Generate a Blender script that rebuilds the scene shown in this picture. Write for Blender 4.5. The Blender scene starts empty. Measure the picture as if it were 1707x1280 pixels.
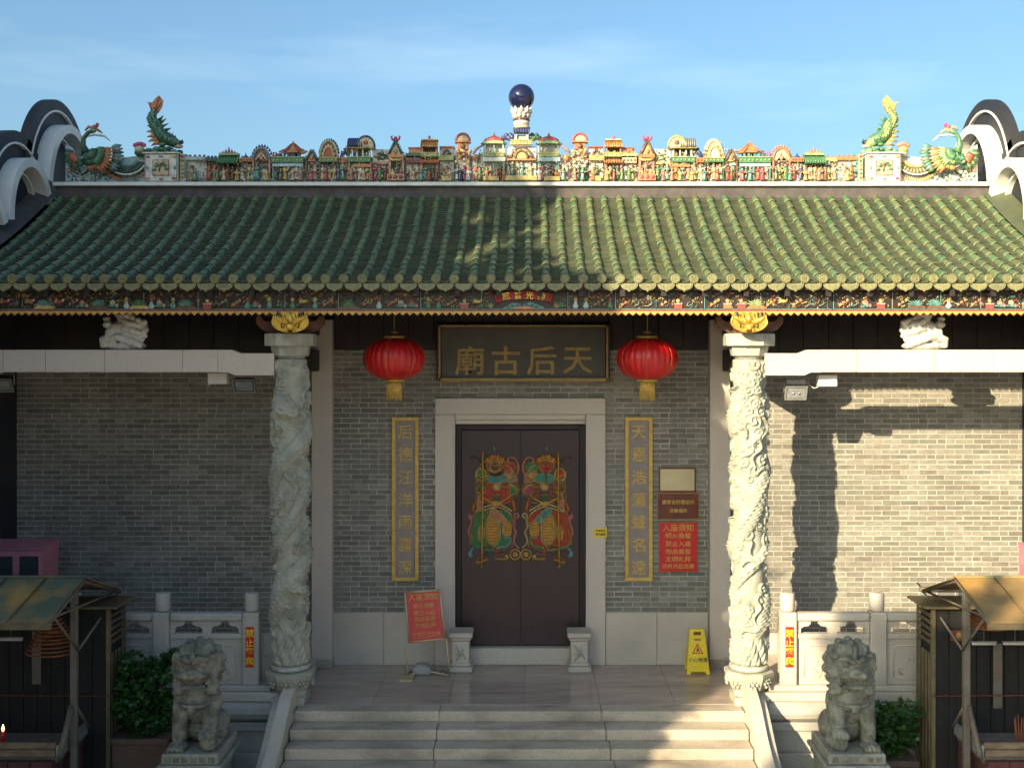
import bpy, bmesh, math, random
import numpy as np
from mathutils import Vector, Matrix, Quaternion
from mathutils import noise as mnoise
R = math.radians
random.seed(7)
scene = bpy.context.scene
# ------------------------------------------------------------------ camera
FPX, CW, VX, VY = 1870.0, 1707.0, 886.0, 591.0
CX, CY, CZ = 0.14, -15.0, 4.14
cam = bpy.data.cameras.new('camera'); camo = bpy.data.objects.new('camera', cam)
scene.collection.objects.link(camo)
cam.sensor_width = 36; cam.lens = 36 * FPX / CW
cam.shift_x = -(VX - 853.5) / CW; cam.shift_y = -(640 - VY) / CW
cam.clip_start = 0.1; cam.clip_end = 3000
camo.location = (CX, CY, CZ); camo.rotation_euler = (R(90), 0, 0)
scene.camera = camo
# ------------------------------------------------------------------ world
SUN_DIR = Vector((0.745, 1.0, -0.455)).normalized()
EL = math.asin(-SUN_DIR.z); ROT = math.atan2(-SUN_DIR.x, -SUN_DIR.y)
world = bpy.data.worlds.new('World'); scene.world = world; world.use_nodes = True
nt = world.node_tree; nt.nodes.clear()
def wn(t): return nt.nodes.new(t)
sky = wn('ShaderNodeTexSky'); sky.sky_type = 'NISHITA'; sky.sun_disc = False
sky.sun_elevation = EL; sky.sun_rotation = ROT; sky.air_density = 1.0; sky.dust_density = 3.5; sky.ozone_density = 3.0
tc = wn('ShaderNodeTexCoord'); mp = wn('ShaderNodeMapping'); mp.inputs['Scale'].default_value = (1.2, 1.2, 7.0)
nt.links.new(tc.outputs['Generated'], mp.inputs['Vector'])
nz = wn('ShaderNodeTexNoise'); nz.inputs['Scale'].default_value = 1.6; nz.inputs['Detail'].default_value = 5; nz.inputs['Roughness'].default_value = 0.52
nt.links.new(mp.outputs['Vector'], nz.inputs['Vector'])
cr = wn('ShaderNodeValToRGB'); cr.color_ramp.elements[0].position = 0.53; cr.color_ramp.elements[1].position = 0.74
cr.color_ramp.elements[0].color = (0, 0, 0, 1); cr.color_ramp.elements[1].color = (0.22, 0.22, 0.22, 1)
nt.links.new(nz.outputs['Fac'], cr.inputs['Fac'])
mx = wn('ShaderNodeMixRGB'); mx.inputs['Color2'].default_value = (6.2, 6.4, 6.6, 1)
nt.links.new(cr.outputs['Color'], mx.inputs['Fac']); nt.links.new(sky.outputs['Color'], mx.inputs['Color1'])
bg = wn('ShaderNodeBackground'); bg.inputs['Strength'].default_value = 0.085
wo = wn('ShaderNodeOutputWorld')
tint = wn('ShaderNodeMixRGB'); tint.blend_type = 'MULTIPLY'; tint.inputs['Fac'].default_value = 1; tint.inputs['Color2'].default_value = (.86, 1.0, .98, 1)
nt.links.new(mx.outputs['Color'], tint.inputs['Color1']); nt.links.new(tint.outputs['Color'], bg.inputs['Color']); nt.links.new(bg.outputs['Background'], wo.inputs['Surface'])
sl = bpy.data.lights.new('sun', 'SUN'); sl.energy = 4.1; sl.angle = R(0.55); sl.color = (1.0, 0.83, 0.54)
slo = bpy.data.objects.new('sun', sl); scene.collection.objects.link(slo)
slo.rotation_euler = SUN_DIR.to_track_quat('-Z', 'Y').to_euler(); slo.location = (-20, -30, 20)
scene.view_settings.view_transform = 'Standard'; scene.view_settings.look = 'None'
scene.view_settings.exposure = 1.5; scene.view_settings.gamma = 1.0; scene.view_settings.use_curve_mapping = False

# ------------------------------------------------------------------ measuring helpers (a picture measure at a known distance -> metres)
def wx(px, Y): return CX + (px - VX) * (Y - CY) / FPX
def wz(py, Y): return CZ + (VY - py) * (Y - CY) / FPX

# ------------------------------------------------------------------ materials
def M(name, col, rough=0.7, col2=None, scale=6.0, fac=0.5, bump=0.0, bscale=40.0, metal=0.0, rnd=0.0, hue=0.0,
      dirt=None, dscale=1.5, damt=0.5, spec=0.5, coat=0.0, stretch=(1, 1, 1), detail=5.0, lo=0.35, hi=0.65):
    m = bpy.data.materials.new(name); m.use_nodes = True
    t = m.node_tree; N = t.nodes; L = t.links; b = N['Principled BSDF']
    b.inputs['Roughness'].default_value = rough; b.inputs['Metallic'].default_value = metal
    b.inputs['Specular IOR Level'].default_value = spec; b.inputs['Coat Weight'].default_value = coat
    geo = N.new('ShaderNodeNewGeometry'); mp = N.new('ShaderNodeMapping'); mp.inputs['Scale'].default_value = stretch
    L.new(geo.outputs['Position'], mp.inputs['Vector']); pos = mp.outputs['Vector']
    cur = None
    def rgb(c):
        n = N.new('ShaderNodeRGB'); n.outputs[0].default_value = (*c, 1); return n.outputs[0]
    cur = rgb(col)
    def noise(sc, d=detail, a=lo, z=hi):
        n = N.new('ShaderNodeTexNoise'); n.inputs['Scale'].default_value = sc; n.inputs['Detail'].default_value = d
        n.inputs['Roughness'].default_value = 0.6; L.new(pos, n.inputs['Vector'])
        r = N.new('ShaderNodeMapRange'); r.inputs['From Min'].default_value = a; r.inputs['From Max'].default_value = z
        L.new(n.outputs['Fac'], r.inputs['Value']); return r.outputs['Result']
    def mix(f, a, c):
        x = N.new('ShaderNodeMixRGB'); L.new(f, x.inputs['Fac']); L.new(a, x.inputs['Color1']); L.new(c, x.inputs['Color2']); return x.outputs['Color']
    def mul(f, k):
        x = N.new('ShaderNodeMath'); x.operation = 'MULTIPLY'; L.new(f, x.inputs[0]); x.inputs[1].default_value = k; return x.outputs[0]
    if col2: cur = mix(mul(noise(scale), fac * 2 if fac < .5 else 1.0), cur, rgb(col2))
    if rnd > 0 or hue > 0:
        oi = N.new('ShaderNodeObjectInfo'); ad = N.new('ShaderNodeMath'); ad.operation = 'ADD'
        L.new(oi.outputs['Random'], ad.inputs[0]); L.new(geo.outputs['Random Per Island'], ad.inputs[1])
        fr = N.new('ShaderNodeMath'); fr.operation = 'FRACT'; L.new(ad.outputs[0], fr.inputs[0])
        hs = N.new('ShaderNodeHueSaturation'); L.new(cur, hs.inputs['Color'])
        mr = N.new('ShaderNodeMapRange'); mr.inputs['To Min'].default_value = 1 - rnd; mr.inputs['To Max'].default_value = 1 + rnd
        L.new(fr.outputs[0], mr.inputs['Value']); L.new(mr.outputs['Result'], hs.inputs['Value'])
        if hue:
            f2 = N.new('ShaderNodeMath'); f2.operation = 'MULTIPLY'; f2.inputs[1].default_value = 7.31; L.new(fr.outputs[0], f2.inputs[0])
            f3 = N.new('ShaderNodeMath'); f3.operation = 'FRACT'; L.new(f2.outputs[0], f3.inputs[0])
            mh = N.new('ShaderNodeMapRange'); mh.inputs['To Min'].default_value = .5 - hue; mh.inputs['To Max'].default_value = .5 + hue
            L.new(f3.outputs[0], mh.inputs['Value']); L.new(mh.outputs['Result'], hs.inputs['Hue'])
        cur = hs.outputs['Color']
    if dirt: cur = mix(mul(noise(dscale, 6, .45, .75), damt), cur, rgb(dirt))
    L.new(cur, b.inputs['Base Color'])
    if bump > 0:
        n = N.new('ShaderNodeTexNoise'); n.inputs['Scale'].default_value = bscale; n.inputs['Detail'].default_value = 4; L.new(pos, n.inputs['Vector'])
        bm = N.new('ShaderNodeBump'); bm.inputs['Strength'].default_value = bump; bm.inputs['Distance'].default_value = 0.01
        L.new(n.outputs['Fac'], bm.inputs['Height']); L.new(bm.outputs['Normal'], b.inputs['Normal'])
        rr = N.new('ShaderNodeMapRange'); rr.inputs['To Min'].default_value = max(0, rough - .12); rr.inputs['To Max'].default_value = min(1, rough + .12)
        L.new(n.outputs['Fac'], rr.inputs['Value']); L.new(rr.outputs['Result'], b.inputs['Roughness'])
    return m
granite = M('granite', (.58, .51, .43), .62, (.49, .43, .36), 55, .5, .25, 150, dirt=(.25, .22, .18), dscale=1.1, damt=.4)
granite_beam = M('granite_beam', (.58, .50, .43), .6, (.51, .44, .38), 45, .5, .15, 120, dirt=(.34, .3, .26), dscale=.9, damt=.3)
granite_step = M('granite_step', (.54, .46, .365), .55, (.38, .325, .26), 60, .5, .45, 110, dirt=(.15, .125, .095), dscale=2.2, damt=.8, stretch=(.6, 1, 1.5))
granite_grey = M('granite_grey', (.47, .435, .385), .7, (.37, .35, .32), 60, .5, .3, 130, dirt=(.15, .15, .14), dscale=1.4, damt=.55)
floor_stone = M('floor_stone', (.46, .36, .30), .13, (.35, .275, .23), 3.0, .5, .04, 30, dirt=(.14, .115, .1), dscale=1.2, damt=.5, stretch=(.6, 2.2, 1), rnd=.08)
carved_stone = M('carved_stone', (.41, .405, .33), .72, (.30, .305, .25), 5, .5, .35, 90, dirt=(.15, .17, .13), dscale=2.6, damt=.6)
cap_stone = M('cap_stone', (.47, .45, .385), .7, (.31, .31, .275), 9, .5, .25, 90, dirt=(.2, .2, .165), dscale=2.0, damt=.4)
lion_stone = M('lion_stone', (.27, .262, .205), .8, (.15, .152, .118), 9, .5, .8, 60, dirt=(.045, .048, .038), dscale=7.0, damt=.95)
lion_base = M('lion_base', (.33, .32, .265), .8, (.24, .235, .195), 14, .5, .5, 60, dirt=(.09, .09, .075), dscale=2.5, damt=.7)
white_stone = M('white_stone', (.64, .60, .52), .65, (.44, .42, .385), 10, .5, .2, 60, dirt=(.3, .28, .24), dscale=6, damt=.5)
brick_m = M('grey_brick', (.25, .235, .20), .85, (.18, .17, .15), 14, .5, .9, 60, rnd=.24, hue=.010, dirt=(.12, .113, .10), dscale=.9, damt=.75, stretch=(.7, 1, 1.4))
mortar = M('mortar', (.56, .52, .44), .9, (.38, .35, .30), 9, .5, .4, 80, dirt=(.15, .145, .13), dscale=1.0, damt=.6)
tile_green = M('glazed_green_tile', (.05, .135, .07), .36, (.135, .145, .055), 7, .5, .3, 45, rnd=.20, hue=.012, dirt=(.075, .08, .045), dscale=1.3, damt=.65, spec=.6)
tile_dark = M('pan_tile', (.082, .084, .045), .62, (.055, .078, .045), 8, .5, .4, 50, rnd=.25, hue=.015, dirt=(.05, .055, .04), dscale=2.0, damt=.6)
tile_end = M('tile_end_ochre', (.24, .215, .095), .5, (.16, .17, .085), 25, .5, .5, 60, rnd=.15, dirt=(.12, .12, .07), dscale=3, damt=.5)
tile_lime = M('tile_joint_lime', (.25, .235, .13), .7, (.16, .17, .09), 20)
ridge_dark = M('ridge_plaster_dark', (.115, .095, .09), .85, (.07, .06, .062), 5, .5, .4, 30, dirt=(.04, .036, .036), dscale=3, damt=.7)
lime_white = M('lime_white', (.78, .77, .73), .7, (.68, .67, .63), 4, .5, .15, 40, dirt=(.45, .43, .38), dscale=2.2, damt=.35)
pale_blue = M('pale_blue_plaster', (.56, .62, .60), .7, (.62, .65, .6), 5, dirt=(.4, .4, .34), dscale=4, damt=.4)
gable_dark = M('gable_black_plaster', (.017, .022, .036), .6, (.030, .028, .030), 2.2, .5, .25, 25, dirt=(.07, .055, .04), dscale=1.4, damt=.4, spec=.3)
gold = M('gold_leaf', (.78, .52, .10), .36, (.62, .36, .06), 20, .5, .2, 60, metal=.65)
gold_paint = M('gold_paint', (.62, .42, .10), .5, (.48, .30, .06), 15, .5, .1, 60, metal=.15)
gold_dull = M('gold_dull', (.36, .25, .08), .55, (.26, .17, .05), 15, .5, .1, 60, metal=.2)
dark_wood = M('dark_wood', (.030, .020, .022), .55, (.018, .013, .015), 4, .5, .3, 40, stretch=(6, 6, .6))
dark_wood_h = M('dark_wood_beam', (.026, .018, .017), .6, (.015, .011, .011), 4, .5, .3, 40)
brown_wood = M('brown_wood', (.17, .075, .05), .6, (.11, .05, .036), 6, .5, .3, 40)
door_wood = M('door_wood', (.042, .020, .024), .42, (.028, .014, .018), 3, .5, .12, 25, stretch=(8, 8, .5), dirt=(.07, .035, .035), dscale=1.5, damt=.3)
sign_slate = M('sign_slate', (.075, .066, .055), .5, (.055, .048, .04), 3, .5, .1, 40, dirt=(.11, .095, .075), dscale=2, damt=.4)
couplet_ground = M('couplet_ground', (.27, .225, .205), .6, (.22, .18, .165), 6)
silk_red = M('silk_red', (.60, .010, .012), .42, (.42, .006, .010), 6, .5, .15, 60, spec=.6)
red_board = M('red_board', (.60, .022, .022), .4, (.50, .016, .02), 4)
plaque_red = M('plaque_red', (.30, .02, .02), .5, (.22, .015, .016), 8)
red_poster = M('red_poster', (.62, .055, .075), .4, (.55, .04, .05), 3)
maroon = M('maroon', (.16, .035, .02), .45, (.11, .022, .014), 5)
brass = M('brass', (.60, .50, .30), .45, (.5, .42, .26), 3, metal=.45)
black_m = M('black_metal', (.02, .02, .022), .45)
grey_metal = M('grey_metal', (.34, .34, .33), .45, (.26, .26, .26), 8, metal=.3)
white_plastic = M('white_plastic', (.66, .65, .62), .45, (.58, .57, .54), 4)
dirty_plastic = M('dirty_plastic', (.42, .40, .37), .6, (.3, .28, .26), 9)
glass_m = M('lamp_glass', (.30, .31, .31), .12, (.2, .21, .21), 12, spec=.8)
reflector = M('reflector', (.6, .6, .58), .25, metal=.8)
yellow_p = M('yellow_plastic', (.80, .60, .02), .35, (.72, .53, .015), 5)
print_black = M('print_black', (.03, .03, .03), .5)
pink_paint = M('pink_paint', (.60, .22, .27), .5, (.52, .17, .22), 4, dirt=(.3, .08, .1), dscale=3, damt=.4)
shed_roof = M('shed_roof_rust', (.40, .215, .055), .62, (.10, .115, .07), 1.5, .5, .3, 20, dirt=(.20, .12, .05), dscale=4.0, damt=.5, lo=.42, hi=.58)
shed_roof_ochre = M('shed_roof_ochre', (.44, .235, .06), .62, (.30, .19, .075), 1.5, .5, .3, 20, dirt=(.16, .11, .06), dscale=3.0, damt=.6, lo=.42, hi=.58)
shed_post = M('shed_post', (.15, .14, .115), .6, (.10, .09, .075), 6, .5, .3, 30, dirt=(.2, .1, .05), dscale=7, damt=.5)
shed_frame = M('shed_frame_ochre', (.15, .115, .06), .6, (.09, .07, .04), 6, .5, .3, 30)
soot = M('sooty_metal', (.005, .005, .006), .8, (.012, .010, .009), 3, .5, .3, 30, stretch=(5, 5, .7))
burner_brick = M('burner_brick', (.12, .035, .03), .8, (.07, .022, .02), 5, .5, .6, 25, dirt=(.03, .02, .02), dscale=4, damt=.6)
trough_m = M('trough', (.24, .17, .10), .8, (.13, .09, .06), 6, .5, .6, 25, stretch=(1, 1, 3))
coil_m = M('incense_coil', (.20, .065, .025), .7, (.25, .07, .025), 12)
leaf_m = M('shrub_leaf', (.055, .13, .03), .5, (.03, .085, .02), 5, rnd=.4, hue=.02)
tree_leaf = M('tree_leaf', (.045, .09, .025), .6, (.035, .07, .02), 2, rnd=.35)
bark = M('bark', (.12, .09, .07), .9, (.07, .055, .045), 8, .5, .6, 20)
terracotta = M('terracotta', (.14, .085, .06), .8, (.09, .06, .045), 6)
plaster = M('neighbour_plaster', (.66, .58, .48), .85, (.60, .52, .43), 2, .5, .3, 20, dirt=(.2, .18, .15), dscale=.6, damt=.5)
window_glass = M('window_glass', (.04, .05, .06), .1)
ground_m = M('ground_stone', (.55, .45, .34), .8, (.48, .40, .30), 2.5, .5, .4, 30, dirt=(.1, .09, .08), dscale=.6, damt=.6)
wax_red = M('wax_red', (.6, .02, .02), .4)
cable_m = M('cable', (.05, .05, .05), .5)
flame_m = bpy.data.materials.new('flame'); flame_m.use_nodes = True
_b = flame_m.node_tree.nodes['Principled BSDF']; _b.inputs['Emission Color'].default_value = (1, .42, .1, 1); _b.inputs['Emission Strength'].default_value = 5
def C(name, c, rough=.42, var=.75):
    g_ = .3 * c[0] + .5 * c[1] + .2 * c[2]; c = tuple(.76 * v + .20 * g_ + q for v, q in zip(c, (.012, .009, .005)))
    return M(name, c, rough, tuple(v * var for v in c), 30, spec=.5, bump=.15, bscale=90, dirt=tuple(v * .3 + .02 for v in c), dscale=14, damt=.75)
c_green = C('ceramic_green', (.07, .26, .09)); c_dgreen = C('ceramic_dark_green', (.03, .12, .065)); c_teal = C('ceramic_teal', (.09, .34, .29))
c_yel = C('ceramic_yellow', (.66, .47, .09)); c_orange = C('ceramic_orange', (.62, .20, .03)); c_red = C('ceramic_red', (.52, .05, .035))
c_pink = C('ceramic_pink', (.68, .20, .27)); c_magenta = C('ceramic_magenta', (.60, .03, .17)); c_blue = C('ceramic_blue', (.035, .055, .22)); c_white = C('ceramic_white', (.72, .70, .62), var=.85)
c_cream = C('ceramic_cream', (.62, .50, .28)); c_flesh = C('ceramic_flesh', (.62, .38, .23)); c_brown = C('ceramic_brown', (.20, .085, .035)); c_black = C('ceramic_black', (.02, .02, .028))
c_lgreen = C('ceramic_light_green', (.34, .50, .16)); c_navy = C('glaze_navy', (.018, .020, .05), .08); c_grey = C('ceramic_grey', (.26, .27, .25)); c_salmon = C('ceramic_salmon', (.62, .24, .14)); c_ox = C('ceramic_oxblood', (.032, .013, .010)); c_sky = C('ceramic_sky', (.40, .60, .62))
CER = [c_green, c_dgreen, c_teal, c_yel, c_orange, c_red, c_pink, c_magenta, c_blue, c_white, c_cream, c_flesh, c_brown, c_black, c_lgreen, c_navy, c_grey, c_salmon, c_sky, c_ox]
GRN, DGR, TEA, YEL, ORA, RED, PNK, MAG, BLU, WHI, CRM, FLE, BRN, BLK, LGR, NAV, GRY, SAL, SKY, OXB = range(20)

pearl_glaze = M('pearl_glaze', (.012, .016, .06), .10, (.010, .012, .045), 3, spec=.6)
DOORP = [M('door_paint_%d' % i, c, .5, tuple(v * .6 for v in c), 18, spec=.4) for i, c in enumerate(((.02, .16, .05), (.015, .07, .04), (.04, .20, .17), (.50, .27, .04), (.45, .13, .02), (.36, .02, .015), (.45, .14, .15), (.36, .02, .10), (.02, .03, .12), (.45, .42, .34), (.44, .32, .14), (.42, .24, .13), (.10, .04, .02), (.01, .01, .012), (.16, .26, .07), (.01, .012, .03), (.15, .15, .13), (.42, .15, .08), (.16, .30, .28), (.02, .008, .006)))]
# ------------------------------------------------------------------ mesh builder
class MB:
    def __init__(s): s.v = []; s.f = []; s.m = []; s.sm = []
    def add(s, vs, fs, mi=0, smooth=False):
        o = len(s.v); s.v.extend(vs)
        for f in fs: s.f.append([i + o for i in f]); s.m.append(mi); s.sm.append(smooth)
    def box(s, c, d, mi=0, rz=0.0, bev=0.0, ry=0.0, rx=0.0):
        x, y, z = d[0] / 2, d[1] / 2, d[2] / 2
        if bev <= 0:
            vs = [(a * x, b * y, e * z) for a in (-1, 1) for b in (-1, 1) for e in (-1, 1)]
            fs = [(0, 1, 3, 2), (4, 6, 7, 5), (0, 4, 5, 1), (2, 3, 7, 6), (0, 2, 6, 4), (1, 5, 7, 3)]
        else:
            bev = min(bev, x * .9, y * .9, z * .9); vs = []; ix = {}
            for a in (-1, 1):
                for b in (-1, 1):
                    for e in (-1, 1):
                        ix[(a, b, e)] = len(vs)
                        vs += [(a * x, b * (y - bev), e * (z - bev)), (a * (x - bev), b * y, e * (z - bev)), (a * (x - bev), b * (y - bev), e * z)]
            fs = []
            for a in (-1, 1):
                q = [ix[(a, -1, -1)], ix[(a, 1, -1)], ix[(a, 1, 1)], ix[(a, -1, 1)]]; fs.append(q if a > 0 else q[::-1])
                q = [ix[(-1, a, -1)] + 1, ix[(1, a, -1)] + 1, ix[(1, a, 1)] + 1, ix[(-1, a, 1)] + 1]; fs.append(q if a < 0 else q[::-1])
                q = [ix[(-1, -1, a)] + 2, ix[(1, -1, a)] + 2, ix[(1, 1, a)] + 2, ix[(-1, 1, a)] + 2]; fs.append(q if a > 0 else q[::-1])
            for a in (-1, 1):
                for b in (-1, 1):
                    q = [ix[(a, b, -1)], ix[(a, b, -1)] + 1, ix[(a, b, 1)] + 1, ix[(a, b, 1)]]; fs.append(q if a * b < 0 else q[::-1])
                    q = [ix[(a, -1, b)], ix[(a, 1, b)], ix[(a, 1, b)] + 2, ix[(a, -1, b)] + 2]; fs.append(q if a * b > 0 else q[::-1])
                    q = [ix[(-1, a, b)] + 1, ix[(1, a, b)] + 1, ix[(1, a, b)] + 2, ix[(-1, a, b)] + 2]; fs.append(q if a * b < 0 else q[::-1])
            for k, i in ix.items():
                q = [i, i + 1, i + 2]; fs.append(q if k[0] * k[1] * k[2] > 0 else q[::-1])
        mt = Matrix.Translation(c)
        if rz: mt = mt @ Matrix.Rotation(rz, 4, 'Z')
        if ry: mt = mt @ Matrix.Rotation(ry, 4, 'Y')
        if rx: mt = mt @ Matrix.Rotation(rx, 4, 'X')
        s.add([tuple(mt @ Vector(v)) for v in vs], fs, mi)
    def b2(s, x0, x1, y0, y1, z0, z1, mi=0, bev=0.0): s.box(((x0 + x1) / 2, (y0 + y1) / 2, (z0 + z1) / 2), (abs(x1 - x0), abs(y1 - y0), abs(z1 - z0)), mi, bev=bev)
    def tube(s, path, rad, n=8, mi=0, cap=True, smooth=True, flat=1.0):
        P = [Vector(p) for p in path]; k = len(P)
        if not hasattr(rad, '__len__'): rad = [rad] * k
        vs = []; up = Vector((0, 0, 1)); prev = None
        for i, p in enumerate(P):
            t = (P[min(i + 1, k - 1)] - P[max(i - 1, 0)]).normalized()
            a = up if prev is None else prev
            if abs(t.dot(a)) > .95 and prev is None: a = Vector((1, 0, 0))
            u = (a - t * a.dot(t)).normalized(); w = t.cross(u); prev = u
            for j in range(n):
                an = 2 * math.pi * j / n
                vs.append(tuple(p + u * math.cos(an) * rad[i] + w * math.sin(an) * rad[i] * flat))
        fs = []
        for i in range(k - 1):
            for j in range(n):
                fs.append((i * n + j, i * n + (j + 1) % n, (i + 1) * n + (j + 1) % n, (i + 1) * n + j))
        if cap: fs += [tuple(range(n))[::-1], tuple(range((k - 1) * n, k * n))]
        s.add(vs, fs, mi, smooth)
    def lathe(s, c, prof, n=16, mi=0, smooth=True, sx=1.0, sy=1.0, rot=0.0, cap=True):
        vs = []; fs = []
        for r, z in prof:
            for j in range(n):
                a = 2 * math.pi * j / n + rot
                vs.append((c[0] + r * math.cos(a) * sx, c[1] + r * math.sin(a) * sy, c[2] + z))
        k = len(prof)
        for i in range(k - 1):
            for j in range(n): fs.append((i * n + j, i * n + (j + 1) % n, (i + 1) * n + (j + 1) % n, (i + 1) * n + j))
        if cap: fs += [tuple(range(n))[::-1], tuple(range((k - 1) * n, k * n))]
        s.add(vs, fs, mi, smooth)
    def sph(s, c, r, n=8, mi=0, m=6):
        if not hasattr(r, '__len__'): r = (r, r, r)
        prof = [(math.sin(math.pi * (i + .001) / m * .999 + .0005), -math.cos(math.pi * i / m)) for i in range(m + 1)]
        vs = []; fs = []
        for q, z in prof:
            for j in range(n):
                a = 2 * math.pi * j / n; vs.append((c[0] + q * math.cos(a) * r[0], c[1] + q * math.sin(a) * r[1], c[2] + z * r[2]))
        for i in range(m):
            for j in range(n): fs.append((i * n + j, i * n + (j + 1) % n, (i + 1) * n + (j + 1) % n, (i + 1) * n + j))
        s.add(vs, fs, mi, True)
    def ext(s, pts, y0, y1, mi=0, smooth=False):
        """polygon in x,z extruded from y0 (front) to y1 (back)"""
        n = len(pts); A = sum(pts[i][0] * pts[(i + 1) % n][1] - pts[(i + 1) % n][0] * pts[i][1] for i in range(n))
        if A < 0: pts = pts[::-1]
        vs = [(p[0], y0, p[1]) for p in pts] + [(p[0], y1, p[1]) for p in pts]
        fs = [tuple(range(n)), tuple(range(2 * n - 1, n - 1, -1))] + [(i, i + n, (i + 1) % n + n, (i + 1) % n) for i in range(n)]
        s.add(vs, fs, mi, smooth)
    def extx(s, pts, x0, x1, mi=0):
        """polygon in y,z extruded along x"""
        n = len(pts); A = sum(pts[i][0] * pts[(i + 1) % n][1] - pts[(i + 1) % n][0] * pts[i][1] for i in range(n))
        if A < 0: pts = pts[::-1]
        if x0 > x1: x0, x1 = x1, x0
        vs = [(x1, p[0], p[1]) for p in pts] + [(x0, p[0], p[1]) for p in pts]
        fs = [tuple(range(n)), tuple(range(2 * n - 1, n - 1, -1))] + [(i, i + n, (i + 1) % n + n, (i + 1) % n) for i in range(n)]
        s.add(vs, fs, mi)
    def disc(s, c, r, t, n=14, mi=0, sx=1.0):
        s.ext([(c[0] + r * sx * math.cos(2 * math.pi * i / n), c[2] + r * math.sin(2 * math.pi * i / n)) for i in range(n)], c[1] - t, c[1], mi)
    def mesh(s, name, mats, org=(0, 0, 0), mirror=None):
        vs = s.v; fs = s.f
        if mirror is not None:
            vs = [(2 * mirror - v[0], v[1], v[2]) for v in vs]; fs = [f[::-1] for f in fs]
        me = bpy.data.meshes.new(name)
        me.from_pydata([(v[0] - org[0], v[1] - org[1], v[2] - org[2]) for v in vs], [], fs)
        used = sorted(set(s.m)) if s.m else [0]; re = {u: i for i, u in enumerate(used)}
        for u in used: me.materials.append(mats[u])
        me.polygons.foreach_set('material_index', [re[i] for i in s.m]); me.polygons.foreach_set('use_smooth', s.sm)
        me.update(); return me
COL = scene.collection; ORG = {}
def thing(name, label, cat, loc, group=None, kind=None):
    o = bpy.data.objects.new(name, None); COL.objects.link(o); o.location = loc; o.empty_display_size = .2
    tag(o, label, cat, group, kind); ORG[o.name] = Vector(loc); return o
def tag(o, label=None, cat=None, group=None, kind=None):
    if label: o['label'] = label
    if cat: o['category'] = cat
    if group: o['group'] = group
    if kind: o['kind'] = kind
    return o
def obj(name, mb, mats, parent=None, loc=None, label=None, cat=None, group=None, kind=None, mirror=None):
    """mesh object; vertices are given in world metres, its origin goes to loc (default: parent's origin or the base of the mesh)"""
    if not isinstance(mats, (list, tuple)): mats = [mats]
    if loc is None:
        if parent is not None: loc = ORG[parent.name]
        else:
            xs = [v[0] if mirror is None else 2 * mirror - v[0] for v in mb.v]; ys = [v[1] for v in mb.v]; zs = [v[2] for v in mb.v]
            loc = ((min(xs) + max(xs)) / 2, (min(ys) + max(ys)) / 2, min(zs))
    me = mb.mesh(name, mats, loc, mirror) if isinstance(mb, MB) else mb
    o = bpy.data.objects.new(name, me); COL.objects.link(o); ORG[o.name] = Vector(loc)
    if parent is not None: o.parent = parent; o.location = Vector(loc) - ORG[parent.name]
    else: o.location = loc
    return tag(o, label, cat, group, kind)
def inst(name, me, loc, parent, rot=None):
    o = bpy.data.objects.new(name, me); COL.objects.link(o); o.parent = parent; o.location = Vector(loc) - ORG[parent.name]; ORG[o.name] = Vector(loc)
    if rot: o.rotation_euler = rot
    return o
def evaluated(o):
    """the finished mesh of an object, worked out in a scratch scene that is removed again"""
    sc = bpy.data.scenes.new('scratch'); sc.collection.objects.link(o); vl = sc.view_layers[0]; vl.update()
    me = bpy.data.meshes.new_from_object(o.evaluated_get(vl.depsgraph)); bpy.data.objects.remove(o); bpy.data.scenes.remove(sc); return me
def text_mesh(body, size, mat, ext=.004, bold=0.0, sx=1.0):
    cu = bpy.data.curves.new('text', 'FONT'); cu.body = body; cu.size = size; cu.extrude = ext; cu.offset = bold
    cu.align_x = 'CENTER'; cu.align_y = 'CENTER'; cu.resolution_u = 2
    o = bpy.data.objects.new('text', cu); me = evaluated(o); me.materials.clear(); me.materials.append(mat)
    n = len(me.vertices); co = np.empty(n * 3, dtype=np.float32); me.vertices.foreach_get('co', co); co = co.reshape(-1, 3)
    if n and len(body) == 1: co[:, 0] -= (co[:, 0].min() + co[:, 0].max()) / 2; co[:, 1] -= (co[:, 1].min() + co[:, 1].max()) / 2
    co[:, 0] *= sx; out = np.stack([co[:, 0], -co[:, 2], co[:, 1]], 1); me.vertices.foreach_set('co', out.ravel()); me.update()
    return me
def text(name, body, size, mat, loc, parent, ext=.004, bold=0.0, sx=1.0, rot=None):
    me = text_mesh(body, size, mat, ext, bold, sx)
    o = inst(name, me, loc, parent, rot); return o
def remesh(mb, voxel, mats, smooth_it=2, disp=0.0, dscale=20.0):
    """joins overlapping solids into one continuous skin"""
    me = mb.mesh('tmp', mats[:1] * 20)
    o = bpy.data.objects.new('tmp', me)
    r = o.modifiers.new('r', 'REMESH'); r.mode = 'VOXEL'; r.voxel_size = voxel; r.use_smooth_shade = True
    if smooth_it: q = o.modifiers.new('s', 'SMOOTH'); q.iterations = smooth_it; q.factor = .5
    out = evaluated(o)
    out.materials.clear(); out.materials.append(mats[0])
    if disp:
        n = len(out.vertices); co = np.empty(n * 3, dtype=np.float32); no = np.empty(n * 3, dtype=np.float32); out.vertices.foreach_get('co', co); out.vertex_normals.foreach_get('vector', no)
        co = co.reshape(-1, 3); no = no.reshape(-1, 3)
        h = np.array([mnoise.noise(Vector(p) * dscale) + .5 * mnoise.noise(Vector(p) * dscale * 2.3) for p in co], dtype=np.float32)
        out.vertices.foreach_set('co', (co + no * h[:, None] * disp).ravel()); out.update()
    return out
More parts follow.
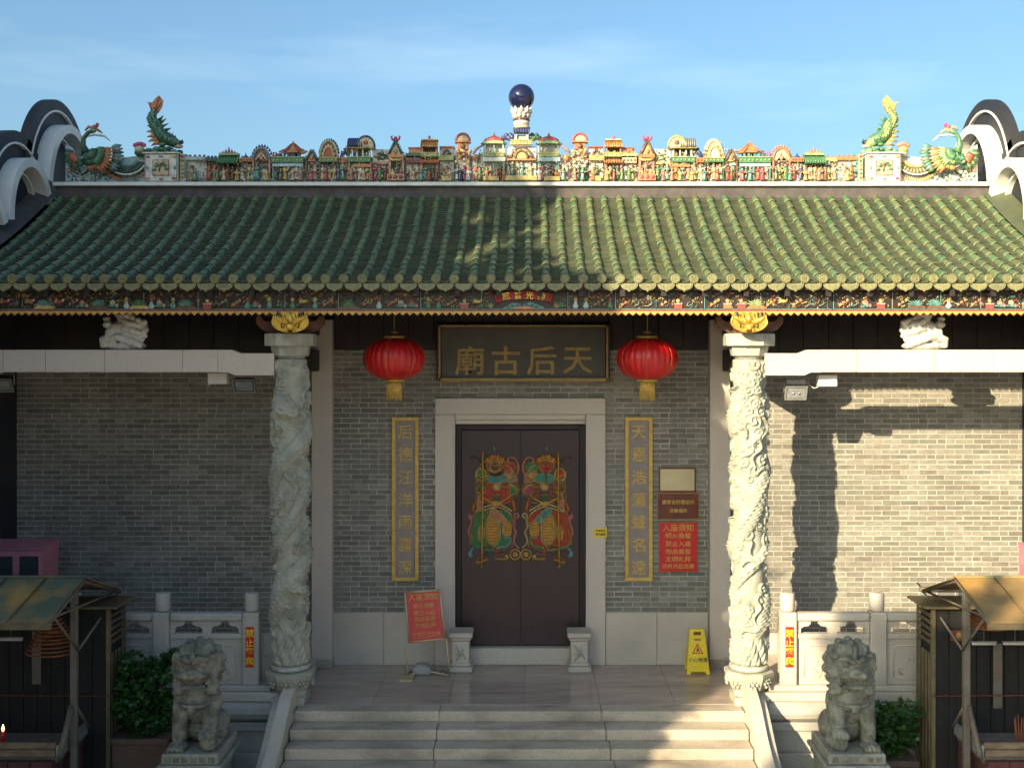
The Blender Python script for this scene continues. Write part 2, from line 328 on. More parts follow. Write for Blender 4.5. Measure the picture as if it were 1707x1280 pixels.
def shift_mesh(me, org, mirror=False):
    n = len(me.vertices); co = np.empty(n * 3, dtype=np.float32); me.vertices.foreach_get('co', co); co = co.reshape(-1, 3)
    if mirror: co[:, 0] *= -1
    co -= np.array(org, dtype=np.float32); me.vertices.foreach_set('co', co.ravel())
    if mirror: me.flip_normals()
    me.update(); return me
# ================================================================== LARGE STRUCTURE
g = MB(); g.add([(-600, -500, -.82), (600, -500, -.82), (600, 700, -.82), (-600, 700, -.82)], [(0, 1, 2, 3)])
obj('ground', g, ground_m, kind='structure')
# porch floor: one core and its polished slabs
fl = thing('porch_floor', 'polished reddish grey stone porch floor before the door', None, (0, -1, 0), kind='structure')
c = MB(); c.b2(-2.70, 2.70, -1.95, .6, -.82, -.03); obj('floor_core', c, granite_step, fl)
xs = [-2.70, -1.75, -.85, .05, .95, 1.85, 2.70]
for i in range(6):
    for (a, b) in ((-1.70, -.85), (-.845, .0)):
        s = MB(); s.b2(xs[i] + .0015, xs[i + 1] - .0015, a, b, -.03, 0.0, bev=.001); obj('floor_slab', s, floor_stone, fl)
# raised side platforms behind the balustrades, in carved courses
for sg in (-1, 1):
    pl = thing('side_platform', 'raised stone side platform with stepped mouldings under the balustrade', None, (sg * 4.7, -1, -.8), kind='structure')
    x0, x1 = 2.70, 7.2
    def slab(n, y0, z0, z1, mat, bev=.006, step=1.35, xa=2.70):
        x = xa; k = 0
        while x < x1 - .05:
            w = min(x1 - x, step * (.85 + .3 * ((k * 37 % 11) / 11))); s = MB(); s.b2(sg * (x + .002), sg * (x + w - .002), y0, .6 if z1 > .1 else -1.0, z0, z1, bev=bev); obj(n, s, mat, pl); x += w; k += 1
    slab('platform_slab', -1.74, .04, .14, granite, .008, 1.6)
    s = MB()   # rounded bolster course
    pf = [(-1.68, .04), (-1.72, .03), (-1.78, -.02), (-1.80, -.09), (-1.78, -.15), (-1.73, -.19), (-1.68, -.20), (-1.2, -.20), (-1.2, .04)]
    s.extx(pf, sg * 2.82, sg * x1); obj('bolster_course', s, granite_grey, pl)
    slab('plinth_course', -1.76, -.30, -.203, granite_grey, .006, 1.5, 2.85)
    slab('plinth_course', -1.72, -.56, -.303, granite_grey, .006, 1.1, 2.9)
    slab('plinth_course', -1.79, -.82, -.563, granite_grey, .006, 1.3, 2.9)
# stone steps
st = thing('stone_steps', 'broad flight of worn granite steps rising to the porch', None, (0, -2.5, -.8), kind='structure')
YS = -1.95
for k in range(7):
    y0 = YS - .27 * k; z1 = -.003 - .125 * k; hw = 2.62
    if z1 < -.8: break
    cuts = [-hw, -.93 - .01 * (k % 3), .955 + .035 * k, hw]
    for i in range(3):
        s = MB(); s.b2(cuts[i] + .003, cuts[i + 1] - .003, y0 - .012, y0 + (.28 if k else .248), z1 - .125, z1, bev=.01)
        obj('step_slab', s, granite_step, st)
# curved side aprons of the stairs
for sg, lab in ((-1, 'curved granite stair apron sweeping down beside the left column'), (1, 'sunlit curved granite stair apron sweeping down beside the right column')):
    ap = thing('stair_apron', lab, 'stair apron', (sg * 2.8, -2.8, -.82), 'stair aprons either side of the steps')
    s = MB(); pts = []
    for i in range(25):
        t = i / 24; y = -1.74 - 1.95 * t
        z = .24 - .95 * t ** 1.15 + .05 * math.sin(t * math.pi * 3.2) * (1 - t * .5)
        pts.append((y, z))
    prof = pts + [(-3.69, -.82), (-1.74, -.82)]
    s.extx(prof, sg * 2.63, sg * 2.77); obj('apron_slab', s, granite, ap)
    s = MB(); pts2 = [(y - .02, z - .10) for y, z in pts] ; s.extx(pts2 + [(-3.8, -.82), (-1.8, -.82)], sg * 2.772, sg * 2.86); obj('apron_moulding', s, granite_grey, ap)
    s = MB(); s.tube([(sg * 2.60, -1.85, .2), (sg * 2.60, -1.85, -.02)], .0, 4) if False else None
    s = MB(); s.disc((sg * 2.70, -3.685, -.62), .13, .05, 18); obj('drum_end', s, granite, ap)

# ---------------------------------------------------------------- brick walls
BL, BH, J, CH = .235, .060, .008, .0682
full_brick = MB(); full_brick.box((0, 0, 0), (BL, .05, BH), bev=.0035); full_brick_me = full_brick.mesh('brick', [brick_m])
def brick_wall(label, x0, x1, z0, z1, holes, prefer, back=.30, loc=None):
    w = thing('brick_wall', label, 'wall', ((x0 + x1) / 2, 0, z0))
    def solid(mb, y0, y1):
        zs = sorted({z0, z1, *[h[2] for h in holes], *[h[3] for h in holes]}); zs = [z for z in zs if z0 <= z <= z1]
        for a, b in zip(zs, zs[1:]):
            hs = sorted([(h[0], h[1]) for h in holes if h[2] < (a + b) / 2 < h[3]]); x = x0
            for h in hs:
                if h[0] > x + 1e-4: mb.b2(x, h[0], y0, y1, a, b)
                x = max(x, h[1])
            if x < x1 - 1e-4: mb.b2(x, x1, y0, y1, a, b)
    mc = MB(); solid(mc, .003, back); obj('mortar_bed', mc, mortar, w)
    cand = []; rest = MB(); rng = random.Random(int(x0 * 10) + 5); row = 0; z = z0 + .004
    while z + BH < z1 + .02:
        zt = min(z + BH, z1 - .002); off = (BL + J) * (.5 if row % 2 else 0) + rng.uniform(-.015, .015)
        segs = [(x0, x1)]
        for h in holes:
            if h[2] < zt and h[3] > z:
                ns = []
                for a, b in segs:
                    if h[1] <= a or h[0] >= b: ns.append((a, b)); continue
                    if h[0] > a: ns.append((a, h[0]))
                    if h[1] < b: ns.append((h[1], b))
                segs = ns
        for a, b in segs:
            x = a - off
            while x < b:
                xa, xb = max(x + J / 2, a + .002), min(x + BL + J / 2, b - .002)
                if rng.random() < .09 and xb - xa > .2:   # a header pair here and there
                    xm = (xa + xb) / 2; parts = [(xa, xm - J / 2), (xm + J / 2, xb)]
                else: parts = [(xa, xb)]
                for p, q in parts:
                    if q - p < .02: continue
                    pr = rng.uniform(-.0035, .0025); cx, cz = (p + q) / 2, (z + zt) / 2
                    if abs(q - p - BL) < .002 and zt - z > BH - .002: cand.append((prefer(cx, cz), cx, pr, cz))
                    else: rest.box((cx, .025 + pr, cz), (q - p, .05, zt - z), bev=.0035)
                x += BL + J
        z += CH; row += 1
    cand.sort()
    for i, (_, cx, pr, cz) in enumerate(cand):
        if i < 298: inst('brick', full_brick_me, (cx, .025 + pr, cz), w)
        else: rest.box((cx, .025 + pr, cz), (BL, .05, BH), bev=.0035)
    o = obj('brickwork', rest, brick_m, w); o['kind'] = 'stuff'
    return w
brick_wall('dim grey brick wall of the left side bay behind the balustrade', -6.75, -2.78, .42, 4.05, [], lambda x, z: abs(x + 4.3) + abs(z - 1.9) * 1.3)
brick_wall('grey brick wall around the dark double door, between the two dragon columns', -2.52, 2.50, .70, 4.25, [(-1.15, 1.13, .5, 3.565)], lambda x, z: abs(abs(x) - 1.9) + abs(z - 2.0) * .8)
brick_wall('sunlit grey brick wall of the right side bay, crossed by column and beam shadows', 2.76, 6.75, .42, 4.05, [], lambda x, z: abs(x - 4.3) + abs(z - 2.0) * 1.3)
# granite dado under the brick
for a, b, lab, z0, z1 in ((-2.52, -1.15, 'pale granite dado of slabs left of the door', 0.0, .70), (1.13, 2.50, 'pale granite dado of slabs right of the door', 0.0, .70),
                  (-6.75, -2.78, 'granite skirting under the left bay brick wall', .14, .42), (2.76, 6.75, 'granite skirting under the right bay brick wall', .14, .42)):
    d = thing('stone_dado', lab, 'stone dado', ((a + b) / 2, 0, z0), 'stone dados under the brick walls')
    n = max(2, int((b - a) / .62)); w = (b - a) / n
    for i in range(n):
        s = MB(); s.b2(a + i * w + .002, a + (i + 1) * w - .002, -.018, .30, z0, z1 - .002, bev=.004); obj('dado_slab', s, granite, d)
# pilasters
for sg, lab in ((-1, 'shaded granite pilaster behind the left dragon column'), (1, 'granite pilaster behind the right dragon column, lit by a patch of sun')):
    pr = thing('stone_pilaster', lab, 'pilaster', (sg * 2.64, -.06, 0), 'granite pilasters')
    s = MB(); s.b2(sg * 2.505, sg * 2.775, -.14, .3, .10, 4.6, bev=.006); obj('shaft', s, granite_beam, pr)
    s = MB(); s.b2(sg * 2.49, sg * 2.79, -.17, .3, 0.0, .10, bev=.006); obj('foot', s, granite_step, pr)
# near-black boards paint the deep eave shade above the brick
db = thing('shade_panel', 'near-black boards standing in for deep shade above the brick under the roof', 'shade panel', (0, .05, 4.05))
for a, b, z0 in ((-6.75, -2.78, 4.00), (-2.50, 2.50, 4.20), (2.78, 6.75, 4.00)):
    n = int((b - a) / .33)
    for i in range(n):
        w = (b - a) / n; s = MB(); s.b2(a + i * w + .003, a + (i + 1) * w - .003, -.024, .03, z0, 5.80, bev=.003); obj('board', s, dark_wood_h, db)
s = MB(); s.b2(-6.9, 6.9, .035, .3, 4.30, 5.85); obj('backing', s, dark_wood_h, db)

# ---------------------------------------------------------------- roof
def roof_pt(t, lift=0.0, x=0.0):
    y = -2.2 + 2.85 * t; z = 5.0 + 1.37 * (.70 * t + .30 * t * t)
    dz = 1.37 * (.70 + .60 * t) / 2.85; n = Vector((0, -dz, 1)).normalized()
    return Vector((x, y, z)) + n * lift
SP = .21
rows = [i * SP + .10 for i in range(-31, 31)]
roof = thing('tiled_roof', 'green glazed tile roof with rolled ridges and scalloped eave tiles', 'roof', (0, -.8, 5.0))
s = MB(); N = 16
top = [roof_pt(i / N, -.07) for i in range(N + 1)]; bot = [roof_pt(i / N, -.13) for i in range(N + 1)]
s.extx([(p.y, p.z) for p in top] + [(p.y, p.z) for p in bot[::-1]], -6.62, 6.52); obj('roof_deck', s, dark_wood_h, roof)
s = MB(); s.extx([(.64, 6.28), (1.1, 6.28), (5.2, 4.6), (5.2, 4.4), (.62, 6.1)], -6.8, 6.7); obj('rear_slope', s, tile_dark, roof)
for i in range(28):   # rafters under the eave
    x = -6.4 + i * .472; s = MB(); s.extx([(p.y, p.z) for p in bot[:14]] + [(p.y, p.z - .07) for p in bot[:14][::-1]], x, x + .06); obj('rafter', s, dark_wood_h, roof)
# cover tiles (half barrels)
NC = 15
def barrel(tm, mb, x, t0, t1, r0=.050, r1=.045, jit=0, mi=0):
    n = 7; vs = []; lz = abs(jit) * .9
    for t, r, l in ((t0, r0, lz), (t0 + .004, r0 + .001, lz), (t1 + .006, r1, -.004)):
        p = roof_pt(t, l, x + jit); q = roof_pt(t + .01, l, x); tn = (q - roof_pt(t, l, x)).normalized(); nn = Vector((0, -tn.z, tn.y))
        for j in range(n + 1):
            a = math.pi * j / n; vs.append(tuple(p + Vector((1, 0, 0)) * math.cos(a) * r + nn * math.sin(a) * r * 1.15 - nn * .035))
    fs = [(i * (n + 1) + j, (i + 1) * (n + 1) + j, (i + 1) * (n + 1) + j + 1, i * (n + 1) + j + 1) for i in range(2) for j in range(n)]
    fs.append(tuple(range(n + 1)))
    mb.add(vs, fs, mi, True)
rest = MB(); count = 0; rng = random.Random(3)
order = [(k, x) for k in range(NC) for x in rows]
lime = MB()
for k, x in order:
    t0, t1 = k / NC, (k + 1) / NC; jit = rng.uniform(-.006, .006)
    if count < 298 and abs(x) < 6.3: s = MB(); barrel(None, s, x, t0, t1, jit=jit); obj('cover_tile', s, tile_green, roof); count += 1
    else: barrel(None, rest, x, t0, t1, jit=jit)
    if k:
        n = 7; vs = []
        for t in (t0 - .007, t0 + .007):
            p = roof_pt(t, 0, x + jit); nn = (roof_pt(t, 1, 0) - roof_pt(t, 0, 0))
            for j in range(n + 1):
                a = math.pi * j / n; vs.append(tuple(p + Vector((math.cos(a) * .0532, 0, 0)) + nn * (math.sin(a) * .0525 * 1.15 - .035)))
        lime.add(vs, [(j, n + 1 + j, n + 2 + j, j + 1) for j in range(n)], 0, True)
o = obj('upper_cover_tiles', rest, tile_green, roof); o['kind'] = 'stuff'
o = obj('lime_joints', lime, tile_lime, roof); o['kind'] = 'stuff'
pan = MB(); NP = 42
for x in rows[:-1] + [rows[-1]]:
    xc = x + SP / 2
    for k in range(NP):
        t0, t1 = k / NP, (k + 1.25) / NP; j0 = rng.uniform(-.002, .003); vs = []
        for t, l in ((t0, -.046), (t0, -.024 + j0), (min(t1, 1), -.046)):
            for j in range(5):
                u = (j - 2) / 2; vs.append(tuple(roof_pt(t, l + .020 * u * u, xc + u * .075)))
        pan.add(vs, [(i * 5 + j, i * 5 + j + 1, (i + 1) * 5 + j + 1, (i + 1) * 5 + j) for i in range(2) for j in range(4)], 0)
o = obj('pan_tiles', pan, tile_dark, roof); o['kind'] = 'stuff'
# round end tiles and heart-shaped drip tiles at the eave
ed = MB(); ed.disc((0, 0, 0), .054, .022, 20); ed.lathe((0, 0, 0), [(0, 0)], 3) if False else None
for (r, t) in ((.045, .028), (.0, .0)):
    if r:
        n = 20; vs = []
        for q, y in ((.048, -.024), (.042, -.030), (.036, -.024)):
            for j in range(n): a = 2 * math.pi * j / n; vs.append((q * math.cos(a), y, q * math.sin(a)))
        ed.add(vs, [(i * n + j, i * n + (j + 1) % n, (i + 1) * n + (j + 1) % n, (i + 1) * n + j) for i in range(2) for j in range(n)], 0)
for a in range(5): ed.box((.016 * math.cos(a * 1.257), -.026, .016 * math.sin(a * 1.257)), (.012, .008, .012), bev=.003)
ed_me = ed.mesh('round_end_tile', [tile_end])
dr = MB(); pts = []
for i in range(17):
    a = math.pi * i / 16; x = -.100 * math.cos(a); z = -.012 - .085 * math.sin(a) ** .8 - (.018 if i == 8 else 0)
    pts.append((x, z))
up = [(.100 * math.cos(math.pi * i / 8), .012 - .030 * math.sin(math.pi * i / 8)) for i in range(9)]
dr.ext(pts + up, -.012, 0)
inner = [(p[0] * .82, p[1] * .80 - .010) for p in pts] + [(p[0] * .78, p[1] * .8 - .012) for p in up]
dr.ext(inner, -.018, -.011)
for a in (-1, 0, 1): dr.box((a * .035, -.020, -.045 - (.01 if a == 0 else 0)), (.02, .008, .028), ry=a * .5, bev=.003)
dr_me = dr.mesh('drip_tile', [tile_end])
for x in rows:
    p = roof_pt(0, 0, x); inst('round_end_tile', ed_me, (x, p.y - .005, p.z + .004), roof, (R(-6 + rng.uniform(-3, 3)), rng.uniform(0, 6.2), 0))
    inst('drip_tile', dr_me, (x + SP / 2, p.y + .012 + rng.uniform(-.004, .004), p.z - .035), roof, (R(-10), R(rng.uniform(-2.5, 2.5)), 0))
# verge strips where the roof meets the gables
for sg in (-1, 1):
    s = MB(); n = 18
    xa, xb = (6.42, 6.70) if sg > 0 else (-6.48, -6.74)
    vs = []
    for i in range(n + 1):
        a = roof_pt(i / n, .03, xa); b = roof_pt(i / n, .14, xb); vs += [tuple(a), tuple(b)]
    fs = [(2 * i, 2 * i + 1, 2 * i + 3, 2 * i + 2) if sg < 0 else (2 * i, 2 * i + 2, 2 * i + 3, 2 * i + 1) for i in range(n)]
    s.add(vs, fs, 0, True); obj('verge_fillet', s, tile_dark if sg > 0 else ridge_dark, roof)

# ---------------------------------------------------------------- curved gable walls
def arc_profile():
    """lobed 'water wave' outline in (y, z) from front to rear"""
    P = []
    for i in range(161):
        y = -2.35 + 7.6 * i / 160; z = 5.0
        for (cy, cz, ry, rz), _, _ in lobes():
            u = (y - cy) / ry
            if abs(u) < 1: z = max(z, cz + rz * math.sqrt(1 - u * u))
        P.append((y, z))
    return P
def lobes():
    return [((-1.30, 5.5, .9, .95), 195, 28), ((0.0, 5.95, .9, 1.05), 186, 22), ((1.3, 6.4, 1.05, 1.3), 172, 8), ((2.6, 5.95, .9, 1.05), 158, -6), ((3.9, 5.5, .9, .95), 152, -15)]
for sg, xi, lab in ((-1, -6.74, 'black plastered wave-shaped left gable wall with white arched mouldings, in shade'), (1, 6.70, 'black plastered wave-shaped right gable wall with white arched mouldings, sunlit')):
    gw = thing('gable_wall', lab, 'gable wall', (sg * 6.9, 1, 0), 'wave-shaped gable walls')
    P = arc_profile()
    s = MB(); s.extx([(q[0], q[1] - .05) for q in P] + [(5.25, -.8), (-2.35, -.8)], xi + sg * .001, xi + sg * .12); obj('wall_body', s, gable_dark, gw)
    for (cy, cz, ry, rz), a0, a1 in lobes():
        n = 30; A = [R(a0 + (a1 - a0) * i / n) for i in range(n + 1)]
        def ring(d0, d1, xo, xn, mat, nm):
            s = MB(); vs = []
            for a in A:
                for d, x in ((d0, xo), (d1, xo), (d1, xn), (d0, xn)):
                    vs.append((x, cy + (ry + d) * math.cos(a), cz + (rz + d) * math.sin(a)))
            fs = [(4 * i + j, 4 * i + (j + 1) % 4, 4 * i + 4 + (j + 1) % 4, 4 * i + 4 + j) for i in range(n) for j in range(4)] + [(0, 1, 2, 3), (4 * n + 3, 4 * n + 2, 4 * n + 1, 4 * n)]
            if sg > 0: fs = [f[::-1] for f in fs]
            s.add(vs, fs); 
            for i in range(len(s.sm)): s.sm[i] = False
            obj(nm, s, mat, gw)
        ring(-.03, .12, xi + sg * .10, xi - sg * .03, gable_dark, 'coping')
        ring(-.055, -.03, xi + sg * .05, xi - sg * .045, lime_white, 'white_edge_line')
        ring(-.36, -.24, xi + sg * .1, xi - sg * .22, lime_white, 'arch_moulding')
        ring(-.45, -.42, xi + sg * .1, xi - sg * .07, lime_white, 'arch_moulding')
# ================================================================== RIDGE
def rx(px): return (px - 869.5) / 119.5
def rz_(py): return CZ + (VY - py) / 119.5
rb = thing('roof_ridge', 'dark plastered ridge course with a thin white ledge under the ceramic figures', 'roof ridge', (0, .8, 6.3))
s = MB(); s.b2(-6.48, 6.56, .60, 1.0, 6.25, 6.475, bev=.01); obj('ridge_course', s, ridge_dark, rb)
s = MB(); s.b2(-6.50, 6.60, .54, 1.05, 6.477, 6.53, bev=.008); obj('white_ledge', s, lime_white, rb)
fz = thing('ridge_frieze', 'long ridge of colourful glazed ceramic pavilions and opera figures', 'ridge ornament', (0, .8, 6.53))
Y0 = .62   # front of the frieze
# base strip with white knobs
s = MB(); s.b2(-4.76, 4.76, Y0 + .12, Y0 + .19, 6.531, 6.85); obj('back_wall', s, lime_white, fz)
for q in (-1, 1): s = MB(); s.b2(q * 2.0, q * .02, Y0 + .125, Y0 + .185, 6.851, 6.93); s.b2(q * 3.2, q * 2.004, Y0 + .125, Y0 + .185, 6.851, 6.89); obj('back_wall', s, lime_white, fz)
for i in range(24):
    a = -4.87 + i * .4058; s = MB(); s.b2(a + .002, a + .4038, Y0, Y0 + .3, 6.532, 6.595, GRY, bev=.004)
    for k in range(7): s.sph((a + .03 + k * .058, Y0 - .003, 6.562 + .008 * math.sin(k * 2.3 + i)), (.022, .01, .014), 6, rng.choice([YEL, GRN, SAL, GRY, GRY, TEA]), 4)
    s.sph((a + .2, Y0 - .008, 6.572), (.022, .016, .02), 7, WHI, 5); obj('floral_strip', s, CER, fz)
# figurines: robe, sash, sleeves, head, hat, in several poses and costumes
def figurine(c1, c2, hat, pose):
    s = MB(); h = .215
    s.lathe((0, 0, 0), [(.040, 0), (.043, .01), (.034, .07), (.028, .10), (.036, .14), (.030, .158), (.010, .166)], 8, c1)
    s.lathe((0, 0, 0), [(.030, .094), (.031, .105)], 8, c2)
    s.sph((0, -.002, .182), (.019, .020, .023), 8, FLE, 6)
    s.sph((0, .004, .194), (.021, .021, .017), 8, BLK, 5)
    if hat == 0: s.box((0, 0, .213), (.034, .03, .016), c2, bev=.004)
    elif hat == 1: s.lathe((0, 0, 0), [(.026, .200), (.018, .212), (.002, .226)], 7, YEL)
    elif hat == 2: s.box((-.026, 0, .205), (.02, .006, .012), BLK); s.box((.026, 0, .205), (.02, .006, .012), BLK); s.box((0, 0, .208), (.03, .028, .02), BLK, bev=.004)
    else: s.sph((0, .002, .212), .012, 6, c2, 4)
    L = {0: ((-.05, -.03, .12), (.05, -.03, .12)), 1: ((-.07, -.015, .18), (.045, -.035, .10)), 2: ((-.045, -.035, .09), (.072, -.01, .165)), 3: ((-.02, -.05, .125), (.02, -.05, .125))}[pose]
    for sx, q in ((-1, L[0]), (1, L[1])):
        s.tube([(sx * .028, 0, .15), ((sx * .045 + q[0]) / 2, -.012, (.13 + q[2]) / 2), q], [.013, .014, .017], 6, c1); s.sph((q[0] * 1.06, q[1] * 1.1, q[2]), .009, 5, FLE, 4)
    if pose == 1: s.tube([(-.075, -.02, .06), (-.075, -.02, .23)], .004, 4, BRN)
    s.tube([(-.006, -.036, .10), (-.008, -.043, .03)], [.006, .008], 5, c2)
    return s.mesh('figurine', CER)
FIG = [figurine(*a) for a in ((YEL, RED, 0, 0), (ORA, GRN, 1, 1), (GRN, YEL, 2, 2), (RED, YEL, 3, 3), (BRN, ORA, 2, 1), (TEA, WHI, 0, 3), (WHI, YEL, 1, 0), (CRM, RED, 3, 2), (DGR, CRM, 0, 1), (MAG, YEL, 2, 3), (SAL, TEA, 1, 2), (BLU, CRM, 3, 0), (YEL, GRN, 2, 1), (CRM, ORA, 0, 2))]
def figs(pxs, py=300, y=Y0 - .005, sc=1.0):
    for px in pxs:
        o = inst('figurine', rng.choice(FIG), (rx(px), y + rng.uniform(-.01, .01), rz_(py)), fz, (0, 0, rng.uniform(-.5, .5))); q = sc * rng.uniform(.88, 1.08); o.scale = (q, q, q)
def mirrored(px): return 2 * 869.5 - px
def islands(mb):
    """splits a builder into one builder per separate piece"""
    par = list(range(len(mb.v)))
    def find(a):
        while par[a] != a: par[a] = par[par[a]]; a = par[a]
        return a
    for f in mb.f:
        for q in f[1:]: par[find(q)] = find(f[0])
    out = {}
    for f, m_, sm_ in zip(mb.f, mb.m, mb.sm): out.setdefault(find(f[0]), []).append((f, m_, sm_))
    res = []
    for fs in out.values():
        ids = sorted({i for f, _, _ in fs for i in f}); mp_ = {a: k for k, a in enumerate(ids)}; one = MB(); one.v = [mb.v[i] for i in ids]
        for f, m_, sm_ in fs: one.f.append([mp_[i] for i in f]); one.m.append(m_); one.sm.append(sm_)
        res.append(one)
    return res
class PV:
    """one pavilion: body mesh with its named pieces below it; px measured on the left half, mirrored for the right one"""
    def __init__(s, right, label=None): s.r = right; s.root = None; s.label = label
    def put(s, name, mb):
        if s.r: mb.v = [(-v[0], v[1], v[2]) for v in mb.v]; mb.f = [f[::-1] for f in mb.f]
        if name == 'posts':
            for one in islands(mb): obj('post' if len(one.v) == 8 else 'panel', one, CER, s.root)
            return
        if s.root is None:
            s.root = obj(name, mb, CER, fz); 
            if s.label: s.root['label'] = s.label
        else: obj(name, mb, CER, s.root)
def wallp(s, p0, p1, y0, y1, mi, a=Y0 + .03, b=Y0 + .16, bev=.004): s.b2(rx(p0), rx(p1), a, b, rz_(y1), rz_(y0), mi, bev)
def knobs(s, p0, p1, py, mi, n, r=.02):
    for i in range(n): s.sph((rx(p0 + (p1 - p0) * (i + .5) / n), Y0 + .05, rz_(py) + r * .6), r, 7, mi, 5)
def tiles(s, p0, p1, y0, y1, mi, edge, yf=Y0 - .06, yb=Y0 + .05):
    """small tiled eave: sloping slab, round ribs, scalloped lip"""
    x0, x1, z0, z1 = rx(p0), rx(p1), rz_(y1), rz_(y0); n = max(3, int((x1 - x0) / .032)); w = (x1 - x0) / n
    s.extx([(yf, z0), (yb, z1), (yb + .02, z1), (yb + .02, z0 - .01), (yf, z0 - .012)], x0, x1, mi)
    for i in range(n + 1):
        x = x0 + i * w; s.tube([(x, yf - .002, z0 + .004), (x, (yf + yb) / 2, (z0 + z1) / 2), (x, yb, z1)], .010, 5, mi); s.sph((x, yf - .006, z0 - .002), (.013, .008, .013), 6, edge, 4)
def posts(s, pxs, y0, y1, mi, w=.022, y=Y0 - .02):
    for p in pxs: s.b2(rx(p) - w / 2, rx(p) + w / 2, y - w / 2, y + w / 2, rz_(y1), rz_(y0), mi)
def rail(s, p0, p1, y0, y1, mi, trim=YEL):
    s.b2(rx(p0), rx(p1), Y0 - .05, Y0 + .03, rz_(y1), rz_(y0), mi, .004); s.b2(rx(p0) - .006, rx(p1) + .006, Y0 - .06, Y0 + .03, rz_(y0) - .003, rz_(y0) + .010, trim)
    n = max(2, int((p1 - p0) / 6))
    for i in range(n): s.sph((rx(p0 + (p1 - p0) * (i + .5) / n), Y0 - .052, (rz_(y0) + rz_(y1)) / 2), (.017, .006, .014), 5, trim, 4)
def arch(s, p, y_top, wpx, y_base, mi, rim, t0=Y0 - .01):
    cx, hw = rx(p), wpx / 236.0; zb, zt = rz_(y_base), rz_(y_top); h = zt - zb
    out = [(cx + hw * math.cos(math.pi * i / 14), zb + h * math.sin(math.pi * i / 14)) for i in range(15)]
    s.ext(out, t0, Y0 + .12, mi); s.tube([(q[0], t0 - .004, q[1]) for q in out], .016, 6, rim)
def gablet(s, p, y_top, wpx, y_base, mi, rim, fr=None):
    cx, hw = rx(p), wpx / 236.0; zb, zt = rz_(y_base), rz_(y_top)
    s.ext([(cx - hw, zb), (cx + hw, zb), (cx, zt)], Y0 - .01, Y0 + .12, mi)
    for sg in (-1, 1):
        s.tube([(cx + sg * hw * 1.05, Y0 - .02, zb), (cx, Y0 - .02, zt)], .016, 6, rim)
        for i in range(6):
            u = (i + .5) / 6; s.lathe((cx + sg * (hw * (1 - u) + .018), Y0 + .02, zb + (zt - zb) * u), [(.012, 0), (.001, .035)], 5, rim)
    s.sph((cx, Y0 - .02, zb + (zt - zb) * .33), (.03, .012, .035), 7, SAL, 5)
def scroll_spikes(s, p, y_base, wpx, hpx, mi, n=11):
    cx, hw, zb, h = rx(p), wpx / 236.0, rz_(y_base), hpx / 119.5
    for i in range(n):
        a = math.pi * (i + .5) / n; x, z = cx + hw * math.cos(a), zb + h * math.sin(a)
        s.lathe((x, Y0 + .03, z - .01), [(.022, 0), (.014, .02), (.002, .045)], 5, mi)
LAB = {}
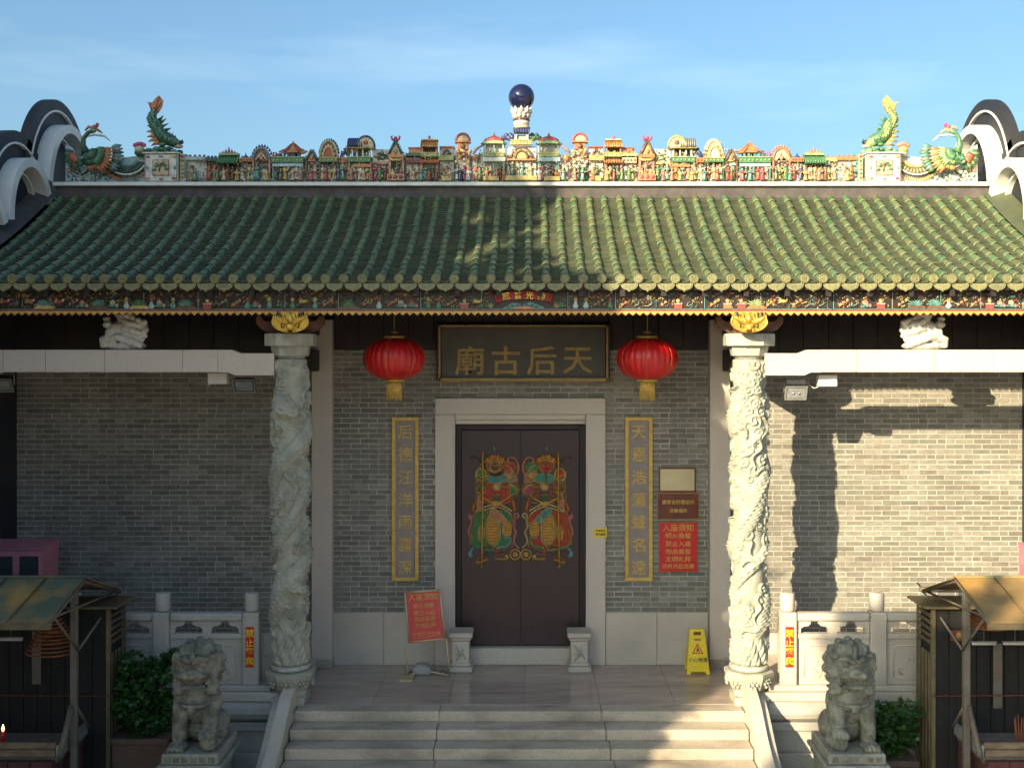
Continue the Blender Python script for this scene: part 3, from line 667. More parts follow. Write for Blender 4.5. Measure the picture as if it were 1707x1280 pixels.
for right in (False, True):  # right half takes paler, yellower glazes, so its sunlight sits in the colours
    side = 'right' if right else 'left'
    def new(lab): return PV(right, lab + (' on the sunlit half' if right else ' on the shaded half'))
    # plain end wall with knobs
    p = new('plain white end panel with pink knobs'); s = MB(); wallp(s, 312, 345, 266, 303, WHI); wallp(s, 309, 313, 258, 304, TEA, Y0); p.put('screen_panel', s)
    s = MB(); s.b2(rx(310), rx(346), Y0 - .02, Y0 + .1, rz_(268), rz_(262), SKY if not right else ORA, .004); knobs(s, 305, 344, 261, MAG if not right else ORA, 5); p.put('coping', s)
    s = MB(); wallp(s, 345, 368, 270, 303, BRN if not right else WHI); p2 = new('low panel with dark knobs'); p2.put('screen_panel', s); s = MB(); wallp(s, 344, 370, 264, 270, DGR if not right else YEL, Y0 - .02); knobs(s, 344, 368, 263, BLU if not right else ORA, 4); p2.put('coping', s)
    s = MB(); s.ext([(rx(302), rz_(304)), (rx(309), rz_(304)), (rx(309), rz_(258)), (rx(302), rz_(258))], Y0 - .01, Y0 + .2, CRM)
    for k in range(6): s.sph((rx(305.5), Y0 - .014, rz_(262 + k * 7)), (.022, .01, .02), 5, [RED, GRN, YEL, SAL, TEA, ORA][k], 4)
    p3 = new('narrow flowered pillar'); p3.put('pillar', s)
    # green scalloped canopy with crown
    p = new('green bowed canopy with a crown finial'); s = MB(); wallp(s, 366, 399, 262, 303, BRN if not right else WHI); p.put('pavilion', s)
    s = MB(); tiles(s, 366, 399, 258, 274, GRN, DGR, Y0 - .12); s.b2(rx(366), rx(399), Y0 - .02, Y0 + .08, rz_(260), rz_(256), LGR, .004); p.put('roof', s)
    s = MB()
    for q, h in ((372, 5), (377, 8), (382, 12), (387, 8), (392, 5)): s.lathe((rx(q), Y0 + .02, rz_(257)), [(.018, 0), (.02, h / 300), (.002, h / 118)], 6, MAG if not right else ORA)
    p.put('crown', s)
    s = MB(); posts(s, (368, 397), 272, 302, DGR); p.put('posts', s)
    # small box with dots and pointed knob
    p = new('small boxed gate with red dots'); s = MB(); wallp(s, 401, 421, 272, 303, WHI if right else SKY); p.put('gate', s)
    s = MB(); s.b2(rx(400), rx(422), Y0 - .03, Y0 + .1, rz_(271), rz_(264), ORA, .004)
    for k in range(4): s.sph((rx(403.5 + k * 5), Y0 - .033, rz_(267.5)), (.014, .006, .014), 6, RED, 4)
    p.put('lintel', s); s = MB(); s.lathe((rx(410), Y0 + .03, rz_(264)), [(.06, 0), (.04, .02), (.012, .04), (.002, .08)], 6, BLU); knobs(s, 400, 421, 262, TEA if not right else ORA, 3, .014); p.put('finial', s)
    # flamed arch pediment
    p = new('flame-edged arched gateway with a cream pediment'); s = MB(); wallp(s, 423, 452, 268, 303, CRM if right else GRY); p.put('gateway', s)
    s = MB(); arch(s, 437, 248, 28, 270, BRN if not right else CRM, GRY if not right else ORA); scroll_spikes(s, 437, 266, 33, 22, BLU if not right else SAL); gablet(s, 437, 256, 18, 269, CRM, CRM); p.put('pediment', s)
    s = MB(); posts(s, (424, 451), 268, 302, SAL); p.put('posts', s)
    # orange pagoda on a green balcony
    p = new('orange pagoda roof above a green balcony'); s = MB(); wallp(s, 455, 508, 278, 303, WHI); posts(s, (457, 484, 506), 276, 302, TEA); p.put('pavilion', s)
    s = MB(); rail(s, 455, 508, 264, 273, GRN, LGR); s.b2(rx(456), rx(507), Y0 - .04, Y0 + .05, rz_(279), rz_(274), SKY); p.put('balcony', s)
    s = MB(); posts(s, (476, 482, 492, 499), 252, 264, BLU if not right else TEA, .03); wallp(s, 479, 500, 254, 264, BRN, Y0 + .05, Y0 + .12); p.put('posts', s)
    s = MB(); cx = rx(489)
    s.lathe((cx, Y0 + .03, rz_(255)), [(.19, -.01), (.17, .005), (.10, .045), (.04, .10), (.012, .125), (.018, .14), (.001, .17)], 6, ORA, False, 1, .55, .0)
    for k in range(6): a = k * math.pi / 3; s.tube([(cx + .2 * math.cos(a), Y0 + .03 + .11 * math.sin(a), rz_(254)), (cx + .1 * math.cos(a), Y0 + .03 + .055 * math.sin(a), rz_(248.5)), (cx + .02 * math.cos(a), Y0 + .03, rz_(240))], .012, 5, RED if not right else ORA)
    p.put('roof', s)
    s = MB()
    for q in (457, 461): s.lathe((rx(q), Y0, rz_(264)), [(.014, 0), (.02, .03), (.008, .05), (.018, .07), (.001, .085)], 6, MAG)
    s.sph((rx(466), Y0 + .02, rz_(260)), (.05, .03, .035), 7, DGR, 5); p.put('shrub', s)
    # small triangle
    p = new('small triangular gabled niche'); s = MB(); wallp(s, 511, 530, 270, 303, WHI if right else SAL); p.put('niche', s)
    s = MB(); gablet(s, 520.5, 251, 18, 270, SAL if not right else YEL, DGR if not right else BRN); p.put('pediment', s); s = MB(); posts(s, (512, 529), 270, 302, BRN); p.put('posts', s)
    # round scroll arch over a balcony
    p = new('round scrollwork arch above a green balcony'); s = MB(); wallp(s, 533, 565, 274, 303, TEA if not right else GRY); posts(s, (534, 564), 272, 302, DGR); p.put('pavilion', s)
    s = MB(); rail(s, 533, 565, 265, 272, GRN, YEL); p.put('balcony', s)
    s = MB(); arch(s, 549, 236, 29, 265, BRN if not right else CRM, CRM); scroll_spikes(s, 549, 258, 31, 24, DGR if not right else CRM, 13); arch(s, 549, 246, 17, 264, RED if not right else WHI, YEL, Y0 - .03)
    for k in range(7): a = math.pi * (k + .5) / 7; s.sph((rx(549) + .085 * math.cos(a), Y0 - .02, rz_(262) + .15 * math.sin(a)), (.024, .014, .02), 6, [CRM, SAL, YEL][k % 3], 5)
    p.put('arch', s)
    # link wall
    p = new('short linking wall with two orange panels'); s = MB(); wallp(s, 566, 580, 262, 303, WHI); s.b2(rx(566), rx(580), Y0 - .03, Y0 + .06, rz_(272), rz_(264), ORA, .003); s.b2(rx(569), rx(572), Y0 - .036, Y0, rz_(270), rz_(266), RED); s.b2(rx(575), rx(578), Y0 - .036, Y0, rz_(270), rz_(266), RED); p.put('link_wall', s)
    s = MB(); s.tube([(rx(570), Y0, rz_(264)), (rx(573), Y0, rz_(256)), (rx(577), Y0, rz_(252)), (rx(574), Y0, rz_(248))], [.03, .03, .025, .012], 7, BLU); s.sph((rx(580), Y0 + .03, rz_(252)), (.05, .03, .08), 7, GRY, 5); p.put('beast', s)
    # long blue barrel-roofed hall
    p = new('barrel-roofed hall with a cream round end above a green balcony'); s = MB(); wallp(s, 582, 620, 274, 303, WHI); posts(s, (583, 600, 619), 272, 302, SAL); s.b2(rx(590), rx(620), Y0 - .05, Y0 + .05, rz_(280), rz_(275), ORA); p.put('hall', s)
    s = MB(); rail(s, 581, 620, 264, 272, GRN, LGR); p.put('balcony', s)
    s = MB(); wallp(s, 588, 616, 248, 264, TEA if not right else DGR, Y0 + .06); posts(s, (587, 596, 606, 617), 247, 264, WHI, .02); p.put('posts', s)
    s = MB(); prof = [(Y0 - .10, rz_(248)), (Y0 - .09, rz_(240)), (Y0 - .04, rz_(234)), (Y0 + .03, rz_(231.5)), (Y0 + .11, rz_(234)), (Y0 + .16, rz_(240)), (Y0 + .17, rz_(248))]
    s.extx(prof, rx(581), rx(607), BLU if not right else GRY)
    for k in range(8): s.tube([(rx(583 + k * 3.2), a - .003 if a < Y0 else a, b + .004) for a, b in prof], .011, 5, BLU if not right else GRY)
    s.b2(rx(579), rx(625), Y0 - .09, Y0 + .1, rz_(249.5), rz_(247), YEL)
    s.ext([(rx(612) + .12 * math.cos(a), rz_(248) + .145 * math.sin(a)) for a in [math.pi * i / 12 for i in range(13)]], Y0 - .10, Y0 + .1, CRM); s.sph((rx(612), Y0 - .10, rz_(241)), (.035, .012, .035), 4, RED, 4)
    s.tube([(rx(612) + .125 * math.cos(a), Y0 - .10, rz_(248) + .15 * math.sin(a)) for a in [math.pi * i / 12 for i in range(13)]], .014, 6, BLU if not right else YEL); p.put('roof', s)
    # painted screen
    p = new('white screen wall painted with a tree'); s = MB(); wallp(s, 621, 649, 249, 303, WHI); s.b2(rx(621), rx(649), Y0 + .0, Y0 + .1, rz_(275), rz_(270), SAL if not right else YEL); p.put('screen_wall', s)
    s = MB(); s.tube([(rx(630), Y0 + .02, rz_(268)), (rx(634), Y0 + .015, rz_(261)), (rx(640), Y0 + .02, rz_(254))], [.012, .01, .006], 5, BRN)
    for q in ((628, 262), (633, 257), (640, 259), (645, 263), (637, 265)): s.sph((rx(q[0]), Y0 + .02, rz_(q[1])), (.045, .015, .018), 7, DGR if not right else LGR, 4)
    p.put('tree_relief', s)
    # tall gabled shrine on dotted plinth
    p = new('tall gabled shrine with pink horned crest on a three-dot plinth'); s = MB(); wallp(s, 652, 674, 258, 292, WHI if right else GRY); p.put('shrine', s)
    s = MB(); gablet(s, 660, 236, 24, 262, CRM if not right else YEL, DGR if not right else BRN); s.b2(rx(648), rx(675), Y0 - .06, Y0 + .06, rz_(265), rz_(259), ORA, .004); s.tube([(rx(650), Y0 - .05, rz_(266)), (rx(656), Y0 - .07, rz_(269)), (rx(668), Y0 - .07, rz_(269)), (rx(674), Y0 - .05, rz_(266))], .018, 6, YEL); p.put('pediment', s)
    s = MB()
    for sg in (-1, 1): s.tube([(rx(660) + sg * .01, Y0, rz_(236)), (rx(660) + sg * .045, Y0, rz_(233)), (rx(660) + sg * .06, Y0, rz_(229)), (rx(660) + sg * .04, Y0, rz_(227))], [.016, .018, .014, .006], 6, MAG)
    s.sph((rx(660), Y0, rz_(231)), .026, 7, MAG, 5); p.put('crest', s)
    s = MB(); s.b2(rx(647), rx(676), Y0 - .09, Y0 + .05, rz_(303), rz_(292), SAL, .004)
    for k in range(3): s.sph((rx(652 + k * 9), Y0 - .092, rz_(297.5)), (.03, .008, .03), 8, BRN if not right else RED, 5)
    p.put('plinth', s); s = MB(); posts(s, (651, 673), 264, 292, SAL, .03, Y0 - .03); p.put('posts', s)
    # low wing and orange two-tier tower
    p = new('low wing with a row of red dots'); s = MB(); wallp(s, 678, 702, 262, 303, WHI); s.b2(rx(678), rx(702), Y0 - .03, Y0 + .06, rz_(273), rz_(264), BRN if not right else CRM, .003)
    for k in range(4): s.sph((rx(681 + k * 6), Y0 - .034, rz_(268.5)), (.016, .006, .018), 6, MAG if not right else RED, 4)
    p.put('low_wing', s); s = MB(); s.b2(rx(677), rx(702), Y0 - .05, Y0 + .1, rz_(262), rz_(257), DGR if not right else LGR, .003); s.b2(rx(682), rx(703), Y0, Y0 + .1, rz_(257), rz_(248), ORA, .003); s.b2(rx(681), rx(704), Y0 - .01, Y0 + .1, rz_(248.5), rz_(246.5), RED); p.put('coping', s)
    p = new('two-tier tower with orange ribbed roofs'); s = MB(); wallp(s, 704, 730, 262, 303, WHI); wallp(s, 705, 729, 246, 262, BRN, Y0 + .05); p.put('tower', s)
    s = MB(); tiles(s, 703, 730, 234, 246, ORA, YEL, Y0 - .08); s.b2(rx(703), rx(730), Y0 - .0, Y0 + .06, rz_(235), rz_(232.5), YEL, .003); s.lathe((rx(716), Y0 + .03, rz_(233)), [(.02, 0), (.012, .02), (.022, .035), (.001, .06)], 6, MAG); p.put('roof', s)
    s = MB(); tiles(s, 702, 732, 263, 273, ORA, RED if not right else BRN, Y0 - .09); p.put('lower_roof', s); s = MB(); rail(s, 702, 731, 257, 263, LGR, YEL); p.put('balcony', s)
    s = MB(); posts(s, (705, 728), 246, 258, SAL, .02, Y0 - .03); posts(s, (704, 730), 274, 302, SAL, .026, Y0 - .03); p.put('posts', s)
    # white wall with round window
    p = new('white wall with red coping and arched window'); s = MB(); wallp(s, 733, 757, 246, 303, WHI); p.put('window_wall', s)
    s = MB(); s.b2(rx(733), rx(758), Y0, Y0 + .18, rz_(247), rz_(244.5), RED); p.put('coping', s); s = MB(); arch(s, 745, 251, 11, 261, GRY, BRN, Y0 + .0); p.put('window', s); s = MB(); rail(s, 732, 757, 262, 269, YEL if right else LGR, YEL); p.put('balcony', s)
    s = MB(); s.b2(rx(737), rx(754), Y0 - .06, Y0 + .05, rz_(303), rz_(295), YEL, .005); p.put('plinth', s)
    # domed arch tower
    p = new('slender tower with rounded cream top and orange tier'); s = MB(); wallp(s, 760, 784, 250, 303, WHI); p.put('tower', s)
    s = MB(); arch(s, 772, 224, 23, 237, CRM, RED); s.b2(rx(759), rx(785), Y0 - .05, Y0 + .1, rz_(239), rz_(236.5), ORA); p.put('roof', s)
    s = MB(); s.b2(rx(763), rx(781), Y0 - .02, Y0 + .08, rz_(250), rz_(239), ORA, .004); s.sph((rx(772), Y0 - .03, rz_(245)), (.035, .02, .04), 7, BRN, 5); p.put('lantern_tier', s)
    s = MB(); rng2 = random.Random(5)
    for k in range(22): s.sph((rx(rng2.uniform(760, 784)), Y0 - rng2.uniform(.0, .05), rz_(rng2.uniform(252, 272))), rng2.uniform(.018, .03), 6, rng2.choice([YEL, CRM, ORA, SAL, CRM]), 4)
    p.put('scrollwork', s)
    # red-domed two-storey kiosk next to the centre
    p = new('two-storey kiosk with red dome and green eave beside the centre'); s = MB(); wallp(s, 806, 842, 240, 303, WHI); posts(s, (808, 823, 840), 272, 300, TEA); p.put('kiosk', s)
    s = MB(); cx = rx(824)
    s.lathe((cx, Y0 + .02, rz_(238)), [(.185, -.03), (.17, .0), (.15, .012)], 8, LGR, False, 1, .6); s.lathe((cx, Y0 + .02, rz_(238)), [(.15, .012), (.13, .05), (.07, .075), (.02, .09), (.008, .13), (.001, .14)], 8, RED, False, 1, .6)
    for k in range(9): s.sph((cx - .17 + k * .0425, Y0 - .075 + .02 * abs(k - 4) * .5, rz_(241.5)), .014, 6, DGR, 4)
    p.put('roof', s); s = MB(); posts(s, (809, 824, 839), 243, 258, TEA if right else SKY, .02, Y0 - .03); wallp(s, 809, 839, 244, 258, BRN, Y0 + .05); p.put('posts', s)
    s = MB(); rail(s, 807, 841, 257, 263, LGR, YEL); s.b2(rx(805), rx(843), Y0 - .06, Y0 + .05, rz_(271), rz_(264), SKY if right else WHI, .003); p.put('balcony', s)
    s = MB(); s.b2(rx(806), rx(832), Y0 - .08, Y0 + .04, rz_(303), rz_(296), YEL, .004); p.put('plinth', s)
    p = new('stepped white side wall with scroll'); s = MB(); wallp(s, 788, 806, 258, 303, WHI); s.tube([(rx(790), Y0, rz_(256)), (rx(794), Y0, rz_(250)), (rx(800), Y0, rz_(246)), (rx(806), Y0, rz_(243))], [.02, .02, .016, .01], 6, SAL); s.sph((rx(795), Y0 - .01, rz_(264)), (.05, .02, .05), 7, ORA, 5); p.put('side_wall', s)
# centre
p = PV(False, 'central arched screen with cream sunburst arch under a blue tiled roof'); s = MB(); wallp(s, 845, 894, 244, 303, WHI); s.b2(rx(845), rx(894), Y0 - .05, Y0 + .05, rz_(269), rz_(266.5), ORA); p.put('central_screen', s)
s = MB(); arch(s, 869.5, 247, 34, 266, CRM, BRN, Y0 - .02); arch(s, 869.5, 253, 20, 266, YEL, BRN, Y0 - .04)
for k in range(5): a = math.pi * (k + .5) / 5; s.sph((rx(869.5) + .115 * math.cos(a), Y0 - .03, rz_(266) + .12 * math.sin(a)), .012, 6, BRN, 4)
p.put('arch', s)
s = MB(); rail(s, 851, 888, 236, 243, YEL, LGR); p.put('balcony', s)
s = MB(); wallp(s, 861, 878, 226, 236, CRM, Y0 + .0); posts(s, (860, 879), 226, 236, WHI, .03); p.put('shrine', s)
s = MB(); tiles(s, 857, 882, 212, 222, BLU, BLU, Y0 - .09, Y0 + .04); p.put('roof', s)
s = MB()
for sg in (-1, 1):
    for k in range(7): s.sph((rx(869.5) + sg * (.13 + .02 * k), Y0 + .02, rz_(229) + .02 * math.sin(k * 2)), (.035, .03, .05 - .003 * k), 6, BLU if sg < 0 else DGR, 5)
p.put('shrub', s)
s = MB(); s.b2(rx(843), rx(896), Y0 - .09, Y0 + .04, rz_(303), rz_(295), YEL, .006); p.put('plinth', s)
BR = True
L = [322, 350, 359, 372, 381, 389, 405, 417, 430, 442, 463, 476, 496, 517, 526, 539, 550, 559, 572, 582, 592, 602, 613, 627, 643, 664, 686, 696, 710, 722, 745, 763, 775, 795, 806, 818, 834]
figs(L); figs([mirrored(q) for q in L]); figs([855, 870, 884], 296)
figs([487, 548, 598, 612, 716, 772, 818, 831], 264, Y0 - .0, .42); figs([mirrored(q) for q in (487, 548, 598, 612, 716, 772, 818, 831)], 264, Y0 - .0, .42)
figs([663, mirrored(663)], 292, Y0 - .03, .9)
BUSY = MB(); rb2 = random.Random(77)
for k in range(1150):
    px = rb2.uniform(312, 1428); u = abs(px - 869.5); top_ = 276 if u > 330 else (270 if u > 180 else 262)
    py = rb2.uniform(top_ - 6, 303); c_ = rb2.choice([CRM, YEL, SAL, GRY, BRN, ORA, WHI, LGR, TEA, CRM, BRN] if px > 800 else [BRN, GRY, SAL, DGR, TEA, CRM, YEL, BRN, RED, GRY]); r_ = rb2.uniform(.006, .017)  # paler mix on the sunlit side, sunlight put into the relief colours
    if rb2.random() < .5: BUSY.sph((rx(px), Y0 - rb2.uniform(-.02, .05), rz_(py)), (r_, r_ * .8, r_ * rb2.uniform(.8, 1.8)), 5, c_, 4)
    else: BUSY.tube([(rx(px), Y0 - .01, rz_(py)), (rx(px) + rb2.uniform(-.03, .03), Y0 - .03, rz_(py) + .02), (rx(px) + rb2.uniform(-.05, .05), Y0 - .015, rz_(py) + rb2.uniform(0, .05))], [.004, .009, .003], 4, c_)
for k in range(260):
    px = rb2.uniform(440, 1300); py = rb2.uniform(250, 268)
    if 500 < px < 1240: BUSY.sph((rx(px), Y0 - rb2.uniform(-.03, .04), rz_(py)), (.012, .010, rb2.uniform(.010, .022)), 5, rb2.choice([CRM, YEL, SAL, BRN, TEA]), 4)
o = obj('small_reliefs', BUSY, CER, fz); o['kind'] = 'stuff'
L2 = [328, 365, 376, 398, 424, 447, 470, 490, 503, 521, 545, 566, 587, 607, 620, 634, 656, 670, 691, 703, 716, 728, 751, 768, 781, 800, 812, 828, 840]
figs(L2, 302, Y0 - .05, .80); figs([mirrored(q) for q in L2], 302, Y0 - .05, .80)
# finial: lotus vase with the blue-black pearl
fp = thing('ridge_finial', 'glossy blue-black ball on a white lotus vase at the middle of the ridge', 'finial', (0, .72, rz_(213)))
s = MB(); s.lathe((0, .72, rz_(214)), [(.12, 0), (.125, .02), (.10, .05)], 16, CRM); s.lathe((0, .72, rz_(209)), [(.10, 0), (.115, .04), (.105, .075)], 18, WHI); obj('pedestal', s, CER, fp)
s = MB(); s.lathe((0, .72, rz_(200.5)), [(.10, -.012), (.118, 0), (.118, .02), (.10, .035)], 18, BRN); s.lathe((0, .72, rz_(200.5)), [(.119, .004), (.119, .016)], 18, NAV, True, 1, 1, 0, False); obj('collar', s, CER, fp)
s = MB(); s.lathe((0, .72, rz_(197)), [(.08, 0), (.095, .05), (.12, .12), (.10, .14)], 16, CRM)
obj('lotus_cup', s, CER, fp)
for row, (z, r, n, h) in enumerate(((197, .085, 10, .10), (190, .105, 10, .10))):
    for k in range(n):
        a = 2 * math.pi * (k + .5 * row) / n; x, y = r * math.cos(a), .72 + r * math.sin(a); s = MB()
        s.tube([(x * .9, .72 + (y - .72) * .9, rz_(z)), (x * 1.22, .72 + (y - .72) * 1.22, rz_(z) + h * .5), (x * 1.42, .72 + (y - .72) * 1.42, rz_(z) + h)], [.022, .034, .004], 6, WHI); obj('petal', s, CER, fp)
s = MB(); s.sph((0, .72, rz_(160.5)), .182, 32, 0, 20); obj('pearl', s, pearl_glaze, fp)

# pedestals, dragon-fish, phoenixes
def flower_panel(s, cx, cz, yy, w, h):
    s.b2(cx - w, cx + w, yy - .008, yy, cz - h, cz + h, RED); s.b2(cx - w * .92, cx + w * .92, yy - .012, yy, cz - h * .92, cz + h * .92, CRM)
    s.tube([(cx - .02, yy - .02, cz - h * .5), (cx - .01, yy - .02, cz), (cx + .01, yy - .02, cz + h * .4)], .010, 5, BRN)
    for dx, dz, a in ((.06, .03, .4), (-.06, .02, -.5), (.03, .06, .2), (.08, -.02, .9), (-.04, .05, -.2), (-.09, -.03, -1)):
        s.sph((cx + dx, yy - .016, cz + dz), (.035, .01, .02), 6, GRN, 4)
    s.sph((cx - .02, yy - .022, cz + .05), (.025, .012, .022), 7, SAL, 5)
for sg, xa, xb, lab in ((-1, -5.23, -4.77, 'white tile-framed pedestal with a painted plant, at the shaded left end of the ridge'), (1, 4.80, 5.27, 'white tile-framed pedestal with a painted plant, at the sunlit right end of the ridge')):
    pd = thing('ridge_pedestal', lab, 'pedestal', ((xa + xb) / 2, .8, 6.53), 'ridge pedestals'); cx = (xa + xb) / 2; cz = 6.73
    s = MB(); s.b2(xa, xb, .56, 1.0, 6.532, 6.925, WHI, .008); s.b2(xa - .02, xb + .02, .54, 1.02, 6.925, 6.944, WHI); obj('block', s, CER, pd)
    s = MB(); flower_panel(s, cx, cz, .56, .115, .11); obj('painted_panel', s, CER, pd)
    s = MB()
    for k, (dx, dz) in enumerate(((-.18, .15), (0, .155), (.18, .15), (-.19, 0), (.19, 0), (-.18, -.15), (0, -.155), (.18, -.15))): s.sph((cx + dx, .557, cz + dz), (.03, .008, .018) if abs(dz) > .1 else (.018, .008, .03), 8, [RED, GRY, YEL, TEA, TEA, SAL, GRY, MAG][k], 5)
    for a in (-1, 1): s.b2(cx + a * .215, cx + a * .222, .555, .57, cz - .19, cz + .19, BRN); s.b2(cx - .222, cx + .222, .555, .57, cz + a * .185, cz + a * .192, BRN)
    obj('inlay', s, CER, pd)
    s = MB(); rg = random.Random(4)
    for k in range(34):
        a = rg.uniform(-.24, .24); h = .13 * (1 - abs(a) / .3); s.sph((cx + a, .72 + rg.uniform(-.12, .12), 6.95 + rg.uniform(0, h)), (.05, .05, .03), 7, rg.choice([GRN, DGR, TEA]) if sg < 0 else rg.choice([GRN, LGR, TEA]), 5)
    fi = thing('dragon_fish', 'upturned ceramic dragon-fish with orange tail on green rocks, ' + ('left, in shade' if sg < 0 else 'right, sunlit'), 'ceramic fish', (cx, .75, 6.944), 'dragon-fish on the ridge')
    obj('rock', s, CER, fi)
    # measured on the left one: pixel points along the body, head to the right
    def Q(px, py, y=.72): return (cx - sg * (px - 275) / 119.5, y, rz_(py))
    body = [(296, 238, .055), (286, 233, .085), (274, 228, .095), (266, 220, .085), (262, 211, .085), (258, 203, .08), (254, 196, .065), (256, 188, .05), (261, 181, .04)]
    s = MB(); s.tube([Q(a, b) for a, b, r in body], [r for a, b, r in body], 12, DGR if sg < 0 else GRN)  # fish glazes darker left, lighter right: shade and sun in the colour
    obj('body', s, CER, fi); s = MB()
    for i in range(len(body) - 1):
        for u in (0, .5):
            a = body[i][0] * (1 - u) + body[i + 1][0] * u; b = body[i][1] * (1 - u) + body[i + 1][1] * u; r = body[i][2] * (1 - u) + body[i + 1][2] * u
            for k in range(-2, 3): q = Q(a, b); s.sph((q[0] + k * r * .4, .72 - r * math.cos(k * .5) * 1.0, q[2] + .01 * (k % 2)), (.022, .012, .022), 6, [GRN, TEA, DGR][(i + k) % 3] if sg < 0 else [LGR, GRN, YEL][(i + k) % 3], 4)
    obj('scales', s, CER, fi)
    s = MB()   # head: snout, jaw, eye, whiskers
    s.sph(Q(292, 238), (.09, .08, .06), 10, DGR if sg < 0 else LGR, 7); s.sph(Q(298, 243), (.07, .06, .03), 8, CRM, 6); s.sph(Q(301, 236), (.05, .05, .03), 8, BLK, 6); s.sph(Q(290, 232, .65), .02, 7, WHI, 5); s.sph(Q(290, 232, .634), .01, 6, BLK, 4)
    for a in ((283, 222), (288, 224), (293, 228)): s.lathe(Q(a[0], a[1] + 4), [(.02, 0), (.002, .07)], 5, BRN)
    s.tube([Q(300, 240), Q(306, 236), Q(304, 231)], [.014, .012, .006], 5, BLK); obj('head', s, CER, fi)
    s = MB()   # tail
    def fan(pts, mi, y0=.69, y1=.75): s.ext([(Q(a, b)[0], Q(a, b)[2]) for a, b in pts], y0, y1, mi)
    fan([(256, 190), (252, 178), (254, 170), (246, 168), (248, 173), (246, 170), (258, 172), (262, 162), (266, 158), (271, 164), (271, 174), (266, 184), (262, 192)][:1] + [(252, 180), (250, 172), (245, 169), (255, 170), (261, 163), (266, 158), (272, 166), (270, 176), (264, 186)], ORA if sg < 0 else YEL)
    for a, b in (((257, 188), (267, 162)), ((258, 187), (271, 170)), ((255, 186), (250, 172))): s.tube([Q(*a, .685), Q(*b, .685)], [.01, .006], 5, RED if sg < 0 else ORA)
    obj('tail', s, CER, fi)
    s = MB()
    for base, tip in (((262, 215), (245, 208)), ((263, 220), (244, 218)), ((264, 226), (245, 227)), ((266, 231), (247, 235)), ((268, 236), (252, 242))):
        q, t = Q(*base), Q(*tip); s.tube([q, ((q[0] + t[0]) / 2, .70, (q[2] + t[2]) / 2 + .01), t], [.045, .03, .004], 7, ORA if sg < 0 else YEL, flat=.5)
    for base, tip in (((266, 205), (278, 196)), ((267, 211), (282, 204)), ((266, 199), (273, 191)), ((276, 216), (286, 212))):
        q, t = Q(*base), Q(*tip); s.tube([q, t], [.03, .003], 6, DGR if sg < 0 else GRN, flat=.5)
    obj('fins', s, CER, fi)
    # phoenix relief panel
    ph = thing('phoenix_ornament', 'ceramic phoenix with green wings on a curved panel, ' + ('shaded left end of the ridge' if sg < 0 else 'sunlit right end of the ridge'), 'ceramic bird', (sg * 5.9, .8, 6.53), 'phoenixes on the ridge')
    def W(px, py, y=.68): x = rx(px); return (-sg * x, y, rz_(py))
    s = MB(); pts = [(107, 304), (107, 240), (111, 246), (118, 262), (134, 276), (160, 280), (178, 268), (200, 262), (240, 258), (247, 256), (247, 304)]
    s.ext([(W(a, b)[0], W(a, b)[2]) for a, b in pts], .70, .92, SKY if sg < 0 else WHI); obj('panel', s, CER, ph)
    s = MB(); rg = random.Random(9)
    for k in range(150): s.sph(W(rg.uniform(110, 196), rg.uniform(284, 303) + (0 if k % 3 else -4), .695), (.02, .012, .014), 5, rg.choice([GRY, TEA, GRY, WHI, DGR]), 4)
    for q in ((117, 279), (122, 283), (113, 284)): s.sph(W(*q, .68), (.03, .02, .025), 7, SAL, 5)
    obj('pebble_ground', s, CER, ph)
    g1, g2 = (GRN, DGR) if sg < 0 else (LGR, GRN); o1 = ORA if sg < 0 else YEL  # bird glazes darkened for the shaded end, lightened for the sunlit end
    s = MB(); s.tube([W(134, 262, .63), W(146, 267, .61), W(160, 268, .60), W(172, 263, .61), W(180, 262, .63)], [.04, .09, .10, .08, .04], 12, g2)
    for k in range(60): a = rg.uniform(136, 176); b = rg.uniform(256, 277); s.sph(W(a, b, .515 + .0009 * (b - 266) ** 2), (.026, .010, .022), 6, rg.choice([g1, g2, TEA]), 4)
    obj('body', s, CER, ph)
    def feather(s, a, b, r, mi, y=.60, y2=.58): p_, q_ = W(*a, y), W(*b, y2); s.tube([p_, ((p_[0] + q_[0]) / 2, (y + y2) / 2 - .01, (p_[2] + q_[2]) / 2), q_], [r * .6, r, r * .25], 6, mi, flat=.45)
    def ray(c, an, r_): return (c[0] + r_ * math.cos(R(an)), c[1] - r_ * math.sin(R(an)))
    cw = (152, 256); s = MB()
    for k in range(9): an = -38 + 52 * k / 8; feather(s, ray(cw, an, 38), ray(cw, an, 57 - abs(k - 5)), .034, [g2, GRY, TEA][k % 3], .60, .62)
    for k in range(13): an = -88 + 98 * k / 12; feather(s, ray(cw, an, 22), ray(cw, an, 42 - (k < 4) * 12), .030, o1 if k % 2 else ORA, .56, .57)
    for k in range(11): an = -80 + 95 * k / 10; feather(s, ray(cw, an, 12), ray(cw, an, 29 - (k < 3) * 8), .030, g1, .53, .53)
    for k in range(9): an = -70 + 85 * k / 8; feather(s, ray(cw, an, 2), ray(cw, an, 17), .030, g2, .51, .51)
    obj('near_wing', s, CER, ph)
    cw = (136, 258); s = MB()
    for k in range(9): an = 165 + 85 * k / 8; feather(s, ray(cw, an, 12), ray(cw, an, 29), .034, g1 if k % 2 else g2, .62, .64)
    for k in range(6): an = 185 + 50 * k / 5; feather(s, ray(cw, an, 6), ray(cw, an, 20), .026, ORA if k % 2 else RED, .59, .60)
    obj('far_wing', s, CER, ph)
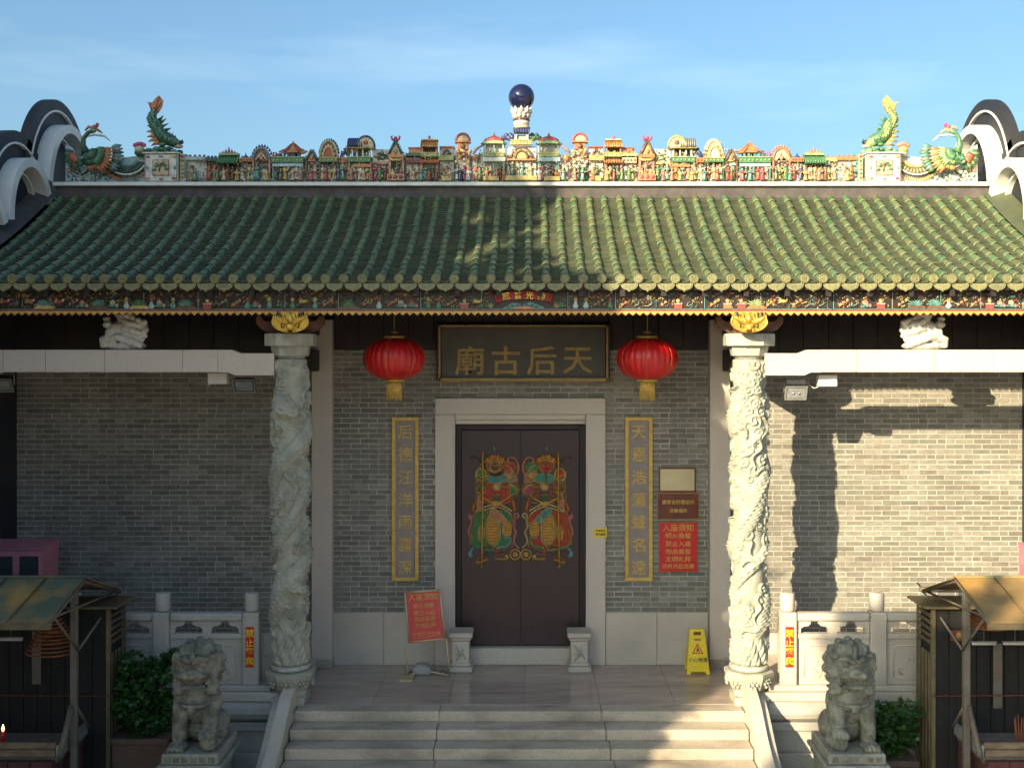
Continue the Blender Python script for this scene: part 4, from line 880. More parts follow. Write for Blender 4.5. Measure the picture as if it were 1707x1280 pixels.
    s = MB(); s.tube([W(146, 256, .6), W(141, 244, .6), W(142, 232, .6), W(150, 222, .6), W(158, 220, .6)], [.065, .042, .032, .030, .030], 10, DGR if sg < 0 else GRN); s.sph(W(158, 219, .6), (.045, .035, .034), 9, GRN if sg < 0 else YEL, 6)
    s.lathe(W(160, 216, .6), [(.02, -.02), (.03, .0), (.035, .03), (.02, .05), (.0, .055)], 7, MAG); s.tube([W(158, 216, .6), W(164, 212, .6), W(165, 207, .6)], [.012, .022, .026], 7, MAG)
    s.tube([W(144, 219, .6), W(150, 213, .6), W(160, 215, .6), W(170, 221, .6), W(174, 224, .6)], [.012, .022, .024, .016, .004], 6, ORA if sg < 0 else YEL); s.sph(W(160, 219.5, .56), .01, 6, WHI, 4)
    s.tube([W(146, 229, .6), W(160, 226, .6), W(176, 228, .6), W(186, 236, .6)], [.012, .016, .016, .006], 6, WHI); obj('neck_and_head', s, CER, ph)
    s = MB()
    for a, b in (((158, 276), (142, 290)), ((164, 276), (172, 290)), ((172, 290), (178, 292)), ((142, 290), (136, 293))): s.tube([W(*a, .62), W(*b, .64)], .014, 5, BLK)
    obj('legs', s, CER, ph)
    # crescent tail with white rib and fringes, rooster-like head at its tip
    s = MB(); arcp = []
    for i in range(21):
        a = R(205 + 130 * i / 20); arcp.append((210 + 34 * math.cos(a), 266 - 25 * math.sin(a) if False else 264 - 27 * math.sin(a)))
    s.tube([W(a, b, .655) for a, b in arcp], .013, 6, WHI); obj('tail_rib', s, CER, ph)
    s = MB()
    for i in range(24):
        a = R(200 + 140 * i / 23); o_ = (210 + 33 * math.cos(a), 264 - 26 * math.sin(a))
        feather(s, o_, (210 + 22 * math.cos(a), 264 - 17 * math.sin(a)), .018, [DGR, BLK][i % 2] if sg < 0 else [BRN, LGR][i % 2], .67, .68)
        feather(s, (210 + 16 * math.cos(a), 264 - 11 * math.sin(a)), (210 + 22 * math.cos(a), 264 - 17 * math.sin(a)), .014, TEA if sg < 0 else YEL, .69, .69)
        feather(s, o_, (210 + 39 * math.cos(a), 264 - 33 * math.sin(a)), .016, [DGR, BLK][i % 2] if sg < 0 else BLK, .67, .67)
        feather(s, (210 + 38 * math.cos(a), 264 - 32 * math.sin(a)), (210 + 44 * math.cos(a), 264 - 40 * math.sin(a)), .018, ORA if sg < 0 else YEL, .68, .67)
    obj('tail_feathers', s, CER, ph)
    s = MB(); s.sph(W(234, 250, .62), (.07, .05, .05), 9, YEL if sg > 0 else CRM, 6); s.sph(W(234, 255, .64), (.08, .05, .06), 9, DGR if sg < 0 else CRM, 6)
    for k in range(6): s.sph(W(226 + 3.2 * k, 243 - 2.5 * math.sin(k * .63), .62), (.028, .02, .03), 6, MAG if sg < 0 else SAL, 5)
    obj('small_bird', s, CER, ph)

# ================================================================== EAVE BOARD
eb = thing('eave_board', 'long carved and painted eave board with gold scalloped lower edge', 'eave board', (0, -2.05, 4.62))
YB = -2.03; ZB0, ZB1 = 4.655, 4.955
divs = [-6.72, -6.05, -5.42, -4.35, -3.72, -2.72, -2.10, -1.15, -.45, .55, 1.1, 2.13, 2.78, 3.62, 4.30, 4.86, 5.32, 5.95, 6.66]
def spray(s, x, z, mi, n=7, L=.09, a0=20, a1=160, y=YB):
    for k in range(n):
        a = R(a0 + (a1 - a0) * k / (n - 1)); s.tube([(x, y - .012, z), (x + L * .6 * math.cos(a), y - .02, z + L * .62 * math.sin(a)), (x + L * math.cos(a), y - .014, z + L * math.sin(a) * .8)], [.006, .010, .002], 5, mi, flat=.5)
def blossom(s, x, z, r, mi, c=YEL, y=YB):
    for k in range(5): a = k * 1.257; s.sph((x + r * .6 * math.cos(a), y - .012, z + r * .6 * math.sin(a)), (r * .5, .010, r * .5), 6, mi, 4)
    s.sph((x, y - .02, z), (r * .3, .01, r * .3), 6, c, 4)
def mound(s, x, z, w, h, mi, y=YB): s.ext([(x + w * math.cos(math.pi * i / 10), z + h * math.sin(math.pi * i / 10) * (1 + .25 * math.sin(i * 2.1))) for i in range(11)], y - .016, y, mi)
def squig(s, x, z, r, mi, y=YB, t=.006):
    s.tube([(x + r * u * math.cos(7 * u), y - .012, z + r * u * math.sin(7 * u)) for u in (.15, .35, .55, .75, 1.0)], t, 4, mi)
rg = random.Random(21)
for i in range(len(divs) - 1):
    a, b = divs[i], divs[i + 1]; s = MB(); s.b2(a + .004, b - .004, YB, YB + .035, ZB0, ZB1, OXB); s.b2(a + .004, b - .004, YB - .008, YB, ZB0 + .004, ZB0 + .012, TEA)
    s.b2(a + .004, a + .014, YB - .014, YB, ZB0 + .015, ZB1 - .09, TEA if i % 2 else GRY)
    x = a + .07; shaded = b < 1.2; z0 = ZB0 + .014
    if i == 8:
        x = b
    while x < b - .05:
        t = rg.random()
        if t < .22: mound(s, x + .06, z0, .12, .045, rg.choice([ORA, BRN, YEL])); spray(s, x + .05, z0 + .03, rg.choice([GRN, TEA, LGR]), 8, .11); x += .22
        elif t < .36: blossom(s, x, z0 + .07, .032, rg.choice([RED, SAL, PNK, CRM])); blossom(s, x + .05, z0 + .035, .022, rg.choice([CRM, PNK])); spray(s, x, z0 + .02, TEA, 5, .07); x += .13
        elif t < .48: s.lathe((x + .03, YB - .012, z0), [(.02, 0), (.038, .03), (.015, .07), (.022, .085)], 8, rg.choice([TEA, GRN, SKY]), True, 1, .5); blossom(s, x + .03, z0 + .11, .024, rg.choice([RED, YEL])); x += .12
        elif t < .58: s.tube([(x, YB - .014, z0 + .03), (x + .05, YB - .016, z0 + .05), (x + .05, YB - .016, z0 + .09), (x + .10, YB - .016, z0 + .09), (x + .10, YB - .016, z0 + .02)], .007, 4, TEA); x += .15
        elif t < .70: s.sph((x + .04, YB - .015, z0 + .085), (.045, .014, .02), 7, rg.choice([ORA, RED, YEL]), 5); s.sph((x + .08, YB - .015, z0 + .10), .014, 6, rg.choice([ORA, WHI]), 4); spray(s, x + .03, z0 + .085, YEL, 3, .06, 130, 200); x += .14
        elif t < .8: s.b2(x, x + .09, YB - .02, YB, z0, z0 + .055, rg.choice([RED, ORA, RED])); s.b2(x - .006, x + .096, YB - .022, YB, z0 + .055, z0 + .063, SKY); s.sph((x + .045, YB - .01, z0 + .09), (.025, .012, .025), 6, YEL, 4); x += .16
        else:
            s.tube([(x, YB - .012, z0 + .02), (x + .05, YB - .016, z0 + .06), (x + .12, YB - .016, z0 + .09)], [.008, .007, .004], 5, rg.choice([BRN, ORA]))
            for k in range(3): blossom(s, x + .02 + .04 * k, z0 + .05 + .025 * k, .016, rg.choice([CRM, YEL, SAL]))
            x += .16
        if i != 8:
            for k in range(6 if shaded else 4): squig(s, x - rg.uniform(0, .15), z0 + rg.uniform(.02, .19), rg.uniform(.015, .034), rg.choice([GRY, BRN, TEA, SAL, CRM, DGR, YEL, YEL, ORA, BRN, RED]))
    if i == 2 or True:
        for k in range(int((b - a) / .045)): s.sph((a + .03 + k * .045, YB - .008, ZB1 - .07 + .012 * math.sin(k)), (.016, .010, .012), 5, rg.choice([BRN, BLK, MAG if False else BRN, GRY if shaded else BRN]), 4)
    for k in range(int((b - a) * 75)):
        xx = rg.uniform(a + .02, b - .02); zz_ = rg.uniform(ZB0 + .02, ZB0 + .20); cc = rg.choice([GRY, BRN, TEA, CRM, DGR, BRN, GRY] if b < .6 else [YEL, ORA, CRM, TEA, YEL, BRN, LGR]); q_ = rg.uniform(.005, .012)  # greyer mix left, golden mix right: shade and sun painted into the reliefs
        if i == 8 and abs(xx - .05) < .42: continue
        if k % 2: s.sph((xx, YB - .006, zz_), (q_, .008, q_ * rg.uniform(.7, 1.6)), 5, cc, 3)
        else: s.tube([(xx, YB - .008, zz_), (xx + rg.uniform(-.03, .03), YB - .014, zz_ + .015), (xx + rg.uniform(-.05, .05), YB - .008, zz_ + rg.uniform(0, .04))], [.003, .006, .002], 4, cc)
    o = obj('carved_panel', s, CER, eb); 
    if i == 8: o['label'] = 'central carved panel with a red scroll bearing gold characters'
# red scroll plaque with four characters
s = MB(); pts = []
for i in range(17): u = i / 16 - .5; pts.append((.05 + u * .66, 4.84 + .035 * (1 - (2 * u) ** 2)))
for i in range(17): u = .5 - i / 16; pts.append((.05 + u * .60, 4.745 + .035 * (1 - (2 * u) ** 2)))
s.ext(pts, YB - .035, YB, 0)
for sg in (-1, 1): s.tube([(.05 + sg * .30, YB - .03, 4.725), (.05 + sg * .315, YB - .03, 4.79), (.05 + sg * .345, YB - .03, 4.85)], [.016, .02, .014], 8, 0)
obj('scroll_plaque', s, plaque_red, eb)
for k, ch in enumerate('照普光神'):
    x = .05 + (k - 1.5) * .135; text('gold_character', ch, .092, gold, (x, YB - .040, 4.797 + .035 * (1 - (2 * (k - 1.5) * .19) ** 2) - .01), eb, .005, .0012, rot=(0, R(-(k - 1.5) * -7), 0))
s = MB(); mound(s, .05, ZB0 + .01, .24, .07, TEA); mound(s, .05, ZB0 + .01, .12, .03, ORA, YB - .006)
for k in range(14): squig(s, -.14 + k * .028, ZB0 + .03 + .03 * math.sin(k * .24), .018, SKY if k % 2 else DGR, YB - .016, .004)
for sg in (-1, 1): spray(s, .05 + sg * .42, ZB0 + .03, GRN, 6, .10); blossom(s, .05 + sg * .38, ZB0 + .05, .03, SAL)
obj('cloud_relief', s, CER, eb)
s = MB(); n = int(13.4 / .083)
s.b2(-6.72, 6.66, YB - .02, YB + .03, 4.640, 4.654, RED); obj('red_fillet', s, CER, eb)
zz = MB()
for i in range(161):
    x = -6.70 + i * .083; zz.ext([(x, 4.639), (x + .083, 4.639), (x + .083, 4.628), (x + .0415, 4.594), (x, 4.628)], YB - .015, YB + .012)
obj('scalloped_edge', zz, gold_paint, eb)
zz = MB()
for i in range(161):
    x = -6.70 + i * .083; zz.tube([(x, YB - .018, 4.618), (x + .0415, YB - .018, 4.586), (x + .083, YB - .018, 4.618)], .005, 4, 0)
obj('scalloped_edge_trim', zz, maroon, eb)
s = MB(); s.b2(-6.7, 6.6, -2.0, -1.88, 4.72, 4.90); obj('eave_purlin', s, dark_wood_h, eb)
# ================================================================== COLUMNS
def column_relief():
    NT, NZ = 180, 640; H = 3.62; z = np.linspace(0, H, NZ)[:, None]; th = np.linspace(0, 2 * np.pi, NT, endpoint=False)[None, :]
    rs = np.random.RandomState(11); RB = .180; r = np.full((NZ, NT), RB)
    def dth(c): return (th - c + np.pi) % (2 * np.pi) - np.pi
    # clouds: curling lobes all over the ground
    for k in range(230):
        c, zc, rho = rs.uniform(0, 2 * np.pi), rs.uniform(0, H), rs.uniform(.04, .10); dx = dth(c) * .20; dz = z - zc; d = np.sqrt(dx * dx + dz * dz) / rho; an = np.arctan2(dz, dx)
        h = np.where(d < 1, .046 * np.clip(1 - d * d, 0, 1) ** .3 * (.65 + .35 * np.cos(9 * d - an * rs.choice([-1, 1]) + rs.uniform(0, 6))), 0); r = np.maximum(r, RB + h)
    # waves near the foot, ruyi clouds under the capital
    w = .022 * np.abs(np.sin(5 * th + 9 * z)) + .012 * np.abs(np.sin(11 * th - 21 * z)); r = np.maximum(r, RB + w * np.clip((.5 - z) / .3, 0, 1) * 1.5)
    # dragon body winding up the shaft
    def spiral(zz): return 1.1 + 2 * np.pi * zz / 1.55 + .35 * np.sin(zz * 5)
    for off, amp, hw, za, zb in ((0, .066, .105, .25, 3.2), (np.pi * .95, .046, .06, .6, 2.9)):
        dx = dth(spiral(z) + off) * .21 * .62; u = np.clip(np.abs(dx) / hw, 0, 1); env = np.clip((z - za) / .25, 0, 1) * np.clip((zb - z) / .2, 0, 1)
        sc = .010 * (np.abs(np.sin(dx * 75 + z * 55)) * np.abs(np.sin(dx * 75 - z * 55))) ; ridge = .02 * np.exp(-(dx / .012) ** 2) * np.abs(np.sin(z * 60))
        h = np.where(u < 1, (amp * np.clip(1 - u * u, 0, 1) ** .35 + sc + ridge) * env, 0); r = np.maximum(r, RB + h)
    # legs, claws, mane locks: flowing ridges
    for k in range(46):
        c, zc = rs.uniform(0, 2 * np.pi), rs.uniform(.2, H - .2); a = rs.uniform(-1.2, 1.2) + 1.2; Lh = rs.uniform(.08, .22); dx0 = dth(c) * .2; dz0 = z - zc
        x = dx0 * np.cos(a) + dz0 * np.sin(a); y = -dx0 * np.sin(a) + dz0 * np.cos(a) + .03 * np.sin(x * 25); wv = .022 * (1 - np.clip(np.abs(x) / Lh, 0, 1) * .7)
        h = np.where((np.abs(x) < Lh) & (np.abs(y) < wv), .048 * np.clip(1 - (y / wv) ** 2, 0, 1) ** .35 * (.7 + .3 * np.cos(y * 300)), 0); r = np.maximum(r, RB + .02 * (h > 0) + h)
    # two heads
    for (c, zc, s) in ((-1.75, 3.05, 1.0), (-1.2, .95, .8)):
        for (ox, oz, rho, hh) in ((0, 0, .14, .10), (.09, -.05, .09, .12), (-.06, .10, .07, .09), (.04, .12, .04, .12), (-.10, .02, .06, .09), (.13, .0, .035, .13), (-.14, -.08, .08, .08)):
            dx = dth(c) * .2 - ox * s; dz = z - zc - oz * s; d = np.sqrt(dx * dx + dz * dz) / (rho * s); r = np.maximum(r, np.where(d < 1, RB + hh * np.sqrt(np.clip(1 - d * d, 0, 1)) * (.9 + .1 * np.cos(d * 12)), 0))
    edge = np.clip(np.minimum(z, H - z) / .03, 0, 1); r = RB + (r - RB) * edge + rs.normal(0, .0012, r.shape)
    r = np.where(z > H - .16, np.maximum(RB + .01, r), r)
    x = r * np.cos(th); y = r * np.sin(th); zz = np.broadcast_to(z, r.shape)
    co = np.stack([x, y, zz], -1).reshape(-1, 3); me = bpy.data.meshes.new('carved_shaft')
    i = np.arange(NZ - 1)[:, None]; j = np.arange(NT)[None, :]; jn = (j + 1) % NT
    f = np.stack([i * NT + j, i * NT + jn, (i + 1) * NT + jn, (i + 1) * NT + j], -1).reshape(-1, 4)
    me.vertices.add(len(co)); me.vertices.foreach_set('co', co.ravel().astype(np.float32)); me.loops.add(f.size); me.loops.foreach_set('vertex_index', f.ravel().astype(np.int32))
    me.polygons.add(len(f)); me.polygons.foreach_set('loop_start', np.arange(0, f.size, 4, dtype=np.int32)); me.polygons.foreach_set('use_smooth', np.ones(len(f), dtype=bool)); me.update(calc_edges=True); me.materials.append(carved_stone); return me
shaft_me = column_relief()
for sg, lab in ((-1, 'carved stone dragon column in shade, left of the door'), (1, 'sunlit carved stone dragon column, right of the door')):
    X, Y = sg * 2.735, -1.60
    cl = thing('dragon_column', lab, 'column', (X, Y, 0), 'dragon columns carrying the porch roof')
    s = MB(); s.b2(X - .20, X + .20, Y - .21, Y + .2, 0, .10, bev=.01); s.lathe((X, Y, .10), [(.20, 0), (.205, .03), (.185, .065), (.20, .075)], 8, 0, False, rot=math.pi / 8); obj('plinth', s, carved_stone, cl)
    s = MB(); s.lathe((X, Y, .17), [(.20, 0), (.235, .02), (.285, .13), (.300, .175), (.30, .215), (.27, .225)], 8, 0, False, rot=math.pi / 8)
    for k in range(8):
        a = k * math.pi / 4; cx, cy = X + .262 * math.cos(a), Y + .262 * math.sin(a)
        for m in range(6): b = m * 1.05; s.sph((cx - .05 * math.sin(a) * math.cos(b), cy + .05 * math.cos(a) * math.cos(b), .27 + .045 * math.sin(b)), .021, 6, 0, 4)
        s.sph((cx, cy, .27), .026, 6, 0, 4)
    obj('carved_drum', s, carved_stone, cl)
    s = MB(); s.lathe((X, Y, .395), [(.20, 0), (.225, .012), (.235, .035), (.225, .058), (.19, .066)], 28, 0); obj('torus', s, cap_stone, cl)
    o = inst('carved_shaft', shaft_me, (X, Y, .46), cl, (0, 0, 0 if sg < 0 else 2.3))
    s = MB(); s.lathe((X, Y, 4.06), [(.165, 0), (.165, .05), (.18, .06)], 28, 0); obj('neck', s, cap_stone, cl)
    s = MB(); s.lathe((X, Y, 4.115), [(.19, 0), (.215, .012), (.235, .10), (.238, .125)], 8, 0, False, rot=math.pi / 8); obj('echinus', s, cap_stone, cl)
    s = MB(); s.lathe((X, Y, 4.24), [(.30, 0), (.31, .008), (.312, .14), (.30, .15)], 8, 0, False, rot=math.pi / 8); obj('abacus', s, cap_stone, cl)
    # timber tie beam back to the wall and curved bracket arms
    tb = thing('tie_beam', 'dark timber tie beam running back from the %s dragon column' % ('left' if sg < 0 else 'right'), 'beam', (X, -.8, 3.95), 'timber tie beams')
    s = MB(); s.b2(X - .07, X + .07, -1.36, -.145, 3.92, 4.20, bev=.015); s.b2(X - .07, X + .07, -1.9, -.01, 4.395, 4.60, bev=.01); obj('beam', s, dark_wood_h, tb)
    br = thing('bracket_arm', 'curved brown timber bracket on top of the %s dragon column' % ('left' if sg < 0 else 'right'), 'bracket', (X, Y, 4.39), 'bracket arms')
    s = MB(); pts = [(-.40, .20), (-.34, .20), (-.32, .16), (-.28, .14), (.28, .14), (.32, .16), (.34, .20), (.40, .20), (.40, .12), (.34, .05), (.24, .005), (-.24, .005), (-.34, .05), (-.40, .12)]
    s.ext([(X + a, 4.392 + b) for a, b in pts], Y - .05, Y + .05); obj('arm', s, brown_wood, br)
    for q in (-1, 1):
        s = MB(); s.b2(X + q * .30, X + q * .20, Y - .07, Y + .07, 4.60, 4.66, bev=.01); obj('block', s, brown_wood, br)
    # gold bat on the front
    bt = thing('gold_bat_ornament', 'gilded carved bat with upswept wings above the %s' % ('shaded left column' if sg < 0 else 'sunlit right column'), 'ornament', ((X - CX) * 12.93 / 13.4 + CX, -2.07, 4.40), 'gilded bats above the columns')
    XB, X = X, (X - CX) * 12.93 / 13.4 + CX; yb = -2.10
    for q in (-1, 1):
        s = MB(); oc = []; ic = []
        for i in range(15): a = R(-98 + 118 * i / 14); oc.append((X + q * .205 * math.cos(a) * 1.0, 4.53 + .125 * math.sin(a) * 1.0 + .0))
        tip = [(X + q * .185, 4.62), (X + q * .165, 4.665)]
        inn = [(X + q * .155, 4.60), (X + q * .15, 4.56), (X + q * .12, 4.63), (X + q * .105, 4.56), (X + q * .085, 4.66), (X + q * .04, 4.63), (X, 4.64), (X, 4.45)]
        s.ext(oc + tip + inn, yb, yb + .05); 
        for k in range(5): s.tube([(X + q * (.035 + .02 * k), yb - .01, 4.47 + .012 * k), (X + q * (.06 + .024 * k), yb - .016, 4.54 + .01 * k), (X + q * (.065 + .028 * k), yb - .006, 4.62)], [.006, .011, .004], 6)
        s.tube([(p[0], yb - .004, p[1]) for p in oc + tip[:1]], .012, 6)
        obj('wing', s, gold, bt)
        s = MB(); s.sph((X + q * .142, yb - .004, 4.60), (.026, .010, .055), 8, 0, 6); s.sph((X + q * .10, yb - .004, 4.50), (.008, .012, .05), 6, 0, 5); s.sph((X + q * .06, yb - .006, 4.58), (.006, .012, .05), 6, 0, 5); s.tube([(X + q * .06, yb - .02, 4.475), (X + q * .10, yb - .024, 4.455)], .005, 5); obj('inlay', s, black_m, bt)  # black pieces paint the shade of the wing gaps and rib grooves
    s = MB(); s.sph((X, yb - .01, 4.47), (.05, .04, .045), 12, 0, 8); s.sph((X, yb - .035, 4.45), (.026, .02, .022), 8, 0, 6)
    for q in (-1, 1): s.sph((X + q * .028, yb - .04, 4.49), .013, 8, 0, 5); s.tube([(X + q * .03, yb - .01, 4.51), (X + q * .05, yb - .01, 4.56)], [.016, .004], 6); s.sph((X + q * .045, yb - .02, 4.43), (.024, .016, .014), 8, 0, 5)
    s.lathe((X, yb, 4.52), [(.03, 0), (.04, .05), (.02, .09), (.001, .13)], 8); obj('head', s, gold, bt); bt.scale = (1.0, 1, .93); bt.location.z = 4.395; X = XB
    s = MB(); s.tube([(bt.location.x, -2.05, 4.50), (XB, -1.7, 4.48)], .02, 6); obj('mount', s, black_m, bt)

# stone wing beams with lion carvings
for sg, lab in ((-1, 'raised granite beam across the shaded left bay'), (1, 'bright raised granite beam across the sunlit right bay')):
    bm = thing('stone_beam', lab, 'beam', (sg * 4.7, -1.6, 3.9), 'granite bow beams')
    def seg(x0, x1, pts_):
        pass
    zlo, zhi, d = 3.93, 4.175, .035
    cuts = [3.02, 3.42, 3.70, 4.05, 5.62, 6.16, 6.72]
    s = MB(); s.ext([(sg * a, b) for a, b in ((2.90, zlo - d), (3.36, zlo - d), (3.44, zlo), (3.56, zlo), (3.56, zhi + .02), (3.40, zhi + .02), (3.30, zhi - .02), (2.90, zhi - .02))], -1.76, -1.63); obj('beam_block', s, granite_beam, bm)
    prev = 3.564
    for x in (3.98, 4.90, 5.60, 6.10):
        s = MB(); s.b2(sg * prev, sg * (x - .003), -1.76, -1.63, zlo + .002, zhi + .021, bev=.005); obj('beam_block', s, granite_beam, bm); prev = x + .001
    s = MB(); s.ext([(sg * a, b) for a, b in ((6.10, zlo), (6.14, zlo), (6.22, zlo - d), (6.74, zlo - d), (6.74, zhi - .02), (6.26, zhi - .02), (6.16, zhi + .02), (6.10, zhi + .02))], -1.76, -1.63); obj('beam_block', s, granite_beam, bm)
# lion bracket carving
def beam_lion():
    s = MB()
    s.sph((0, 0, .045), (.26, .12, .06), 14); s.sph((.06, 0, .17), (.17, .12, .10), 14); s.sph((-.06, 0, .25), (.13, .11, .10), 12); s.sph((.12, 0, .28), (.15, .11, .09), 12)
    s.sph((-.15, -.05, .20), (.075, .075, .075), 12); s.sph((-.20, -.02, .30), (.06, .06, .05), 10); s.sph((-.22, 0, .37), (.05, .05, .03), 10)
    for k, (x, z, r) in enumerate(((.20, .12, .05), (.24, .17, .045), (.25, .23, .05), (.22, .28, .045), (.24, .33, .045), (.17, .35, .05), (.10, .37, .045), (.03, .34, .05), (.19, .06, .05), (-.02, .38, .04))): s.sph((x, -.05, z), (r, r * .8, r * .8), 9)
    s.tube([(-.20, -.04, .13), (-.05, -.11, .15), (.10, -.12, .10), (.23, -.08, .04)], [.05, .045, .05, .035], 10); s.tube([(-.25, -.03, .03), (-.24, -.06, .12), (-.17, -.08, .15)], [.04, .05, .05], 9)
    s.tube([(.0, -.09, .26), (.12, -.11, .23), (.22, -.09, .19)], [.04, .05, .03], 9); s.tube([(0, -.10, .35), (.07, -.11, .31), (.18, -.08, .29)], [.03, .04, .03], 9)
    s.lathe((0, 0, .35), [(.09, 0), (.12, .07)], 10)
    return remesh(s, .010, [white_stone], 1, .006, 18)
bl = beam_lion()
for sg, lab in ((-1, 'carved stone lion bracket standing on the shaded left beam'), (1, 'carved white stone lion bracket standing on the sunlit right beam')):
    me = bl.copy(); shift_mesh(me, (0, 0, 0), sg > 0); me.name = 'lion_carving'
    X = wx(209, -1.6) if sg < 0 else wx(1538, -1.6)
    o = obj('beam_lion', me, None, loc=(X, -1.6, 4.196), label=lab, cat='stone carving', group='stone lions on the beams')

# ================================================================== DOOR
df = thing('door_frame', 'granite door surround of jambs, lintel and threshold', 'door frame', (0, 0, 0))
for a, b in ((-1.148, -.885), (.870, 1.128)):
    s = MB(); s.b2(a, b, -.05, .30, .0, 3.34, bev=.008); obj('jamb', s, granite_beam, df)
    q = b if a < 0 else a; w = -.03 if a < 0 else .03
    s = MB(); s.b2(q - .004 if a > 0 else q + w, q + w if a > 0 else q + .004, -.056, -.045, .5, 3.3); obj('jamb_fillet', s, granite, df)
s = MB(); s.b2(-1.148, 1.128, -.055, .30, 3.343, 3.56, bev=.008); obj('lintel', s, granite_beam, df)
s = MB(); s.b2(-.882, .867, -.02, .30, 3.27, 3.342, bev=.006); s.b2(-.882, .867, .03, .3, 3.21, 3.269, bev=.004); obj('lintel_moulding', s, granite_beam, df)
s = MB(); s.b2(-.882, .867, -.045, .30, .0, .225, bev=.012); obj('threshold', s, granite, df)
s = MB(); s.b2(-.884, .869, .14, .18, .225, 3.27); s.b2(-.884, -.80, .10, .14, .23, 3.2, bev=.004); s.b2(.785, .869, .10, .14, .23, 3.2, bev=.004); s.b2(-.80, .785, .10, .14, 3.13, 3.2, bev=.004); obj('wood_frame', s, dark_wood, df)
dr_ = {}
for sg, lab in ((-1, 'left leaf of the dark brown wooden door, painted with a green-robed guardian'), (1, 'right leaf of the dark brown wooden door, painted with a red-robed guardian')):
    dl = thing('door_leaf', lab, 'door', (sg * .4, .08, .23), 'leaves of the temple door'); a, b = (-.797, -.009) if sg < 0 else (-.004, .782)
    s = MB(); s.b2(a, b, .075, .098, .232, 3.125, bev=.004); s.b2(b - .02 if sg < 0 else a, b if sg < 0 else a + .02, .068, .075, .24, 3.11); obj('panel', s, door_wood, dl); dr_[sg] = dl
